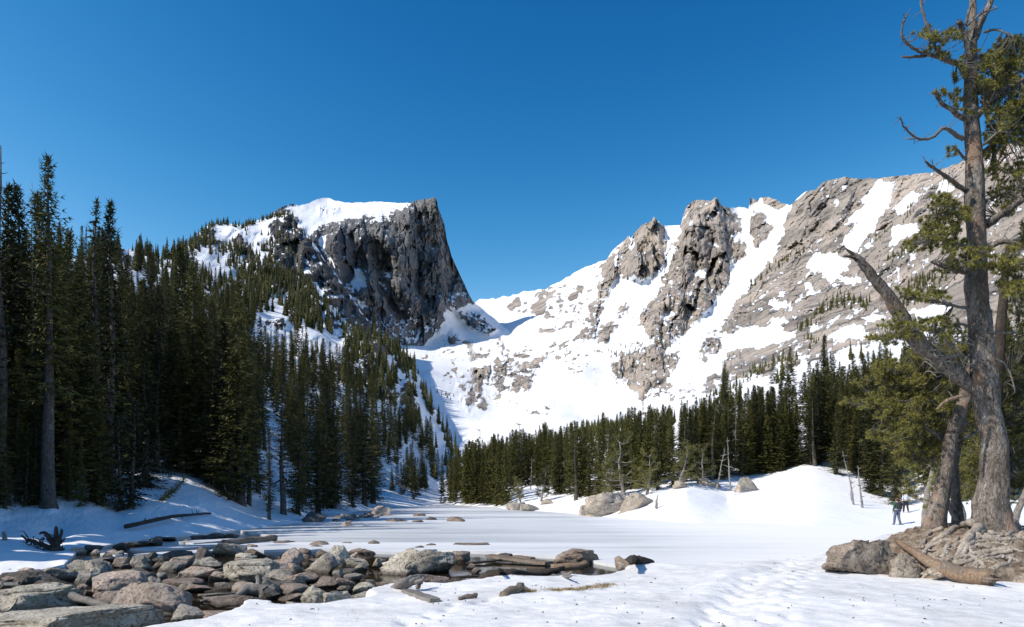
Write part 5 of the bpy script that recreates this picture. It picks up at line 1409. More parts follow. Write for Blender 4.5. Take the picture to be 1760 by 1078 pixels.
# ------------------------------------------------------------------ driftwood, logs, stumps
M_drift = mat_bark('silver_driftwood', (0.19, 0.17, 0.15), (0.33, 0.30, 0.27), (0.47, 0.44, 0.40), 1.6)
M_wet_shaded = mat_bark('dark_wet_and_shaded_wood', (0.045, 0.036, 0.03), (0.085, 0.07, 0.058), (0.15, 0.125, 0.105), 1.6)
M_brown = mat_bark('brown_weathered_wood', (0.17, 0.13, 0.10), (0.29, 0.23, 0.18), (0.40, 0.34, 0.28), 1.6)
M_orange = mat_bark('peeled_orange_wood', (0.22, 0.145, 0.09), (0.35, 0.245, 0.165), (0.46, 0.365, 0.275), 1.2)
def wig(pts, n, amp, seed):
    """resample a polyline with n points per span and wobble"""
    r = random.Random(seed)
    pts = [Vector(p) for p in pts]
    o_ = []
    for i in range(len(pts) - 1):
        p0 = pts[max(i - 1, 0)]; p1 = pts[i]; p2 = pts[i + 1]; p3 = pts[min(i + 2, len(pts) - 1)]
        for j in range(n):
            t = j / n
            q = 0.5 * ((2 * p1) + (-p0 + p2) * t + (2 * p0 - 5 * p1 + 4 * p2 - p3) * t * t + (-p0 + 3 * p1 - 3 * p2 + p3) * t ** 3)
            o_.append(q + Vector((r.uniform(-amp, amp), r.uniform(-amp, amp), r.uniform(-amp, amp))))
    o_.append(pts[-1])
    return o_
def limb(mb, pts, r0, r1, n=4, amp=0.01, seed=0, sides=8, cap=True):
    q = wig(pts, n, amp, seed)
    r = random.Random(seed + 1)
    k = len(q) - 1
    mb.tube(q, [(r0 + (r1 - r0) * i / k) * r.uniform(0.9, 1.1) for i in range(k + 1)], sides, cap)
def on0(u, v, z=0.0): return Vector(ground_pt(u, v, z))
def wood(name, mat, label, cat, parts, group=None, seed=1):
    """one piece of wood: list of (points, radius at start, radius at end)"""
    mb = MB()
    for i, (pts, r0, r1) in enumerate(parts): limb(mb, pts, r0, r1, 4, min(r0, r1) * 0.25 + 0.004, seed * 31 + i)
    o = obj(name, mb.mesh(name, mat))
    tag(o, label, cat, group)
    return o
# fallen log on the shaded bank
a, b_ = S1.at(217, 913), S1.at(362, 886)
tips = []
rs = random.Random(3)
for i in range(9):
    f = rs.uniform(0.15, 0.85); p = a.lerp(b_, f) + Vector((0, 0, 0.25)); tips.append(([p, p + Vector((rs.uniform(-.1, .1), rs.uniform(-0.1, 0.1), rs.choice((-1, 1)) * rs.uniform(0.12, 0.3)))], 0.02, 0.008))
wood('fallen_log', M_wet_shaded, 'long dark log lying on the blue shaded snowbank', 'log', [([a + Vector((0, 0, 0.22)), a.lerp(b_, 0.5) + Vector((0, 0, 0.32)), b_ + Vector((0, 0, 0.12))], 0.12, 0.05)] + tips)
# small fallen sapling on the bank
p = S1.at(276, 864) + Vector((0, 0, 0.15)); q_ = S1.at(318, 846) + Vector((0, 0, 0.9))
t_ = empty('fallen_sapling', p); tag(t_, 'small dark broken sapling leaning over the snow of the left bank', 'sapling')
mb = MB(); limb(mb, [Vector(), (q_ - p) * 0.5 + Vector((0, 0, -0.1)), q_ - p], 0.05, 0.015, 3, 0.01, 3)
obj('trunk', mb.mesh('trunk', M_wet_shaded), t_)
V, Fc, A = [], [], []
for i in range(500):
    f = rs.random(); c = (q_ - p) * f + Vector((0, 0, -0.1 * math.sin(f * 3.1)))
    d = Vector((rs.uniform(-1, 1), rs.uniform(-1, 1), rs.uniform(-1, 1))).normalized()
    c = c + d * rs.uniform(0, 0.22); L = 0.14; s_ = d.orthogonal().normalized() * 0.025
    k = len(V); V += [tuple(c - s_), tuple(c + s_), tuple(c + d * L)]; Fc.append((k, k + 1, k + 2)); A += [0.0] * 3
obj('crown', mesh_np('crown', V, Fc, M_needle, False, {'tint': A}), t_)
# uprooted dark root mass at the left
rs = random.Random(12)
root_c = P(94, 950, 24.0)
t_ = empty('uprooted_stump', (root_c.x, root_c.y, -0.05)); tag(t_, 'uprooted stump with black tangled roots at the tip of the snow hummock', 'tree stump')
mb = MB()
def lp(u, v, Y=24.0): return P(u, v, Y) - Vector((root_c.x, root_c.y, -0.05))
for pts, r0, r1 in [([lp(98, 955), lp(97, 930), lp(96, 905)], 0.16, 0.04), ([lp(98, 940), lp(104, 922), lp(106, 910)], 0.09, 0.03), ([lp(96, 945), lp(85, 925), lp(75, 915), lp(68, 918)], 0.10, 0.03),
                    ([lp(92, 948), lp(70, 935), lp(50, 928), lp(36, 921)], 0.11, 0.02), ([lp(100, 950), lp(112, 960), lp(122, 966)], 0.15, 0.05), ([lp(95, 960), lp(80, 955), lp(65, 945)], 0.18, 0.07), ([lp(104, 935), lp(112, 925)], 0.06, 0.015), ([lp(90, 965), lp(100, 940)], 0.3, 0.2), ([lp(75, 962), lp(100, 955)], 0.25, 0.3)]:
    limb(mb, pts, r0, r1, 4, 0.03, int(r0 * 999))
obj('stump_body', mb.mesh('stump_body', M_wet_shaded), t_)
mb = MB()
for i in range(70):
    u0 = rs.uniform(45, 108); v0 = rs.uniform(925, 960); du = rs.uniform(-22, 14); dv = rs.uniform(-16, 8)
    y = 24 + rs.uniform(-0.4, 0.4)
    limb(mb, [lp(u0, v0, y), lp(u0 + du * 0.5, v0 + dv * 0.8, y), lp(u0 + du, v0 + dv, y)], 0.03, 0.008, 3, 0.01, i, 4, False)
o = obj('rootlets', mb.mesh('rootlets', M_wet_shaded), t_); o['kind'] = 'stuff'
wood('dead_stub', M_drift, 'short pale dead stub at the left edge above the snow hummock', 'stump', [([P(9, 936, 25), P(8, 925, 25), P(6, 914, 25)], 0.10, 0.05)])
# driftwood among the rocks
wood('driftwood_log', M_drift, 'pale driftwood log sloping down between the big pale slabs', 'log', [([P(98, 1012, 12.6), P(125, 1024, 12.3), P(160, 1036, 12.0), P(190, 1044, 11.8)], 0.09, 0.05), ([P(100, 1013, 12.6), P(90, 1020, 12.5), P(86, 1024, 12.5)], 0.09, 0.06), ([P(104, 1014, 12.6), P(97, 1005, 12.6)], 0.06, 0.02)])
wood('driftwood_root_end', M_wet_shaded, 'dark splintered root end of the pale driftwood log', 'stump', [([P(96, 1006, 12.8), P(110, 1012, 12.7), P(128, 1022, 12.6)], 0.16, 0.10), ([P(92, 1040, 12.4), P(108, 1022, 12.6)], 0.06, 0.16), ([P(120, 1042, 12.3), P(112, 1020, 12.6)], 0.05, 0.13)])
wood('mossy_log', M_brown, 'long rough log lying along the ice edge behind the slanting boulder', 'log', [([on0(392, 934, 0.08), on0(430, 928, 0.12), on0(474, 925, 0.12)], 0.16, 0.13), ([on0(392, 934, 0.1), on0(382, 930, 0.35)], 0.13, 0.05)])
wood('gnarled_stump', M_drift, 'gnarled driftwood stump with two pale upright prongs', 'stump', [([P(446, 1022, 14.0), P(444, 1005, 14.0), P(443, 991, 14.05)], 0.09, 0.04), ([P(466, 1018, 14.0), P(459, 1002, 14.0), P(454, 993, 14)], 0.10, 0.04), ([P(408, 1026, 13.6), P(425, 1014, 13.8), P(446, 1016, 13.9), P(472, 1022, 13.9)], 0.06, 0.17), ([P(470, 1010, 14.1), P(455, 1020, 13.9), P(448, 1030, 13.8)], 0.16, 0.06)])
for i, (pa, pb, r_, lab) in enumerate([((342, 1023), (408, 1020), 0.03, 'thin stick floating left of the gnarled stump'), ((352, 1029), (396, 1026), 0.035, 'pale stick just above the long brown slab'), ((345, 1033), (410, 1022), 0.025, 'slanting twig between the two floating sticks')]):
    wood('driftwood_stick', M_drift, lab, 'stick', [([on0(*pa, -0.06), on0((pa[0] + pb[0]) / 2, (pa[1] + pb[1]) / 2 - 1, -0.02), on0(*pb, -0.04)], r_, r_ * 0.5)])
wood('branching_driftwood', M_drift, 'grey branching driftwood on the snow in front of the largest boulder', 'driftwood', [([on0(678, 1012, 0.15), on0(690, 1000, 0.35), on0(712, 993, 0.4), on0(729, 990, 0.4)], 0.09, 0.03), ([on0(681, 1013, 0.15), on0(700, 1004, 0.3), on0(722, 992, 0.42)], 0.08, 0.04), ([on0(688, 1012, 0.2), on0(708, 1003, 0.3), on0(727, 997, 0.4)], 0.07, 0.03), ([on0(716, 1011, 0.18), on0(722, 1003, 0.28), on0(728, 994, 0.4)], 0.05, 0.025), ([on0(700, 1008, 0.2), on0(677, 998, 0.3)], 0.06, 0.02)])
def plank(name, mat, label, pa, pb, w, th, z0=0.1, z1=0.1):
    a, b_ = on0(*pa, z0), on0(*pb, z1)
    d = (b_ - a).normalized(); s_ = d.cross(Vector((0, 0, 1))).normalized() * w / 2; u_ = Vector((0, 0, th / 2))
    V = []; n = 8; r = random.Random(len(label))
    for i in range(n + 1):
        p = a.lerp(b_, i / n); e = r.uniform(0.8, 1.15) * (1 if 0 < i < n else 0.8)
        V += [p - s_ * e - u_, p + s_ * e - u_, p + s_ * e * 0.85 + u_, p - s_ * e * 0.85 + u_]
    Fc = [(0, 1, 2, 3), (4 * n + 3, 4 * n + 2, 4 * n + 1, 4 * n)]
    for i in range(n):
        for j in range(4): Fc.append((4 * i + j, 4 * i + 4 + j, 4 * i + 4 + (j + 1) % 4, 4 * i + (j + 1) % 4))
    o = obj(name, mesh_np(name, [tuple(v) for v in V], Fc, mat)); tag(o, label, 'driftwood'); return o
plank('weathered_plank', M_drift, 'grey split plank lying in the snow below the branching driftwood', (697, 1016), (748, 1033), 0.24, 0.08, 0.2, 0.22)
plank('weathered_board', M_brown, 'long weathered board reaching across the pool to the dome boulder', (840, 955), (944, 968), 0.5, 0.08, 0.05, -0.03)
plank('weathered_wood', M_brown, 'short weathered piece of wood at the ice edge behind the long board', (884, 956), (916, 960), 0.3, 0.06, 0.05, 0.05)
wood('peeled_log', M_orange, 'peeled orange log lying against the dome-shaped boulder', 'log', [([on0(948, 975, 0.07), on0(978, 973, 0.10), on0(1010, 970, 0.12)], 0.11, 0.09)])
wood('twisted_log', M_wet_shaded, 'thick dark twisted log half in the pool', 'log', [([on0(828, 996, -0.02), on0(845, 988, 0.12), on0(880, 987, 0.16), on0(905, 988, 0.05), on0(946, 984, 0.05)], 0.12, 0.08), ([on0(832, 996, 0.0), on0(860, 990, 0.10), on0(900, 990, 0.02)], 0.16, 0.12), ([on0(862, 986, 0.15), on0(859, 981, 0.3), on0(857, 979, 0.42)], 0.06, 0.03), ([on0(905, 984, 0.05), on0(950, 982, 0.1), on0(968, 976, 0.12)], 0.10, 0.05)])
wood('grey_log', M_drift, 'straight grey log along the snow edge below the twisted log', 'log', [([on0(878, 992, 0.10), on0(915, 995, 0.12), on0(956, 995, 0.08)], 0.09, 0.07)])
wood('forked_branch', M_drift, 'pale forked branch on the snow edge right of the grey log', 'branch', [([on0(958, 995, 0.1), on0(970, 988, 0.2), on0(984, 984, 0.26)], 0.05, 0.03), ([on0(966, 990, 0.15), on0(975, 992, 0.25), on0(982, 990, 0.35)], 0.04, 0.02)])
for pa, pb, lab in [((802, 968), (862, 963), 'thin pole crossing the pool behind the twisted log'), ((776, 993), (832, 989), 'thin pole between the largest boulder and the twisted log')]:
    wood('driftwood_pole', M_wet_shaded, lab, 'stick', [([on0(*pa, -0.05), on0((pa[0] + pb[0]) / 2, (pa[1] + pb[1]) / 2, -0.03), on0(*pb, -0.02)], 0.04, 0.03)])
wood('dark_stump', M_wet_shaded, 'dark knotted stump behind the smooth pinkish rock at the tip of the water', 'stump', [([on0(1080, 968, 0.12), on0(1088, 962, 0.3), on0(1102, 964, 0.28), on0(1121, 969, 0.15)], 0.16, 0.08), ([on0(1086, 966, 0.2), on0(1090, 960, 0.35), on0(1084, 966, 0.48)], 0.12, 0.06)])
wood('bark_chunk', M_brown, 'slanting brown bark slab beside the yellow grass tuft in the snow', 'wood', [([on0(866, 1024, 0.26), on0(880, 1014, 0.32), on0(897, 1008, 0.36)], 0.10, 0.07), ([on0(890, 1008, 0.32), on0(908, 1016, 0.24)], 0.07, 0.04)])
wood('driftwood_splinter', M_brown, 'small brown splinter of wood flat on the snow', 'stick', [([on0(789, 1028, 0.23), on0(804, 1024, 0.26), on0(819, 1024, 0.25)], 0.03, 0.045)])
wood('broken_slab_wood', M_wet_shaded, 'dark broken bark at the waterline right of the brown half-buried rock', 'wood', [([on0(770, 1004, 0.05), on0(785, 998, 0.15), on0(803, 1001, 0.12)], 0.10, 0.05)])
# dry grass
def mat_grass():
    m, t, b = newmat('dry_grass'); k = NB(t)
    k.l(k.ramp(k.noise(k.coord(), 9, 3), [(0.35, (0.20, 0.14, 0.07)), (0.6, (0.36, 0.28, 0.14))]), b.inputs['Base Color']); b.inputs['Roughness'].default_value = 0.8
    return m
M_grass = mat_grass()
def grass(label, pts, n, r_, h):
    V, Fc = [], []; r = random.Random(len(label))
    for i in range(n):
        f = r.random() * (len(pts) - 1); k = int(min(f, len(pts) - 2)); f -= k
        u = pts[k][0] * (1 - f) + pts[k + 1][0] * f; v = pts[k][1] * (1 - f) + pts[k + 1][1] * f
        p = on0(u, v, 0.2) + Vector((r.gauss(0, r_), r.gauss(0, r_ * 0.8), 0)); p.z = float(snow_height(np.array([p.x]), np.array([p.y]))[0])
        d = Vector((r.uniform(-.7, .7), r.uniform(-.7, .7), r.uniform(0.3, 1))) * h * r.uniform(0.5, 1); s_ = Vector((r.uniform(-1, 1), r.uniform(-1, 1), 0)).normalized() * 0.008
        k = len(V); V += [tuple(p - s_), tuple(p + s_), tuple(p + d)]; Fc.append((k, k + 1, k + 2))
    o = obj('dry_grass', mesh_np('dry_grass', V, Fc, M_grass)); tag(o, label, 'grass', None, 'stuff')
grass('yellow tuft of dry grass beside the bark slab in the snow', [(890, 1022), (912, 1022)], 500, 0.08, 0.10)
grass('strip of brown dry grass poking out of the snow', [(948, 1017), (985, 1020), (1018, 1013), (1050, 1008)], 1100, 0.10, 0.075)

# needles, cone scales and twig bits scattered over the near snow
rs = random.Random(77); mb = MB(); VL, FL = [], []
for i in range(150):
    k_ = rs.random()
    u = rs.gauss(1500, 190) if k_ < 0.45 else rs.uniform(400, 1700) if k_ < 0.75 else rs.gauss(900, 140)
    v = rs.uniform(985, 1085) if k_ > 0.45 else rs.uniform(940, 1080)
    x, y, _ = ground_pt(u, v, 0.2); z = float(snow_height(np.array([x]), np.array([y]))[0])
    if z < 0.02: continue
    a = rs.uniform(0, 6.28); L = rs.uniform(0.008, 0.024) * (2.5 if rs.random() < 0.06 else 1); w = rs.uniform(0.003, 0.007)
    d_ = Vector((math.cos(a), math.sin(a), 0)); s_ = Vector((-d_.y, d_.x, 0)); c_ = Vector((x, y, z + 0.006)); k = len(VL)
    VL += [tuple(c_ - d_ * L - s_ * w), tuple(c_ + d_ * L - s_ * w), tuple(c_ + d_ * L + s_ * w + Vector((0, 0, 0.01))), tuple(c_ - d_ * L + s_ * w), tuple(c_ + Vector((0, 0, 0.018)))]
    FL += [(k, k + 1, k + 4), (k + 1, k + 2, k + 4), (k + 2, k + 3, k + 4), (k + 3, k, k + 4)]
o = obj('forest_litter', mesh_np('forest_litter', VL, FL, M_wet_shaded)); tag(o, 'dark needles and bits of twig scattered over the near snow', 'litter', None, 'stuff')
# ------------------------------------------------------------------ the root mound and the old pine
mound_poly = [(8.75, 16.6), (9.1, 15.5), (10.0, 14.95), (11.4, 14.6), (13.2, 14.45), (17.0, 14.5), (17.0, 21.0), (12.0, 21.0), (9.6, 19.2)]
def mound_z(X, Y):
    X = np.asarray(X, float); Y = np.asarray(Y, float)
    wx = X + 0.18 * fbm(X * 2, Y * 2, o=2, seed=91); wy = Y + 0.18 * fbm(X * 2, Y * 2, o=2, seed=92)
    d = strokedist(wx, wy, mound_poly + mound_poly[:1])
    d = np.where(inpoly(wx, wy, mound_poly), d, -d)
    z = -0.2 + sst(-0.12, 0.18, d) * 0.55 + sst(0.05, 1.5, d) * 0.72
    return z + sst(0, 0.3, d) * (0.07 * fbm(X * 2.2, Y * 2.2, o=3, seed=93) + 0.05 * ridged(X * 5, Y * 5, o=2, seed=94))
def mat_soil():
    m, t, b = newmat('dry_root_soil'); k = NB(t); c = k.coord()
    n = k.noise(c, 5, 8, 0.75)
    cc = k.ramp(n, [(0.34, (0.07, 0.05, 0.036)), (0.46, (0.20, 0.15, 0.105)), (0.56, (0.36, 0.285, 0.21)), (0.66, (0.47, 0.40, 0.32))])
    k.l(cc, b.inputs['Base Color']); b.inputs['Roughness'].default_value = 0.95
    k.l(k.bump(k.noise(c, 14, 6, 0.75), 1.0, 0.08), b.inputs['Normal'])
    return m
gx, gy = np.meshgrid(np.arange(8.2, 17.2, 0.06), np.arange(14.0, 21.4, 0.06))
gz = mound_z(gx, gy)
idx = np.arange(gx.size).reshape(gx.shape)
keep = (np.maximum.reduce([gz[:-1, :-1], gz[1:, :-1], gz[:-1, 1:], gz[1:, 1:]]) > -0.15).ravel()
q = np.stack([idx[:-1, :-1], idx[:-1, 1:], idx[1:, 1:], idx[1:, :-1]], -1).reshape(-1, 4)[keep]
tag(obj('root_mound_ground', mesh_np('root_mound_ground', np.stack([gx, gy, gz], -1).reshape(-1, 3), q, mat_soil(), False)), kind='structure')
def hit(u, v, up=0.0):
    Ys_ = np.arange(13.8, 20.5, 0.03)
    X = (u - CU) / F * Ys_; Z = EYE + (CV - v) / F * Ys_
    ok = np.nonzero(mound_z(X, Ys_) >= Z)[0]
    i = ok[0] if len(ok) else len(Ys_) - 1
    return Vector((X[i], Ys_[i], Z[i] + up))

# rocks of the mound
def mrock(bb, mt, stl, lab, Y, depth=0.7, sub=4):
    u0, v0, u1, v1 = bb
    return rock(bb, mt, lab, 'rocks around the pine roots', stl, z0=EYE + (CV - v1) / F * Y, yc=Y, sub=sub, depth=depth, rough=1.4, facets=12)
MR['mound'] = mat_rock('warm_tan_granite', [(0.27, 0.215, 0.165), (0.40, 0.335, 0.27), (0.50, 0.44, 0.37)], (0.35, 0.32, 0.25), False)
MR['mbrown'] = mat_rock('brown_mottled_granite', [(0.15, 0.115, 0.09), (0.25, 0.20, 0.16), (0.34, 0.29, 0.24)], (0.31, 0.285, 0.22), False)
rock((1402, 926, 1542, 986), 'mbrown', 'big brown boulder in the snow left of the pine roots', 'rocks around the pine roots', 'round', z0=EYE + (CV - 986) / F * 15.9, yc=15.9, sub=5, depth=0.6, rough=1.5, facets=10, tilt=0.32, seed=411)
mrock((1470, 924, 1545, 960), 'mbrown', 'slab', 'upper part of rock behind the big brown boulder beside the roots', 17.2, 0.6)
mrock((1528, 948, 1582, 992), 'mound', 'round', 'tan rock between the big brown boulder and the peeled log', 15.4)
mrock((1622, 960, 1682, 992), 'mound', 'round', 'tan rock under the roots right behind the peeled log', 15.2)
mrock((1728, 915, 1800, 980), 'mound', 'round', 'pale rounded boulder at the right edge beside the pine roots', 15.7, 0.7, 5)
mrock((1716, 980, 1810, 1008), 'mound', 'slab', 'flat pale rock at the right edge in front of the roots', 14.6)
mrock((1540, 919, 1570, 938), 'mbrown', 'round', 'reddish rock above the top end of the peeled log', 17.4)
mrock((1566, 920, 1586, 940), 'mbrown', 'round', 'small reddish rock at the foot of the leaning trunk', 17.3)
mrock((1690, 972, 1712, 986), 'mound', 'round', 'small orange-tan stone among the roots', 15.0, 0.8, 3)
for i_, (bb_, lab_) in enumerate([((1596, 974, 1626, 992), 'pale stone under the thin end of the roots beside the peeled log'), ((1574, 936, 1600, 954), 'tan stone below the leaning trunk between two roots'), ((1690, 944, 1722, 964), 'rounded tan stone in the middle of the roots'), ((1704, 926, 1738, 946), 'tan rock directly below the big pine trunk'), ((1660, 984, 1690, 1002), 'flat tan stone behind the thick end of the peeled log'), ((1612, 944, 1640, 962), 'broad pale stone wedged under the long roots')]):
    mrock(bb_, 'mound', 'round', lab_, (14.9, 16.4, 15.8, 16.0, 14.8, 15.6)[i_])
mrock((1640, 940, 1668, 955), 'mound', 'round', 'pale stone caught between the upper roots', 15.9, 0.8, 3)

M_pbark = mat_bark('old_pine_bark', (0.07, 0.057, 0.048), (0.18, 0.155, 0.133), (0.36, 0.33, 0.295), 0.42, 0.45, (0.27, 0.17, 0.11))
M_root = mat_bark('bare_pine_root', (0.23, 0.185, 0.145), (0.42, 0.36, 0.295), (0.56, 0.505, 0.44), 1.0, 0.25)
M_twig = mat_bark('grey_twig', (0.16, 0.145, 0.13), (0.26, 0.24, 0.22), (0.40, 0.38, 0.35), 2.0)
YT = 16.7
def thick_trunk(rows, Y, sides=22, seed=3, rough=0.035, lobes=0.0):
    """trunk through (v, centre u, width px) rows -> MB"""
    rows = np.array(rows, float); rows = rows[np.argsort(-rows[:, 0])]
    vs = np.linspace(rows[0, 0], rows[-1, 0], max(12, int((rows[0, 0] - rows[-1, 0]) / 7)))
    cu = np.interp(-vs, -rows[:, 0], rows[:, 1]); w = np.interp(-vs, -rows[:, 0], rows[:, 2])
    yy = Y if np.ndim(Y) else np.full(len(vs), Y)
    if np.ndim(Y): yy = np.interp(-vs, -np.array(Y)[:, 0], np.array(Y)[:, 1])
    mb = MB(); V, Fc = [], []
    n = len(vs)
    for i in range(n):
        c = P(cu[i], vs[i], yy[i]); r = w[i] / F * yy[i] / 2 * (0.80 + 0.14 * float(sst(860, 930, vs[i])))
        lo = lobes * sst(0.75, 1.0, (vs[i] - vs[-1]) / (vs[0] - vs[-1]))
        an = np.arange(sides) * 2 * math.pi / sides
        x, y = np.cos(an), np.sin(an); z_ = an * 0 + c.z
        tw = an + 0.5 * c.z                       # grain twists up the stem
        d = rough * 2.6 * fbm(x * 1.5 + seed, y * 1.5, z_ * 1.1, 3, seed) + rough * 0.9 * ridged(np.cos(tw) * 4, np.sin(tw) * 4 + seed, z_ * 0.8, 3, seed + 4)
        d = 1 + np.clip(d - d.mean(), -0.16, 0.16) + lo * np.cos(an * 5 + seed)
        for j in range(sides): V.append((c.x + x[j] * r * d[j], c.y + y[j] * r * d[j], c.z))
    for i in range(n - 1):
        for j in range(sides):
            k = (j + 1) % sides
            Fc.append((i * sides + j, i * sides + k, (i + 1) * sides + k, (i + 1) * sides + j))
    k = len(V); V.append(tuple(np.mean(V[-sides:], axis=0)))
    for j in range(sides): Fc.append(((n - 1) * sides + j, (n - 1) * sides + (j + 1) % sides, k))
    mb.add(V, Fc)
    return mb
pine = empty('old_pine', (P(1706, 935, YT).x, YT, 0.9))
tag(pine, 'big old pine with bare twisted top and exposed roots at the right', 'pine tree')
bpy.context.view_layer.update()
inv = pine.matrix_world.inverted()
def part(name, mb, mat, parent, loc, smooth=True, kind=None, label=None):
    """mesh built in world coordinates becomes a child of a thing standing at loc"""
    mb.V = [(v[0] - loc[0], v[1] - loc[1], v[2] - loc[2]) for v in mb.V]
    o = obj(name, mb.mesh(name, mat, smooth), parent)
    if kind: o['kind'] = kind
    if label: o['label'] = label
    return o
PL = tuple(pine.location)
tr = thick_trunk([(985, 1707, 120), (960, 1707, 112), (935, 1706, 96), (915, 1706, 78), (895, 1706, 70), (860, 1706, 65), (820, 1711, 54), (760, 1711, 50), (700, 1697, 49), (660, 1692, 52), (600, 1687, 47), (540, 1683, 45), (490, 1678, 43), (430, 1680, 38), (340, 1676, 36), (280, 1676, 33), (195, 1668, 28), (110, 1669, 21), (56, 1672, 15), (0, 1672, 12), (-70, 1670, 5)], YT, 26, 5, 0.05, 0.10)
part('trunk', tr, M_pbark, pine, PL)
branch_pts = []
def pbranch(path, w0, w1, Y0, Y1, mat=M_twig, name='branch', parent=None, loc=None, seed=1, reg=True, sides=8, label=None, store=None):
    pts = []
    n = len(path)
    for i, (u, v) in enumerate(path):
        pts.append(P(u, v, Y0 + (Y1 - Y0) * i / (n - 1)))
    mb = MB()
    q = wig(pts, 4, 0.012, seed)
    k = len(q) - 1
    r = random.Random(seed)
    mb.tube(q, [max(0.004, (w0 + (w1 - w0) * (i / k) ** 0.8) / F * Y0 / 2 * r.uniform(0.88, 1.14)) for i in range(k + 1)], sides)
    # dead side twigs
    for i in range(int(k * 0.9)):
        p = q[r.randrange(k // 4, k + 1)]
        d = Vector((r.uniform(-1, 1), r.uniform(-1, 1), r.uniform(-0.6, 1))).normalized() * r.uniform(0.06, 0.3)
        mb.tube([p, p + d * 0.5 + Vector((0, 0, 0.02)), p + d], [0.012, 0.009, 0.003], 3, False)
    (store if store is not None else branch_pts).extend(q[k // 4:])
    return part(name, mb, mat, parent or pine, loc or PL, label=label)
BR = [([(1668, 132), (1650, 114), (1622, 101), (1600, 95), (1583, 97), (1550, 98)], 12, 3, 16.7, 16.2), ([(1600, 94), (1580, 88), (1560, 76), (1549, 60), (1552, 42), (1558, 28)], 6, 2.5, 16.3, 16.0), ([(1602, 64), (1592, 40), (1584, 12), (1582, -10)], 5, 3, 16.2, 16.1), ([(1622, 101), (1608, 84), (1602, 64), (1585, 62)], 6, 3, 16.5, 16.2),
      ([(1657, 205), (1632, 187), (1614, 173), (1607, 154)], 9, 4, 16.6, 16.2), ([(1656, 240), (1634, 226), (1620, 221), (1600, 238), (1576, 237), (1556, 222), (1548, 204)], 8, 2, 16.6, 16.0), ([(1576, 237), (1560, 240)], 3, 1.5, 16.1, 16.0), ([(1660, 275), (1648, 262), (1640, 252)], 5, 3, 16.6, 16.3),
      ([(1676, 66), (1688, 34), (1703, 2), (1712, -40)], 13, 7, 16.7, 16.6), ([(1668, 108), (1661, 66), (1652, 44), (1648, 36)], 10, 7, 16.6, 16.4), ([(1662, 44), (1690, 22), (1714, 14)], 4, 2, 16.5, 16.2), ([(1690, 56), (1715, 52), (1742, 66)], 5, 2, 16.6, 16.3), ([(1659, 42), (1668, 12), (1682, -8)], 5, 3, 16.5, 16.4),
      ([(1680, 200), (1702, 172), (1740, 146), (1790, 122)], 11, 5, 16.6, 16.3), ([(1684, 160), (1710, 135), (1750, 98), (1785, 85)], 7, 3, 16.8, 17.2), ([(1690, 262), (1716, 238), (1760, 205), (1800, 190)], 9, 4, 16.7, 17.3), ([(1690, 250), (1720, 225), (1745, 240)], 5, 2, 16.5, 16.0),
      ([(1662, 330), (1630, 306), (1610, 292), (1598, 284), (1590, 276)], 9, 3, 16.5, 15.9), ([(1660, 368), (1634, 365), (1614, 378), (1602, 396), (1575, 402)], 7, 2, 16.5, 15.9), ([(1660, 425), (1630, 414), (1595, 412), (1566, 420)], 7, 3, 16.5, 15.8), ([(1663, 470), (1630, 462), (1600, 450)], 7, 3, 16.4, 15.8), ([(1694, 388), (1726, 366), (1760, 342), (1800, 322)], 15, 9, 16.7, 16.5), ([(1694, 428), (1722, 416), (1748, 420), (1790, 436)], 10, 6, 16.5, 16.2),
      ([(1690, 462), (1716, 460), (1750, 480)], 6, 3, 16.2, 15.8), ([(1664, 560), (1640, 556), (1618, 572), (1600, 590)], 5, 2, 16.4, 15.9), ([(1700, 570), (1720, 572), (1752, 572)], 5, 2, 16.4, 16.1), ([(1664, 610), (1640, 640), (1610, 600)], 4, 1.5, 16.2, 15.9), ([(1705, 615), (1730, 630), (1745, 675)], 4, 2, 16.5, 16.3)]
for i, (p_, w0, w1, y0, y1) in enumerate(BR): pbranch(p_, w0, w1, y0, y1, M_pbark if w0 > 8 else M_twig, seed=i * 7 + 1)
# bundle of dead twigs hanging on the trunk
mb = MB(); r = random.Random(8)
for i in range(26):
    u, v = r.uniform(1585, 1650), r.uniform(575, 640)
    mb.tube(wig([P(u, v, 16.1), P(u + r.uniform(8, 24), v + r.uniform(-14, 20), 16.0), P(u + r.uniform(18, 46), v + r.uniform(0, 36), 16.2)], 3, 0.02, i), [0.014, 0.013, 0.012, 0.011, 0.01, 0.008, 0.006], 4, False)
part('dead_twigs', mb, M_drift, pine, PL)
# slanting dead trunk of the same tree
dead = thick_trunk([(664, 1672, 26), (655, 1664, 26), (630, 1628, 27)], YT, 12, 6)
def slant(path, widths, Y, mat, name, parent, loc, seed, label=None):
    mb = MB(); pts = [P(u, v, Y[0] + (Y[1] - Y[0]) * i / (len(path) - 1)) for i, (u, v) in enumerate(path)]
    q = wig(pts, 5, 0.012, seed); k = len(q) - 1
    rr = np.interp(np.arange(k + 1) / k, np.linspace(0, 1, len(widths)), widths) / F * Y[0] / 2
    r = random.Random(seed)
    mb.tube(q, [x * r.uniform(0.92, 1.08) for x in rr], 14)
    return part(name, mb, mat, parent, loc, label=label)
slant([(1676, 668), (1650, 648), (1625, 628), (1590, 600), (1560, 567), (1545, 537), (1525, 506), (1500, 476), (1482, 452), (1468, 438)], [24, 26, 26, 25, 26, 24, 19, 16, 13, 10], (16.9, 16.4), M_pbark, 'dead_stem', pine, PL, 4, 'slanting broken dead stem with peeling orange bark')
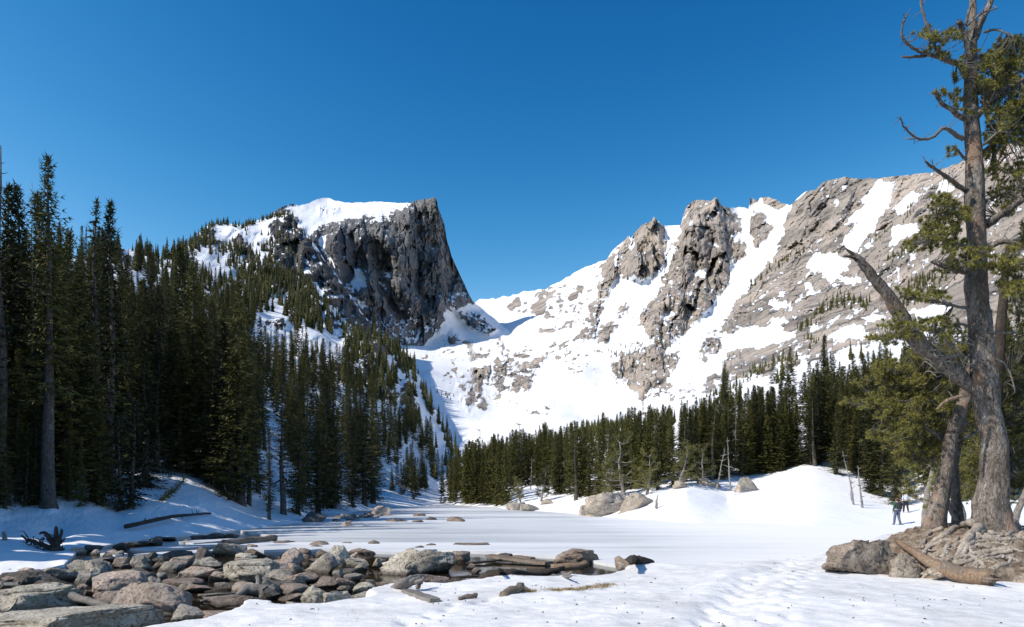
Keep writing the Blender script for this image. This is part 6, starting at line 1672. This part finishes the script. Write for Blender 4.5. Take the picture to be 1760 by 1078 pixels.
mb = MB(); limb(mb, [P(1474, 446, 16.4), P(1462, 434, 16.4), P(1452, 426, 16.4)], 0.07, 0.01, 2, 0.01, 2, 5); limb(mb, [P(1472, 444, 16.4), P(1460, 440, 16.4), P(1449, 441, 16.4)], 0.06, 0.008, 2, 0.01, 3, 5)
part('splintered_tip', mb, M_wet_shaded, pine, PL)
slant([(1664, 679), (1640, 684), (1622, 692), (1610, 704)], [5, 6, 5, 3], (16.2, 16.0), M_orange, 'broken_branch', pine, PL, 9)
# roots
ROOTS = [([(1672, 898), (1650, 906), (1628, 918), (1606, 934), (1592, 946), (1584, 962)], 15, 6), ([(1684, 905), (1668, 922), (1655, 940), (1646, 956), (1640, 966)], 17, 7), ([(1690, 912), (1676, 928), (1662, 944), (1650, 958)], 13, 6), ([(1735, 895), (1746, 908), (1756, 922)], 20, 10), ([(1735, 912), (1724, 920), (1712, 930)], 9, 6), ([(1620, 911), (1600, 918), (1590, 930), (1584, 944)], 9, 5),
         ([(1640, 958), (1616, 966), (1606, 962), (1596, 954)], 8, 5), ([(1700, 950), (1670, 956), (1640, 962), (1620, 968), (1608, 960)], 9, 7), ([(1740, 948), (1712, 954), (1694, 958), (1680, 966), (1676, 980)], 8, 5), ([(1676, 960), (1690, 975), (1694, 985)], 8, 6), ([(1632, 936), (1620, 950), (1604, 962), (1590, 970)], 8, 4), ([(1660, 930), (1640, 940), (1616, 948), (1596, 960)], 7, 4), ([(1720, 960), (1740, 962), (1752, 968)], 7, 5), ([(1560, 975), (1572, 985), (1590, 990), (1605, 984)], 7, 5), ([(1552, 985), (1565, 972), (1580, 968)], 6, 4), ([(1580, 950), (1570, 965), (1566, 985)], 6, 4), ([(1700, 985), (1716, 974), (1730, 972)], 10, 7)]
r = random.Random(44)
for i in range(30):
    u, v = r.uniform(1625, 1765), r.uniform(915, 962)
    s_ = -1 if r.random() < 0.8 else 1
    L = r.uniform(40, 110); dv = r.uniform(4, 34)
    path = [(u, v)]
    for q_ in (0.33, 0.66, 1.0): path.append((u + s_ * L * q_ + r.uniform(-5, 5), min(996, v + dv * q_ ** 0.8 + r.uniform(-5, 5))))
    ROOTS.append((path, r.choice((3.5, 5, 6, 9, 11)) * r.uniform(0.8, 1.1), r.uniform(1.5, 3)))
for i, (p_, w0, w1) in enumerate(ROOTS):
    pts = []
    for j, (u, v) in enumerate(p_):
        pts.append(hit(u, v, 0.0 if i > 16 else 0.03))
    if i in (0, 1, 2, 3): pts[0] = P(*p_[0], YT - 0.3)
    mb = MB(); limb(mb, pts, w0 / F * 16 / 2, w1 / F * 16 / 2, 5, 0.022, i * 5 + 2, 9)
    if w0 > 6 and len(pts) > 2:      # a root forks before it dives into the soil
        f_ = pts[-2]; fu, fv = p_[-2]; limb(mb, [f_, hit(fu - 9, fv + 9, 0.02), hit(fu - 24, fv + 14, -0.03)], w1 / F * 16 / 2 * 1.1, 0.012, 4, 0.012, i + 900, 7)
    part('root', mb, M_root, pine, PL)

# needle tufts
def tufts(centres, size, seed, needles=20, w=0.008):
    r = np.random.RandomState(seed)
    C = np.array([tuple(c) for c in centres]); n = len(C)
    d = r.normal(size=(n, needles, 3)); d[..., 2] += 0.5; d /= np.linalg.norm(d, axis=-1, keepdims=True)
    s = np.cross(d, r.normal(size=d.shape)); s /= np.linalg.norm(s, axis=-1, keepdims=True)
    L = size * r.uniform(0.7, 1.2, (n, 1, 1)) * r.uniform(0.8, 1.1, (n, needles, 1))
    a = C[:, None] + d * L * 0.1 - s * w; b = C[:, None] + d * L * 0.1 + s * w; c = C[:, None] + d * L
    V = np.stack([a, b, c], 2).reshape(-1, 3)
    tint = np.repeat(r.uniform(-0.35, 0.35, n), needles * 3)
    return V, np.arange(len(V)).reshape(-1, 3), tint
def foliage(clusters, seed, size=0.085, store=None, dens=3.0, gap=0.112):
    """clusters: (u, v, ru, rv, Y, dY, count) -> tuft centres, twig MB"""
    r = random.Random(seed); B = np.array([tuple(x) for x in (store if store is not None else branch_pts)])
    cs = []; mb = MB()
    for (u, v, ru, rv, Y, dY, n) in clusters:
        sub = [(r.gauss(0, 0.55), r.gauss(0, 0.55), r.gauss(0, 0.6)) for _ in range(max(4, n // 5))]
        for _ in range(int(n * dens)):
            sx, sy, sz = r.choice(sub)
            p = P(u + ru * (sx + r.gauss(0, 0.2)), v + rv * (sy + r.gauss(0, 0.2)), Y + dY * (sz + r.gauss(0, 0.2)))
            if cs and min((p - q_).length_squared for q_ in cs[-160:]) < gap * gap: continue
            cs.append(p)
            k = np.argmin(((B - np.array(p)) ** 2).sum(1)); b = Vector(B[k])
            if (b - p).length > 0.45:      # reach back to a neighbour tuft instead of the branch
                o_ = cs[r.randrange(max(0, len(cs) - 9), len(cs))]
                if 0.02 < (o_ - p).length < 0.6: b = o_
                elif (b - p).length > 1.1: continue
            m_ = (b + p) / 2 + Vector((0, 0, -0.05))
            mb.tube([b, m_, p], [0.011, 0.008, 0.005], 3, False)
    return cs, mb
CL = [(1610, 62, 26, 18, 16.3, 0.4, 46), (1635, 66, 16, 12, 16.4, 0.4, 34), (1628, 96, 22, 10, 16.5, 0.4, 34), (1648, 130, 12, 20, 16.6, 0.4, 30), (1615, 162, 18, 8, 16.3, 0.3, 24), (1645, 175, 10, 20, 16.6, 0.4, 30), (1640, 258, 10, 12, 16.4, 0.3, 12),
      (1715, 110, 28, 22, 16.7, 0.6, 120), (1745, 100, 30, 26, 16.9, 0.6, 130), (1740, 150, 36, 30, 16.6, 0.6, 140), (1700, 160, 20, 26, 16.7, 0.5, 80), (1730, 195, 36, 24, 16.6, 0.6, 120), (1715, 240, 20, 22, 16.9, 0.5, 90), (1755, 230, 26, 24, 16.8, 0.6, 90), (1700, 280, 16, 26, 17.0, 0.4, 30),
      (1630, 348, 26, 14, 16.2, 0.5, 60), (1605, 390, 26, 16, 16.0, 0.5, 90), (1575, 418, 22, 9, 15.9, 0.4, 60), (1625, 420, 26, 18, 16.1, 0.5, 100), (1645, 375, 16, 26, 16.3, 0.4, 70), (1640, 455, 26, 12, 16.2, 0.4, 50), (1665, 448, 20, 14, 15.8, 0.3, 50),
      (1690, 440, 26, 12, 15.8, 0.4, 60), (1730, 455, 30, 18, 15.9, 0.5, 110), (1745, 490, 26, 18, 15.9, 0.5, 80), (1720, 330, 30, 30, 16.9, 0.6, 60), (1740, 290, 26, 22, 16.8, 0.5, 50), (1585, 510, 36, 10, 16.2, 0.5, 80), (1565, 560, 36, 16, 16.3, 0.5, 70), (1610, 560, 30, 16, 16.2, 0.5, 80), (1540, 580, 40, 12, 16.4, 0.5, 50)]
pbranch([(1664, 530), (1630, 524), (1595, 514), (1555, 512)], 6, 2, 16.4, 16.0, seed=77)
pbranch([(1640, 600), (1615, 574), (1580, 566), (1545, 578), (1510, 578)], 5, 2, 16.5, 16.2, seed=78)
cs, tw = foliage(CL, 5)
V, Fc, tn = tufts(cs, 0.10, 6, 44, 0.0085)
o = obj('crown', mesh_np('crown', V - np.array(PL), Fc, M_pine, False, {'tint': tn}), pine)
part('twigs', tw, M_twig, pine, PL)
# the leaning neighbour
YL = 18.0
lean = empty('leaning_pine', tuple(hit(1600, 916))); LL = tuple(lean.location)
tag(lean, 'grey leaning pine trunk just left of the big old pine', 'pine tree')
part('trunk', thick_trunk([(950, 1601, 66), (930, 1601, 58), (915, 1603, 48), (890, 1608, 40), (850, 1617, 36), (800, 1628, 30), (760, 1634, 27), (720, 1645, 27), (680, 1659, 25), (640, 1668, 22), (560, 1690, 18)], YL, 18, 9, 0.05, 0.12), M_pbark, lean, LL)
lb = []
for i, (p_, w0, w1) in enumerate([([(1630, 770), (1600, 740), (1560, 720), (1520, 700)], 6, 3), ([(1640, 745), (1610, 700), (1570, 660), (1530, 640)], 6, 3), ([(1650, 700), (1620, 660), (1590, 640)], 5, 2), ([(1632, 780), (1590, 790), (1545, 770)], 5, 2), ([(1640, 760), (1680, 740), (1650, 720)], 5, 2)]):
    pbranch(p_, w0, w1, YL + 0.3, YL + 0.6 + 0.2 * i, parent=lean, loc=LL, seed=i + 100, store=lb)
CL2 = [(1530, 690, 40, 22, 18.6, 0.7, 170), (1570, 650, 40, 24, 18.8, 0.7, 150), (1600, 700, 40, 26, 18.6, 0.7, 160), (1560, 730, 44, 24, 18.7, 0.8, 200), (1520, 640, 30, 20, 18.9, 0.7, 90), (1610, 760, 26, 26, 18.8, 0.6, 110), (1575, 780, 36, 22, 18.9, 0.7, 120), (1630, 640, 26, 26, 18.7, 0.6, 90), (1600, 610, 40, 20, 18.8, 0.6, 90)]
cs, tw = foliage(CL2, 15, store=lb)
V, Fc, tn = tufts(cs, 0.11, 16, 34, 0.0095)
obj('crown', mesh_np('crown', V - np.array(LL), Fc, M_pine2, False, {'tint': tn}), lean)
part('twigs', tw, M_twig, lean, LL)
# two thinner dark trunks behind
thin = empty('thin_pine', tuple(P(1645, 905, 19.5))); TL = tuple(thin.location)
tag(thin, 'thin curved dark trunk between the leaning trunk and the big old pine', 'pine tree')
part('trunk', thick_trunk([(915, 1648, 30), (890, 1646, 22), (850, 1642, 18), (800, 1640, 16), (740, 1650, 14), (660, 1672, 12)], 19.5, 12, 4), M_pbark, thin, TL)
mb = MB(); limb(mb, [P(1646, 896, 19.3), P(1634, 878, 19.3), P(1628, 850, 19.3), P(1632, 820, 19.4)], 0.05, 0.05, 4, 0.01, 4); part('side_stem', mb, M_drift, thin, TL)
back = empty('shaded_pine', tuple(P(1715, 905, 19.0))); BL = tuple(back.location)
tag(back, 'dark shaded pine trunk right behind the big old pine', 'pine tree')
part('trunk', thick_trunk([(915, 1716, 28), (800, 1716, 25), (680, 1712, 25), (560, 1720, 20), (470, 1728, 14), (420, 1733, 8)], 19.0, 14, 8), M_wet_shaded, back, BL)  # dark wood colour stands in for shade on this trunk
bb_ = []
for i, (p_, w0, w1) in enumerate([([(1716, 650), (1745, 640), (1790, 660)], 6, 2), ([(1715, 720), (1750, 720), (1790, 740)], 6, 2), ([(1716, 780), (1750, 790), (1790, 800)], 6, 2), ([(1728, 500), (1755, 480), (1790, 470)], 6, 2), ([(1726, 470), (1755, 430), (1790, 400)], 5, 2)]):
    pbranch(p_, w0, w1, 19.0, 19.3, parent=back, loc=BL, seed=i + 200, store=bb_)
CL3 = [(1750, 640, 30, 30, 19.3, 0.8, 120), (1745, 700, 30, 30, 19.3, 0.8, 150), (1750, 760, 30, 30, 19.3, 0.8, 150), (1750, 820, 30, 26, 19.4, 0.8, 110), (1755, 580, 26, 26, 19.3, 0.7, 70), (1755, 520, 20, 30, 19.3, 0.7, 60), (1765, 400, 20, 30, 19.3, 0.7, 60)]
cs, tw = foliage(CL3, 25, store=bb_)
V, Fc, tn = tufts(cs, 0.12, 26, 22, 0.010)
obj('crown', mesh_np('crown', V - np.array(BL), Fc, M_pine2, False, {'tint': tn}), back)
part('twigs', tw, M_twig, back, BL)
# peeled log at the foot of the mound
lg = empty('broken_log', tuple(P(1620, 965, 15.0))); GL = tuple(lg.location)
tag(lg, 'orange-brown log with peeling bark and a jagged end lying below the pine roots', 'log')
a_, e_ = hit(1542, 936, 0.1), P(1704, 1008, 14.1)
e_.z = max(e_.z, float(snow_height(np.array([e_.x]), np.array([e_.y]))[0]) + 0.17)
mb = MB(); q = wig([a_, P(1590, 962, 15.4), P(1640, 985, 14.8), e_], 6, 0.01, 3); k = len(q) - 1
mb.tube(q, [np.interp(i / k, [0, 0.3, 0.6, 1], [0.055, 0.10, 0.16, 0.185]) * random.Random(i).uniform(0.94, 1.06) for i in range(k + 1)], 16)
part('log_body', mb, M_orange, lg, GL)
mb = MB(); r = random.Random(2); ax_ = (q[-1] - q[-3]).normalized()
for i in range(9):
    a = r.uniform(0, 6.283); s1 = ax_.orthogonal().normalized(); s2 = ax_.cross(s1)
    p = q[-1] + (s1 * math.cos(a) + s2 * math.sin(a)) * r.uniform(0.05, 0.15)
    mb.tube([p - ax_ * 0.1, p + ax_ * r.uniform(0.02, 0.07), p + ax_ * r.uniform(0.08, 0.2)], [r.uniform(0.03, 0.07), r.uniform(0.02, 0.05), 0.006], 5)
part('splintered_end', mb, M_brown, lg, GL)
mb = MB()
for s_, (f0, f1) in enumerate(((0.55, 0.98), (0.50, 0.9))):
    i0, i1 = int(f0 * k), int(f1 * k)
    mb.tube([q[i] + Vector((0.02 + 0.05 * s_, -0.06 - 0.03 * s_, 0.03 - 0.08 * s_)) for i in range(i0, i1 + 1)], [np.interp(i / k, [0, 0.3, 0.6, 1], [0.055, 0.10, 0.15, 0.16]) for i in range(i0, i1 + 1)], 10)
part('loose_bark', mb, M_brown, lg, GL)
# ------------------------------------------------------------------ smaller pines, snags, and the two hikers
def pine_proto(seed, h=5.0, tuft_n=900, spread=1.7):
    r = random.Random(seed); tm = MB(); cs = []
    path = [Vector((0, 0, -0.5))]; p = Vector((0, 0, 0))
    d = Vector((r.uniform(-0.25, 0.25), r.uniform(-0.25, 0.25), 1)).normalized()
    n = 9
    for i in range(n + 1):
        path.append(p.copy()); d = (d + Vector((r.uniform(-0.22, 0.22), r.uniform(-0.22, 0.22), 0.25))).normalized(); p = p + d * h * 0.85 / n
    q = wig(path, 3, 0.02, seed); k = len(q) - 1
    tm.tube(q, [0.17 * (1 - 0.8 * i / k) for i in range(k + 1)], 8)
    ends = []
    for i in range(26):
        f = r.uniform(0.22, 1.0); b = q[int(f * k)]
        a = r.uniform(0, 6.283); L = spread * (1.15 - 0.75 * f) * r.uniform(0.5, 1.2)
        o_ = Vector((math.cos(a), math.sin(a), 0))
        pts = [b, b + o_ * L * 0.4 + Vector((0, 0, r.uniform(-0.1, 0.2))), b + o_ * L * 0.8 + Vector((0, 0, r.uniform(0, 0.4))), b + o_ * L + Vector((0, 0, r.uniform(0.1, 0.7)))]
        w = wig(pts, 3, 0.04, seed + i); kk = len(w) - 1
        tm.tube(w, [0.05 * (1 - 0.8 * j / kk) for j in range(kk + 1)], 4, False)
        ends += w[kk // 2:]
        ends += w[-3:]
    for _ in range(tuft_n):
        b = r.choice(ends); c = b + Vector((r.gauss(0, 0.16), r.gauss(0, 0.16), r.gauss(0.06, 0.12))); cs.append(c)
        if r.random() < 0.5: tm.tube([b, c], [0.012, 0.006], 3, False)
    V, Fc, tn = tufts(cs, 0.15, seed, 14, 0.016)
    return tm.mesh('trunk', M_drift), mesh_np('crown', V, Fc, M_pine2, False, {'tint': tn})
PP = [pine_proto(31), pine_proto(32, 5.0, 700, 2.0), pine_proto(33, 5.0, 1100, 1.5)]
def pine_tree(u, vb, vt, k, label, sheet=S2, rz=0.0, grp='gnarled pines on the far shore', Y=None):
    p = P(u, vb, Y) if Y else sheet.at(u, vb)
    s = (vb - vt) / F * p.y / 4.9
    o = empty('gnarled_pine', p - Vector((0, 0, 0.1)), rz); o.scale = (s, s, s)
    tag(o, label, 'pine tree', grp)
    obj('trunk', PP[k][0], o); obj('crown', PP[k][1], o)
pine_tree(1072, 852, 742, 1, 'gnarled pale-limbed pine growing on top of the big cracked tan boulder', rz=1.0)
pine_tree(1040, 862, 770, 0, 'bushy pine at the left end of the big cracked tan boulder', rz=2.0)
pine_tree(1112, 850, 768, 1, 'spreading pine right behind the big cracked tan boulder', rz=4.0)
pine_tree(930, 862, 798, 2, 'yellow-green round pine on the far shore above the sloping rocks', rz=0.4)
pine_tree(895, 864, 815, 0, 'small bushy pine on the far shore by the leftmost sloping rock', rz=5.0)
pine_tree(1165, 838, 752, 0, 'pine with pale limbs behind the left crest rock of the mound', rz=3.0)
pine_tree(1208, 834, 760, 1, 'crooked pale-limbed pine behind the middle crest rock of the mound', rz=1.7)
pine_tree(1700, 885, 700, 2, 'dense yellow-green pine seen behind the base of the big old pine', Y=27, rz=1.0, grp='pines in the right wood')
pine_tree(1745, 890, 690, 0, 'dense pine at the right edge behind the roots', Y=25, rz=2.4, grp='pines in the right wood')
pine_tree(1590, 882, 690, 2, 'dense pine right of the hikers behind the leaning trunk', Y=36, rz=0.2, grp='pines in the right wood')
pine_tree(1655, 880, 730, 0, 'dense pine filling the gap between leaning and big pine trunks', Y=29, rz=5.2, grp='pines in the right wood')
pine_tree(1620, 884, 800, 1, 'low bushy pine behind the leaning trunk base', Y=33, rz=3.2, grp='pines in the right wood')
# dead standing snags
def snag(u, vb, vt, label, sheet, Y=None, lean_px=0, twigs=16, seed=1, w=6.0, grp='dead standing snags'):
    p = P(u, vb, Y) if Y else sheet.at(u, vb)
    y = p.y; r = random.Random(seed); mb = MB()
    top = P(u + lean_px, vt, y)
    q = wig([p - Vector((0, 0, 0.3)), p.lerp(top, 0.4) + Vector((r.uniform(-.1, .1), 0, 0)), top], 5, 0.03, seed); k = len(q) - 1
    r0 = w / F * y / 2
    mb.tube(q, [max(0.012, r0 * (1 - 0.88 * i / k)) for i in range(k + 1)], 7)
    for i in range(twigs):
        b = q[r.randrange(k // 3, k)]; d = Vector((r.choice((-1, 1)) * r.uniform(0.3, 1), r.uniform(-0.8, 0.8), r.uniform(-0.2, 0.7))) * (top - p).length * r.uniform(0.04, 0.13)
        mb.tube([b, b + d * 0.5 + Vector((0, 0, 0.06 * d.length)), b + d], [r0 * 0.3, r0 * 0.22, 0.006], 4, False)
    o = obj('dead_snag', mb.mesh('dead_snag', M_dead)); tag(o, label, 'dead tree', grp)
snag(1256, 838, 752, 'white bare snag in front of the trees on the mound crest', S2, Y=66, lean_px=-6, seed=4, w=4)
snag(1232, 836, 770, 'forked grey snag left of the white bare snag', S2, Y=68, lean_px=14, seed=5, w=4)
snag(1468, 868, 775, 'thin leaning snag beside the trail at the right end of the mound', S2, Y=55, lean_px=-20, seed=6, w=4)
snag(1484, 876, 800, 'second thin snag right of the leaning snag by the trail', S2, Y=54, lean_px=-10, seed=7, w=5)
snag(1463, 862, 812, 'short thin stick-like snag between two snags by the trail', S2, Y=57, lean_px=2, seed=8, w=2, twigs=4)
snag(57, 845, 313, 'tall bare needle-thin snag rising above the spruces on the left', S1, lean_px=-2, seed=9, w=6, twigs=30)
snag(912, 842, 785, 'pale bare snag standing in the far shore belt', S2, lean_px=2, seed=10, w=2)
snag(1128, 868, 850, 'small dark broken stub casting a long shadow at the edge of the cracked boulder', S2, Y=57, lean_px=3, seed=11, w=6, twigs=5)

rs = random.Random(9)
rows = []
for i in range(9): rows.append((rs.uniform(120, 640), None, S1, 'in the left forest'))
for i in range(9): rows.append((rs.uniform(800, 1440), None, S2, 'in the far shore belt'))
rows.sort(key=lambda q_: q_[0])
cnt = {}
for u, _, s_, wh in rows:
    cnt[wh] = cnt.get(wh, 0) + 1
    vb = float(edge1(u)) - rs.uniform(4, 50) if s_ is S1 else float(np.interp(u, [780, 880, 960, 1060, 1180, 1300, 1390, 1440], [858, 846, 852, 840, 824, 806, 792, 790])) - rs.uniform(0, 30)
    hh = rs.uniform(0.6, 1.05) * (190 if s_ is S1 and u < 460 else 105)
    snag(u, vb, vb - hh, ORD[cnt[wh] - 1] + ' from the left of the grey bare snags ' + wh, s_, lean_px=rs.uniform(-10, 10), seed=40 + int(u), w=rs.uniform(2.5, 5), twigs=26, grp='grey snags among the spruces')
def mat_plain(name, c, r=0.8, var=0.15):
    m, t, b = newmat(name); k = NB(t)
    k.l(k.ramp(k.noise(k.coord(), 14, 4), [(0.35, tuple(x * (1 - var) for x in c)), (0.65, tuple(min(1, x * (1 + var)) for x in c))]), b.inputs['Base Color'])
    b.inputs['Roughness'].default_value = r
    return m
def skin(name, verts, edges, radii, mat, parent, root=0, levels=1):
    """body surface grown around a skeleton"""
    me = bpy.data.meshes.new(name + '_skeleton'); me.from_pydata(verts, edges, [])
    t_ = bpy.data.objects.new(name + '_skeleton', me); col.objects.link(t_)
    md = t_.modifiers.new('skin', 'SKIN')
    for i, rr in enumerate(radii):
        me.skin_vertices[0].data[i].radius = (rr, rr) if isinstance(rr, float) else rr
        me.skin_vertices[0].data[i].use_root = (i == root)
    md.use_smooth_shade = True
    sb = t_.modifiers.new('sub', 'SUBSURF'); sb.levels = levels; sb.render_levels = levels
    dg = bpy.context.evaluated_depsgraph_get()
    nm = bpy.data.meshes.new_from_object(t_.evaluated_get(dg)); nm.name = name
    bpy.data.objects.remove(t_)
    nm.materials.clear(); nm.materials.append(mat)
    return obj(name, nm, parent)
M_skin = mat_plain('skin', (0.48, 0.30, 0.22), 0.6, 0.05)
def person(loc, h, label, jacket, trousers, shoes, hair, pack=None, rz=0.0, stride=0.14, vest=None, hairlong=False):
    o = empty('person', loc, rz); tag(o, label, 'person', None)
    s = h / 1.75; o.scale = (s, s, s)
    st = stride
    # one continuous body: pelvis is the root
    B = [(0, 0, 0.95), (0, 0.01, 1.12), (0, 0.0, 1.32), (0, 0.01, 1.45), (0, 0.02, 1.53), (0, 0.03, 1.62), (0, 0.02, 1.72),
         (-0.10, 0, 0.88), (-0.11, 0.03 + st * 0.4, 0.48), (-0.11, st, 0.07), (-0.12, st + 0.15, 0.035), (0.10, 0, 0.88), (0.11, 0.03 - st * 0.2, 0.48), (0.11, -st * 1.2, 0.09), (0.12, -st + 0.10, 0.035),
         (-0.19, 0, 1.42), (-0.25, -0.05, 1.15), (-0.24, 0.08, 0.93), (-0.235, 0.11, 0.85), (0.19, 0, 1.42), (0.25, -0.04, 1.15), (0.24, 0.08, 0.93), (0.235, 0.11, 0.85)]
    E = [(0, 1), (1, 2), (2, 3), (3, 4), (4, 5), (5, 6), (0, 7), (7, 8), (8, 9), (9, 10), (0, 11), (11, 12), (12, 13), (13, 14), (3, 15), (15, 16), (16, 17), (17, 18), (3, 19), (19, 20), (20, 21), (21, 22)]
    R = [0.13, 0.12, 0.14, 0.10, 0.05, 0.095, 0.06, 0.085, 0.06, 0.04, 0.03, 0.085, 0.06, 0.04, 0.03, 0.055, 0.042, 0.032, 0.03, 0.055, 0.042, 0.032, 0.03]
    skin('body', B, E, R, M_skin, o)
    # hands: palm, four fingers, thumb, curled a little
    for sx in (-1, 1):
        hb = [(sx * 0.236, 0.10, 0.86), (sx * 0.236, 0.12, 0.81)]; he = [(0, 1)]; hr = [0.024, 0.026]
        for f in range(4):
            i = len(hb); x = sx * 0.236; y = 0.095 + 0.018 * f
            hb += [(x, y, 0.79), (x - sx * 0.006, y + 0.012, 0.755 + 0.004 * abs(f - 1.5)), (x - sx * 0.02, y + 0.02, 0.73 + 0.006 * abs(f - 1.5))]; he += [(1, i), (i, i + 1), (i + 1, i + 2)]; hr += [0.010, 0.009, 0.007]
        i = len(hb); hb += [(sx * 0.225, 0.145, 0.825), (sx * 0.215, 0.165, 0.795)]; he += [(0, i), (i, i + 1)]; hr += [0.011, 0.009]
        skin('hand', hb, he, hr, M_skin, o)
    J = [B[i] for i in (0, 1, 2, 3)] + [(0, 0.015, 1.50)] + [B[i] for i in (15, 16, 17, 19, 20, 21)]
    skin('jacket', J, [(0, 1), (1, 2), (2, 3), (3, 4), (3, 5), (5, 6), (6, 7), (3, 8), (8, 9), (9, 10)], [(0.185, 0.14), (0.175, 0.135), (0.19, 0.15), 0.13, 0.07, 0.08, 0.062, 0.05, 0.08, 0.062, 0.05], jacket, o)
    T = [(0, 0, 0.97)] + [B[i] for i in (7, 8, 9, 11, 12, 13)]
    skin('trousers', T, [(0, 1), (1, 2), (2, 3), (0, 4), (4, 5), (5, 6)], [(0.17, 0.14), 0.115, 0.088, 0.07, 0.115, 0.088, 0.07], trousers, o)
    for i in (9, 13):
        x, y, z = B[i]
        skin('boot', [(x, y - 0.05, z - 0.01), (x, y + 0.06, z - 0.025), (x, y + 0.16, z - 0.035), (x, y - 0.01, z + 0.07)], [(0, 1), (1, 2), (0, 3)], [0.05, 0.048, 0.04, 0.055], shoes, o)
    # face
    mb = MB()
    for sx in (-1, 1):
        c = Vector((sx * 0.034, 0.118, 1.635)); V, Fc = ico(1); mb.add([Vector(v) * 0.012 + c for v in V], [tuple(f) for f in Fc])
    part('eyes', mb, mat_plain('eye', (0.05, 0.03, 0.02), 0.3), o, (0, 0, 0))
    mb = MB(); mb.tube([Vector((0, 0.115, 1.65)), Vector((0, 0.145, 1.60)), Vector((0, 0.118, 1.592))], [0.010, 0.017, 0.01], 6)
    for sx in (-1, 1): V, Fc = ico(1); mb.add([Vector((v[0] * 0.014, v[1] * 0.022, v[2] * 0.034)) + Vector((sx * 0.098, 0.02, 1.62)) for v in V], [tuple(f) for f in Fc])
    part('nose_and_ears', mb, M_skin, o, (0, 0, 0))
    mb = MB(); mb.tube([Vector((-0.028, 0.112, 1.568)), Vector((0, 0.122, 1.566)), Vector((0.028, 0.112, 1.568))], [0.005, 0.008, 0.005], 5); part('mouth', mb, mat_plain('lips', (0.4, 0.16, 0.13)), o, (0, 0, 0))
    mb = MB(); V, Fc = ico(3)
    hv = []
    for v in V:
        x, y, z = v; k = 1.0
        if y > 0.25 and z < 0.45: k = 0.75
        L = 1.0 + (0.9 * max(0, -z) * max(0, 0.6 - y) if hairlong else 0.0)
        hv.append(Vector((x * 0.108 * k, y * 0.118 * k + 0.012, z * 0.112 * L + 1.655)))
    mb.add(hv, [tuple(f) for f in Fc]); part('hair', mb, hair, o, (0, 0, 0))
    if pack:
        pm, belt = pack
        mb = MB()
        V, Fc = ico(3)
        pv = [Vector((np.sign(v[0]) * abs(v[0]) ** 0.55 * 0.155, np.sign(v[1]) * abs(v[1]) ** 0.6 * 0.10 - 0.23, np.sign(v[2]) * abs(v[2]) ** 0.55 * 0.25 + 1.24)) for v in V]
        mb.add(pv, [tuple(f) for f in Fc]); pk = empty('backpack', (0, 0, 0)); pk.parent = o
        part('pack_body', mb, pm, pk, (0, 0, 0))
        mb = MB(); pv = [Vector((np.sign(v[0]) * abs(v[0]) ** 0.6 * 0.10, np.sign(v[1]) * abs(v[1]) ** 0.6 * 0.04 - 0.335, np.sign(v[2]) * abs(v[2]) ** 0.6 * 0.12 + 1.17)) for v in V]; mb.add(pv, [tuple(f) for f in Fc]); part('pocket', mb, pm, pk, (0, 0, 0))
        mb = MB(); ring = [Vector((0.20 * math.cos(a), 0.155 * math.sin(a) - 0.01, 1.0)) for a in np.linspace(0, 6.283, 20)]; mb.tube(ring, [0.045] * 20, 6, False); part('hip_belt', mb, belt, pk, (0, 0, 0))
        for sx in (-1, 1):
            mb = MB(); mb.tube([Vector((sx * 0.1, -0.16, 1.45)), Vector((sx * 0.12, -0.02, 1.53)), Vector((sx * 0.12, 0.14, 1.42)), Vector((sx * 0.15, 0.12, 1.2)), Vector((sx * 0.17, -0.1, 1.08))], [0.025] * 5, 6); part('strap', mb, belt, pk, (0, 0, 0))
    return o
black = mat_plain('black_cloth', (0.02, 0.02, 0.024)); greyc = mat_plain('grey_webbing', (0.33, 0.33, 0.36))
pm_ = P(1542, 902, 45.0); wm_ = P(1557, 890, 52.0)
def ground_z(x, y):
    best = float(snow_height(np.array([x]), np.array([y]))[0])
    u = x / y * F + CU
    j = int(np.argmin(abs(S2.us - u))); yy = S2.Y[:, j]; o_ = np.argsort(yy)
    if y > yy.min(): best = max(best, float(np.interp(y, yy[o_], S2.Z[o_, j])))
    return best
person((pm_.x, pm_.y, ground_z(pm_.x, pm_.y)), 1.78, 'person in green jacket and blue-grey trousers with dark backpack walking away over snow', mat_plain('green_jacket', (0.035, 0.085, 0.05)), mat_plain('blue_grey_trousers', (0.10, 0.125, 0.20)), black, mat_plain('reddish_brown_hair', (0.12, 0.045, 0.025)), (black, greyc), rz=0.15)
person((wm_.x, wm_.y, ground_z(wm_.x, wm_.y)), 1.66, 'person in white top and black leggings walking ahead of the backpack carrier', mat_plain('white_top', (0.62, 0.63, 0.68)), black, mat_plain('grey_shoes', (0.3, 0.3, 0.32)), mat_plain('dark_brown_hair', (0.04, 0.022, 0.015)), None, rz=-0.2, stride=0.2, hairlong=True)
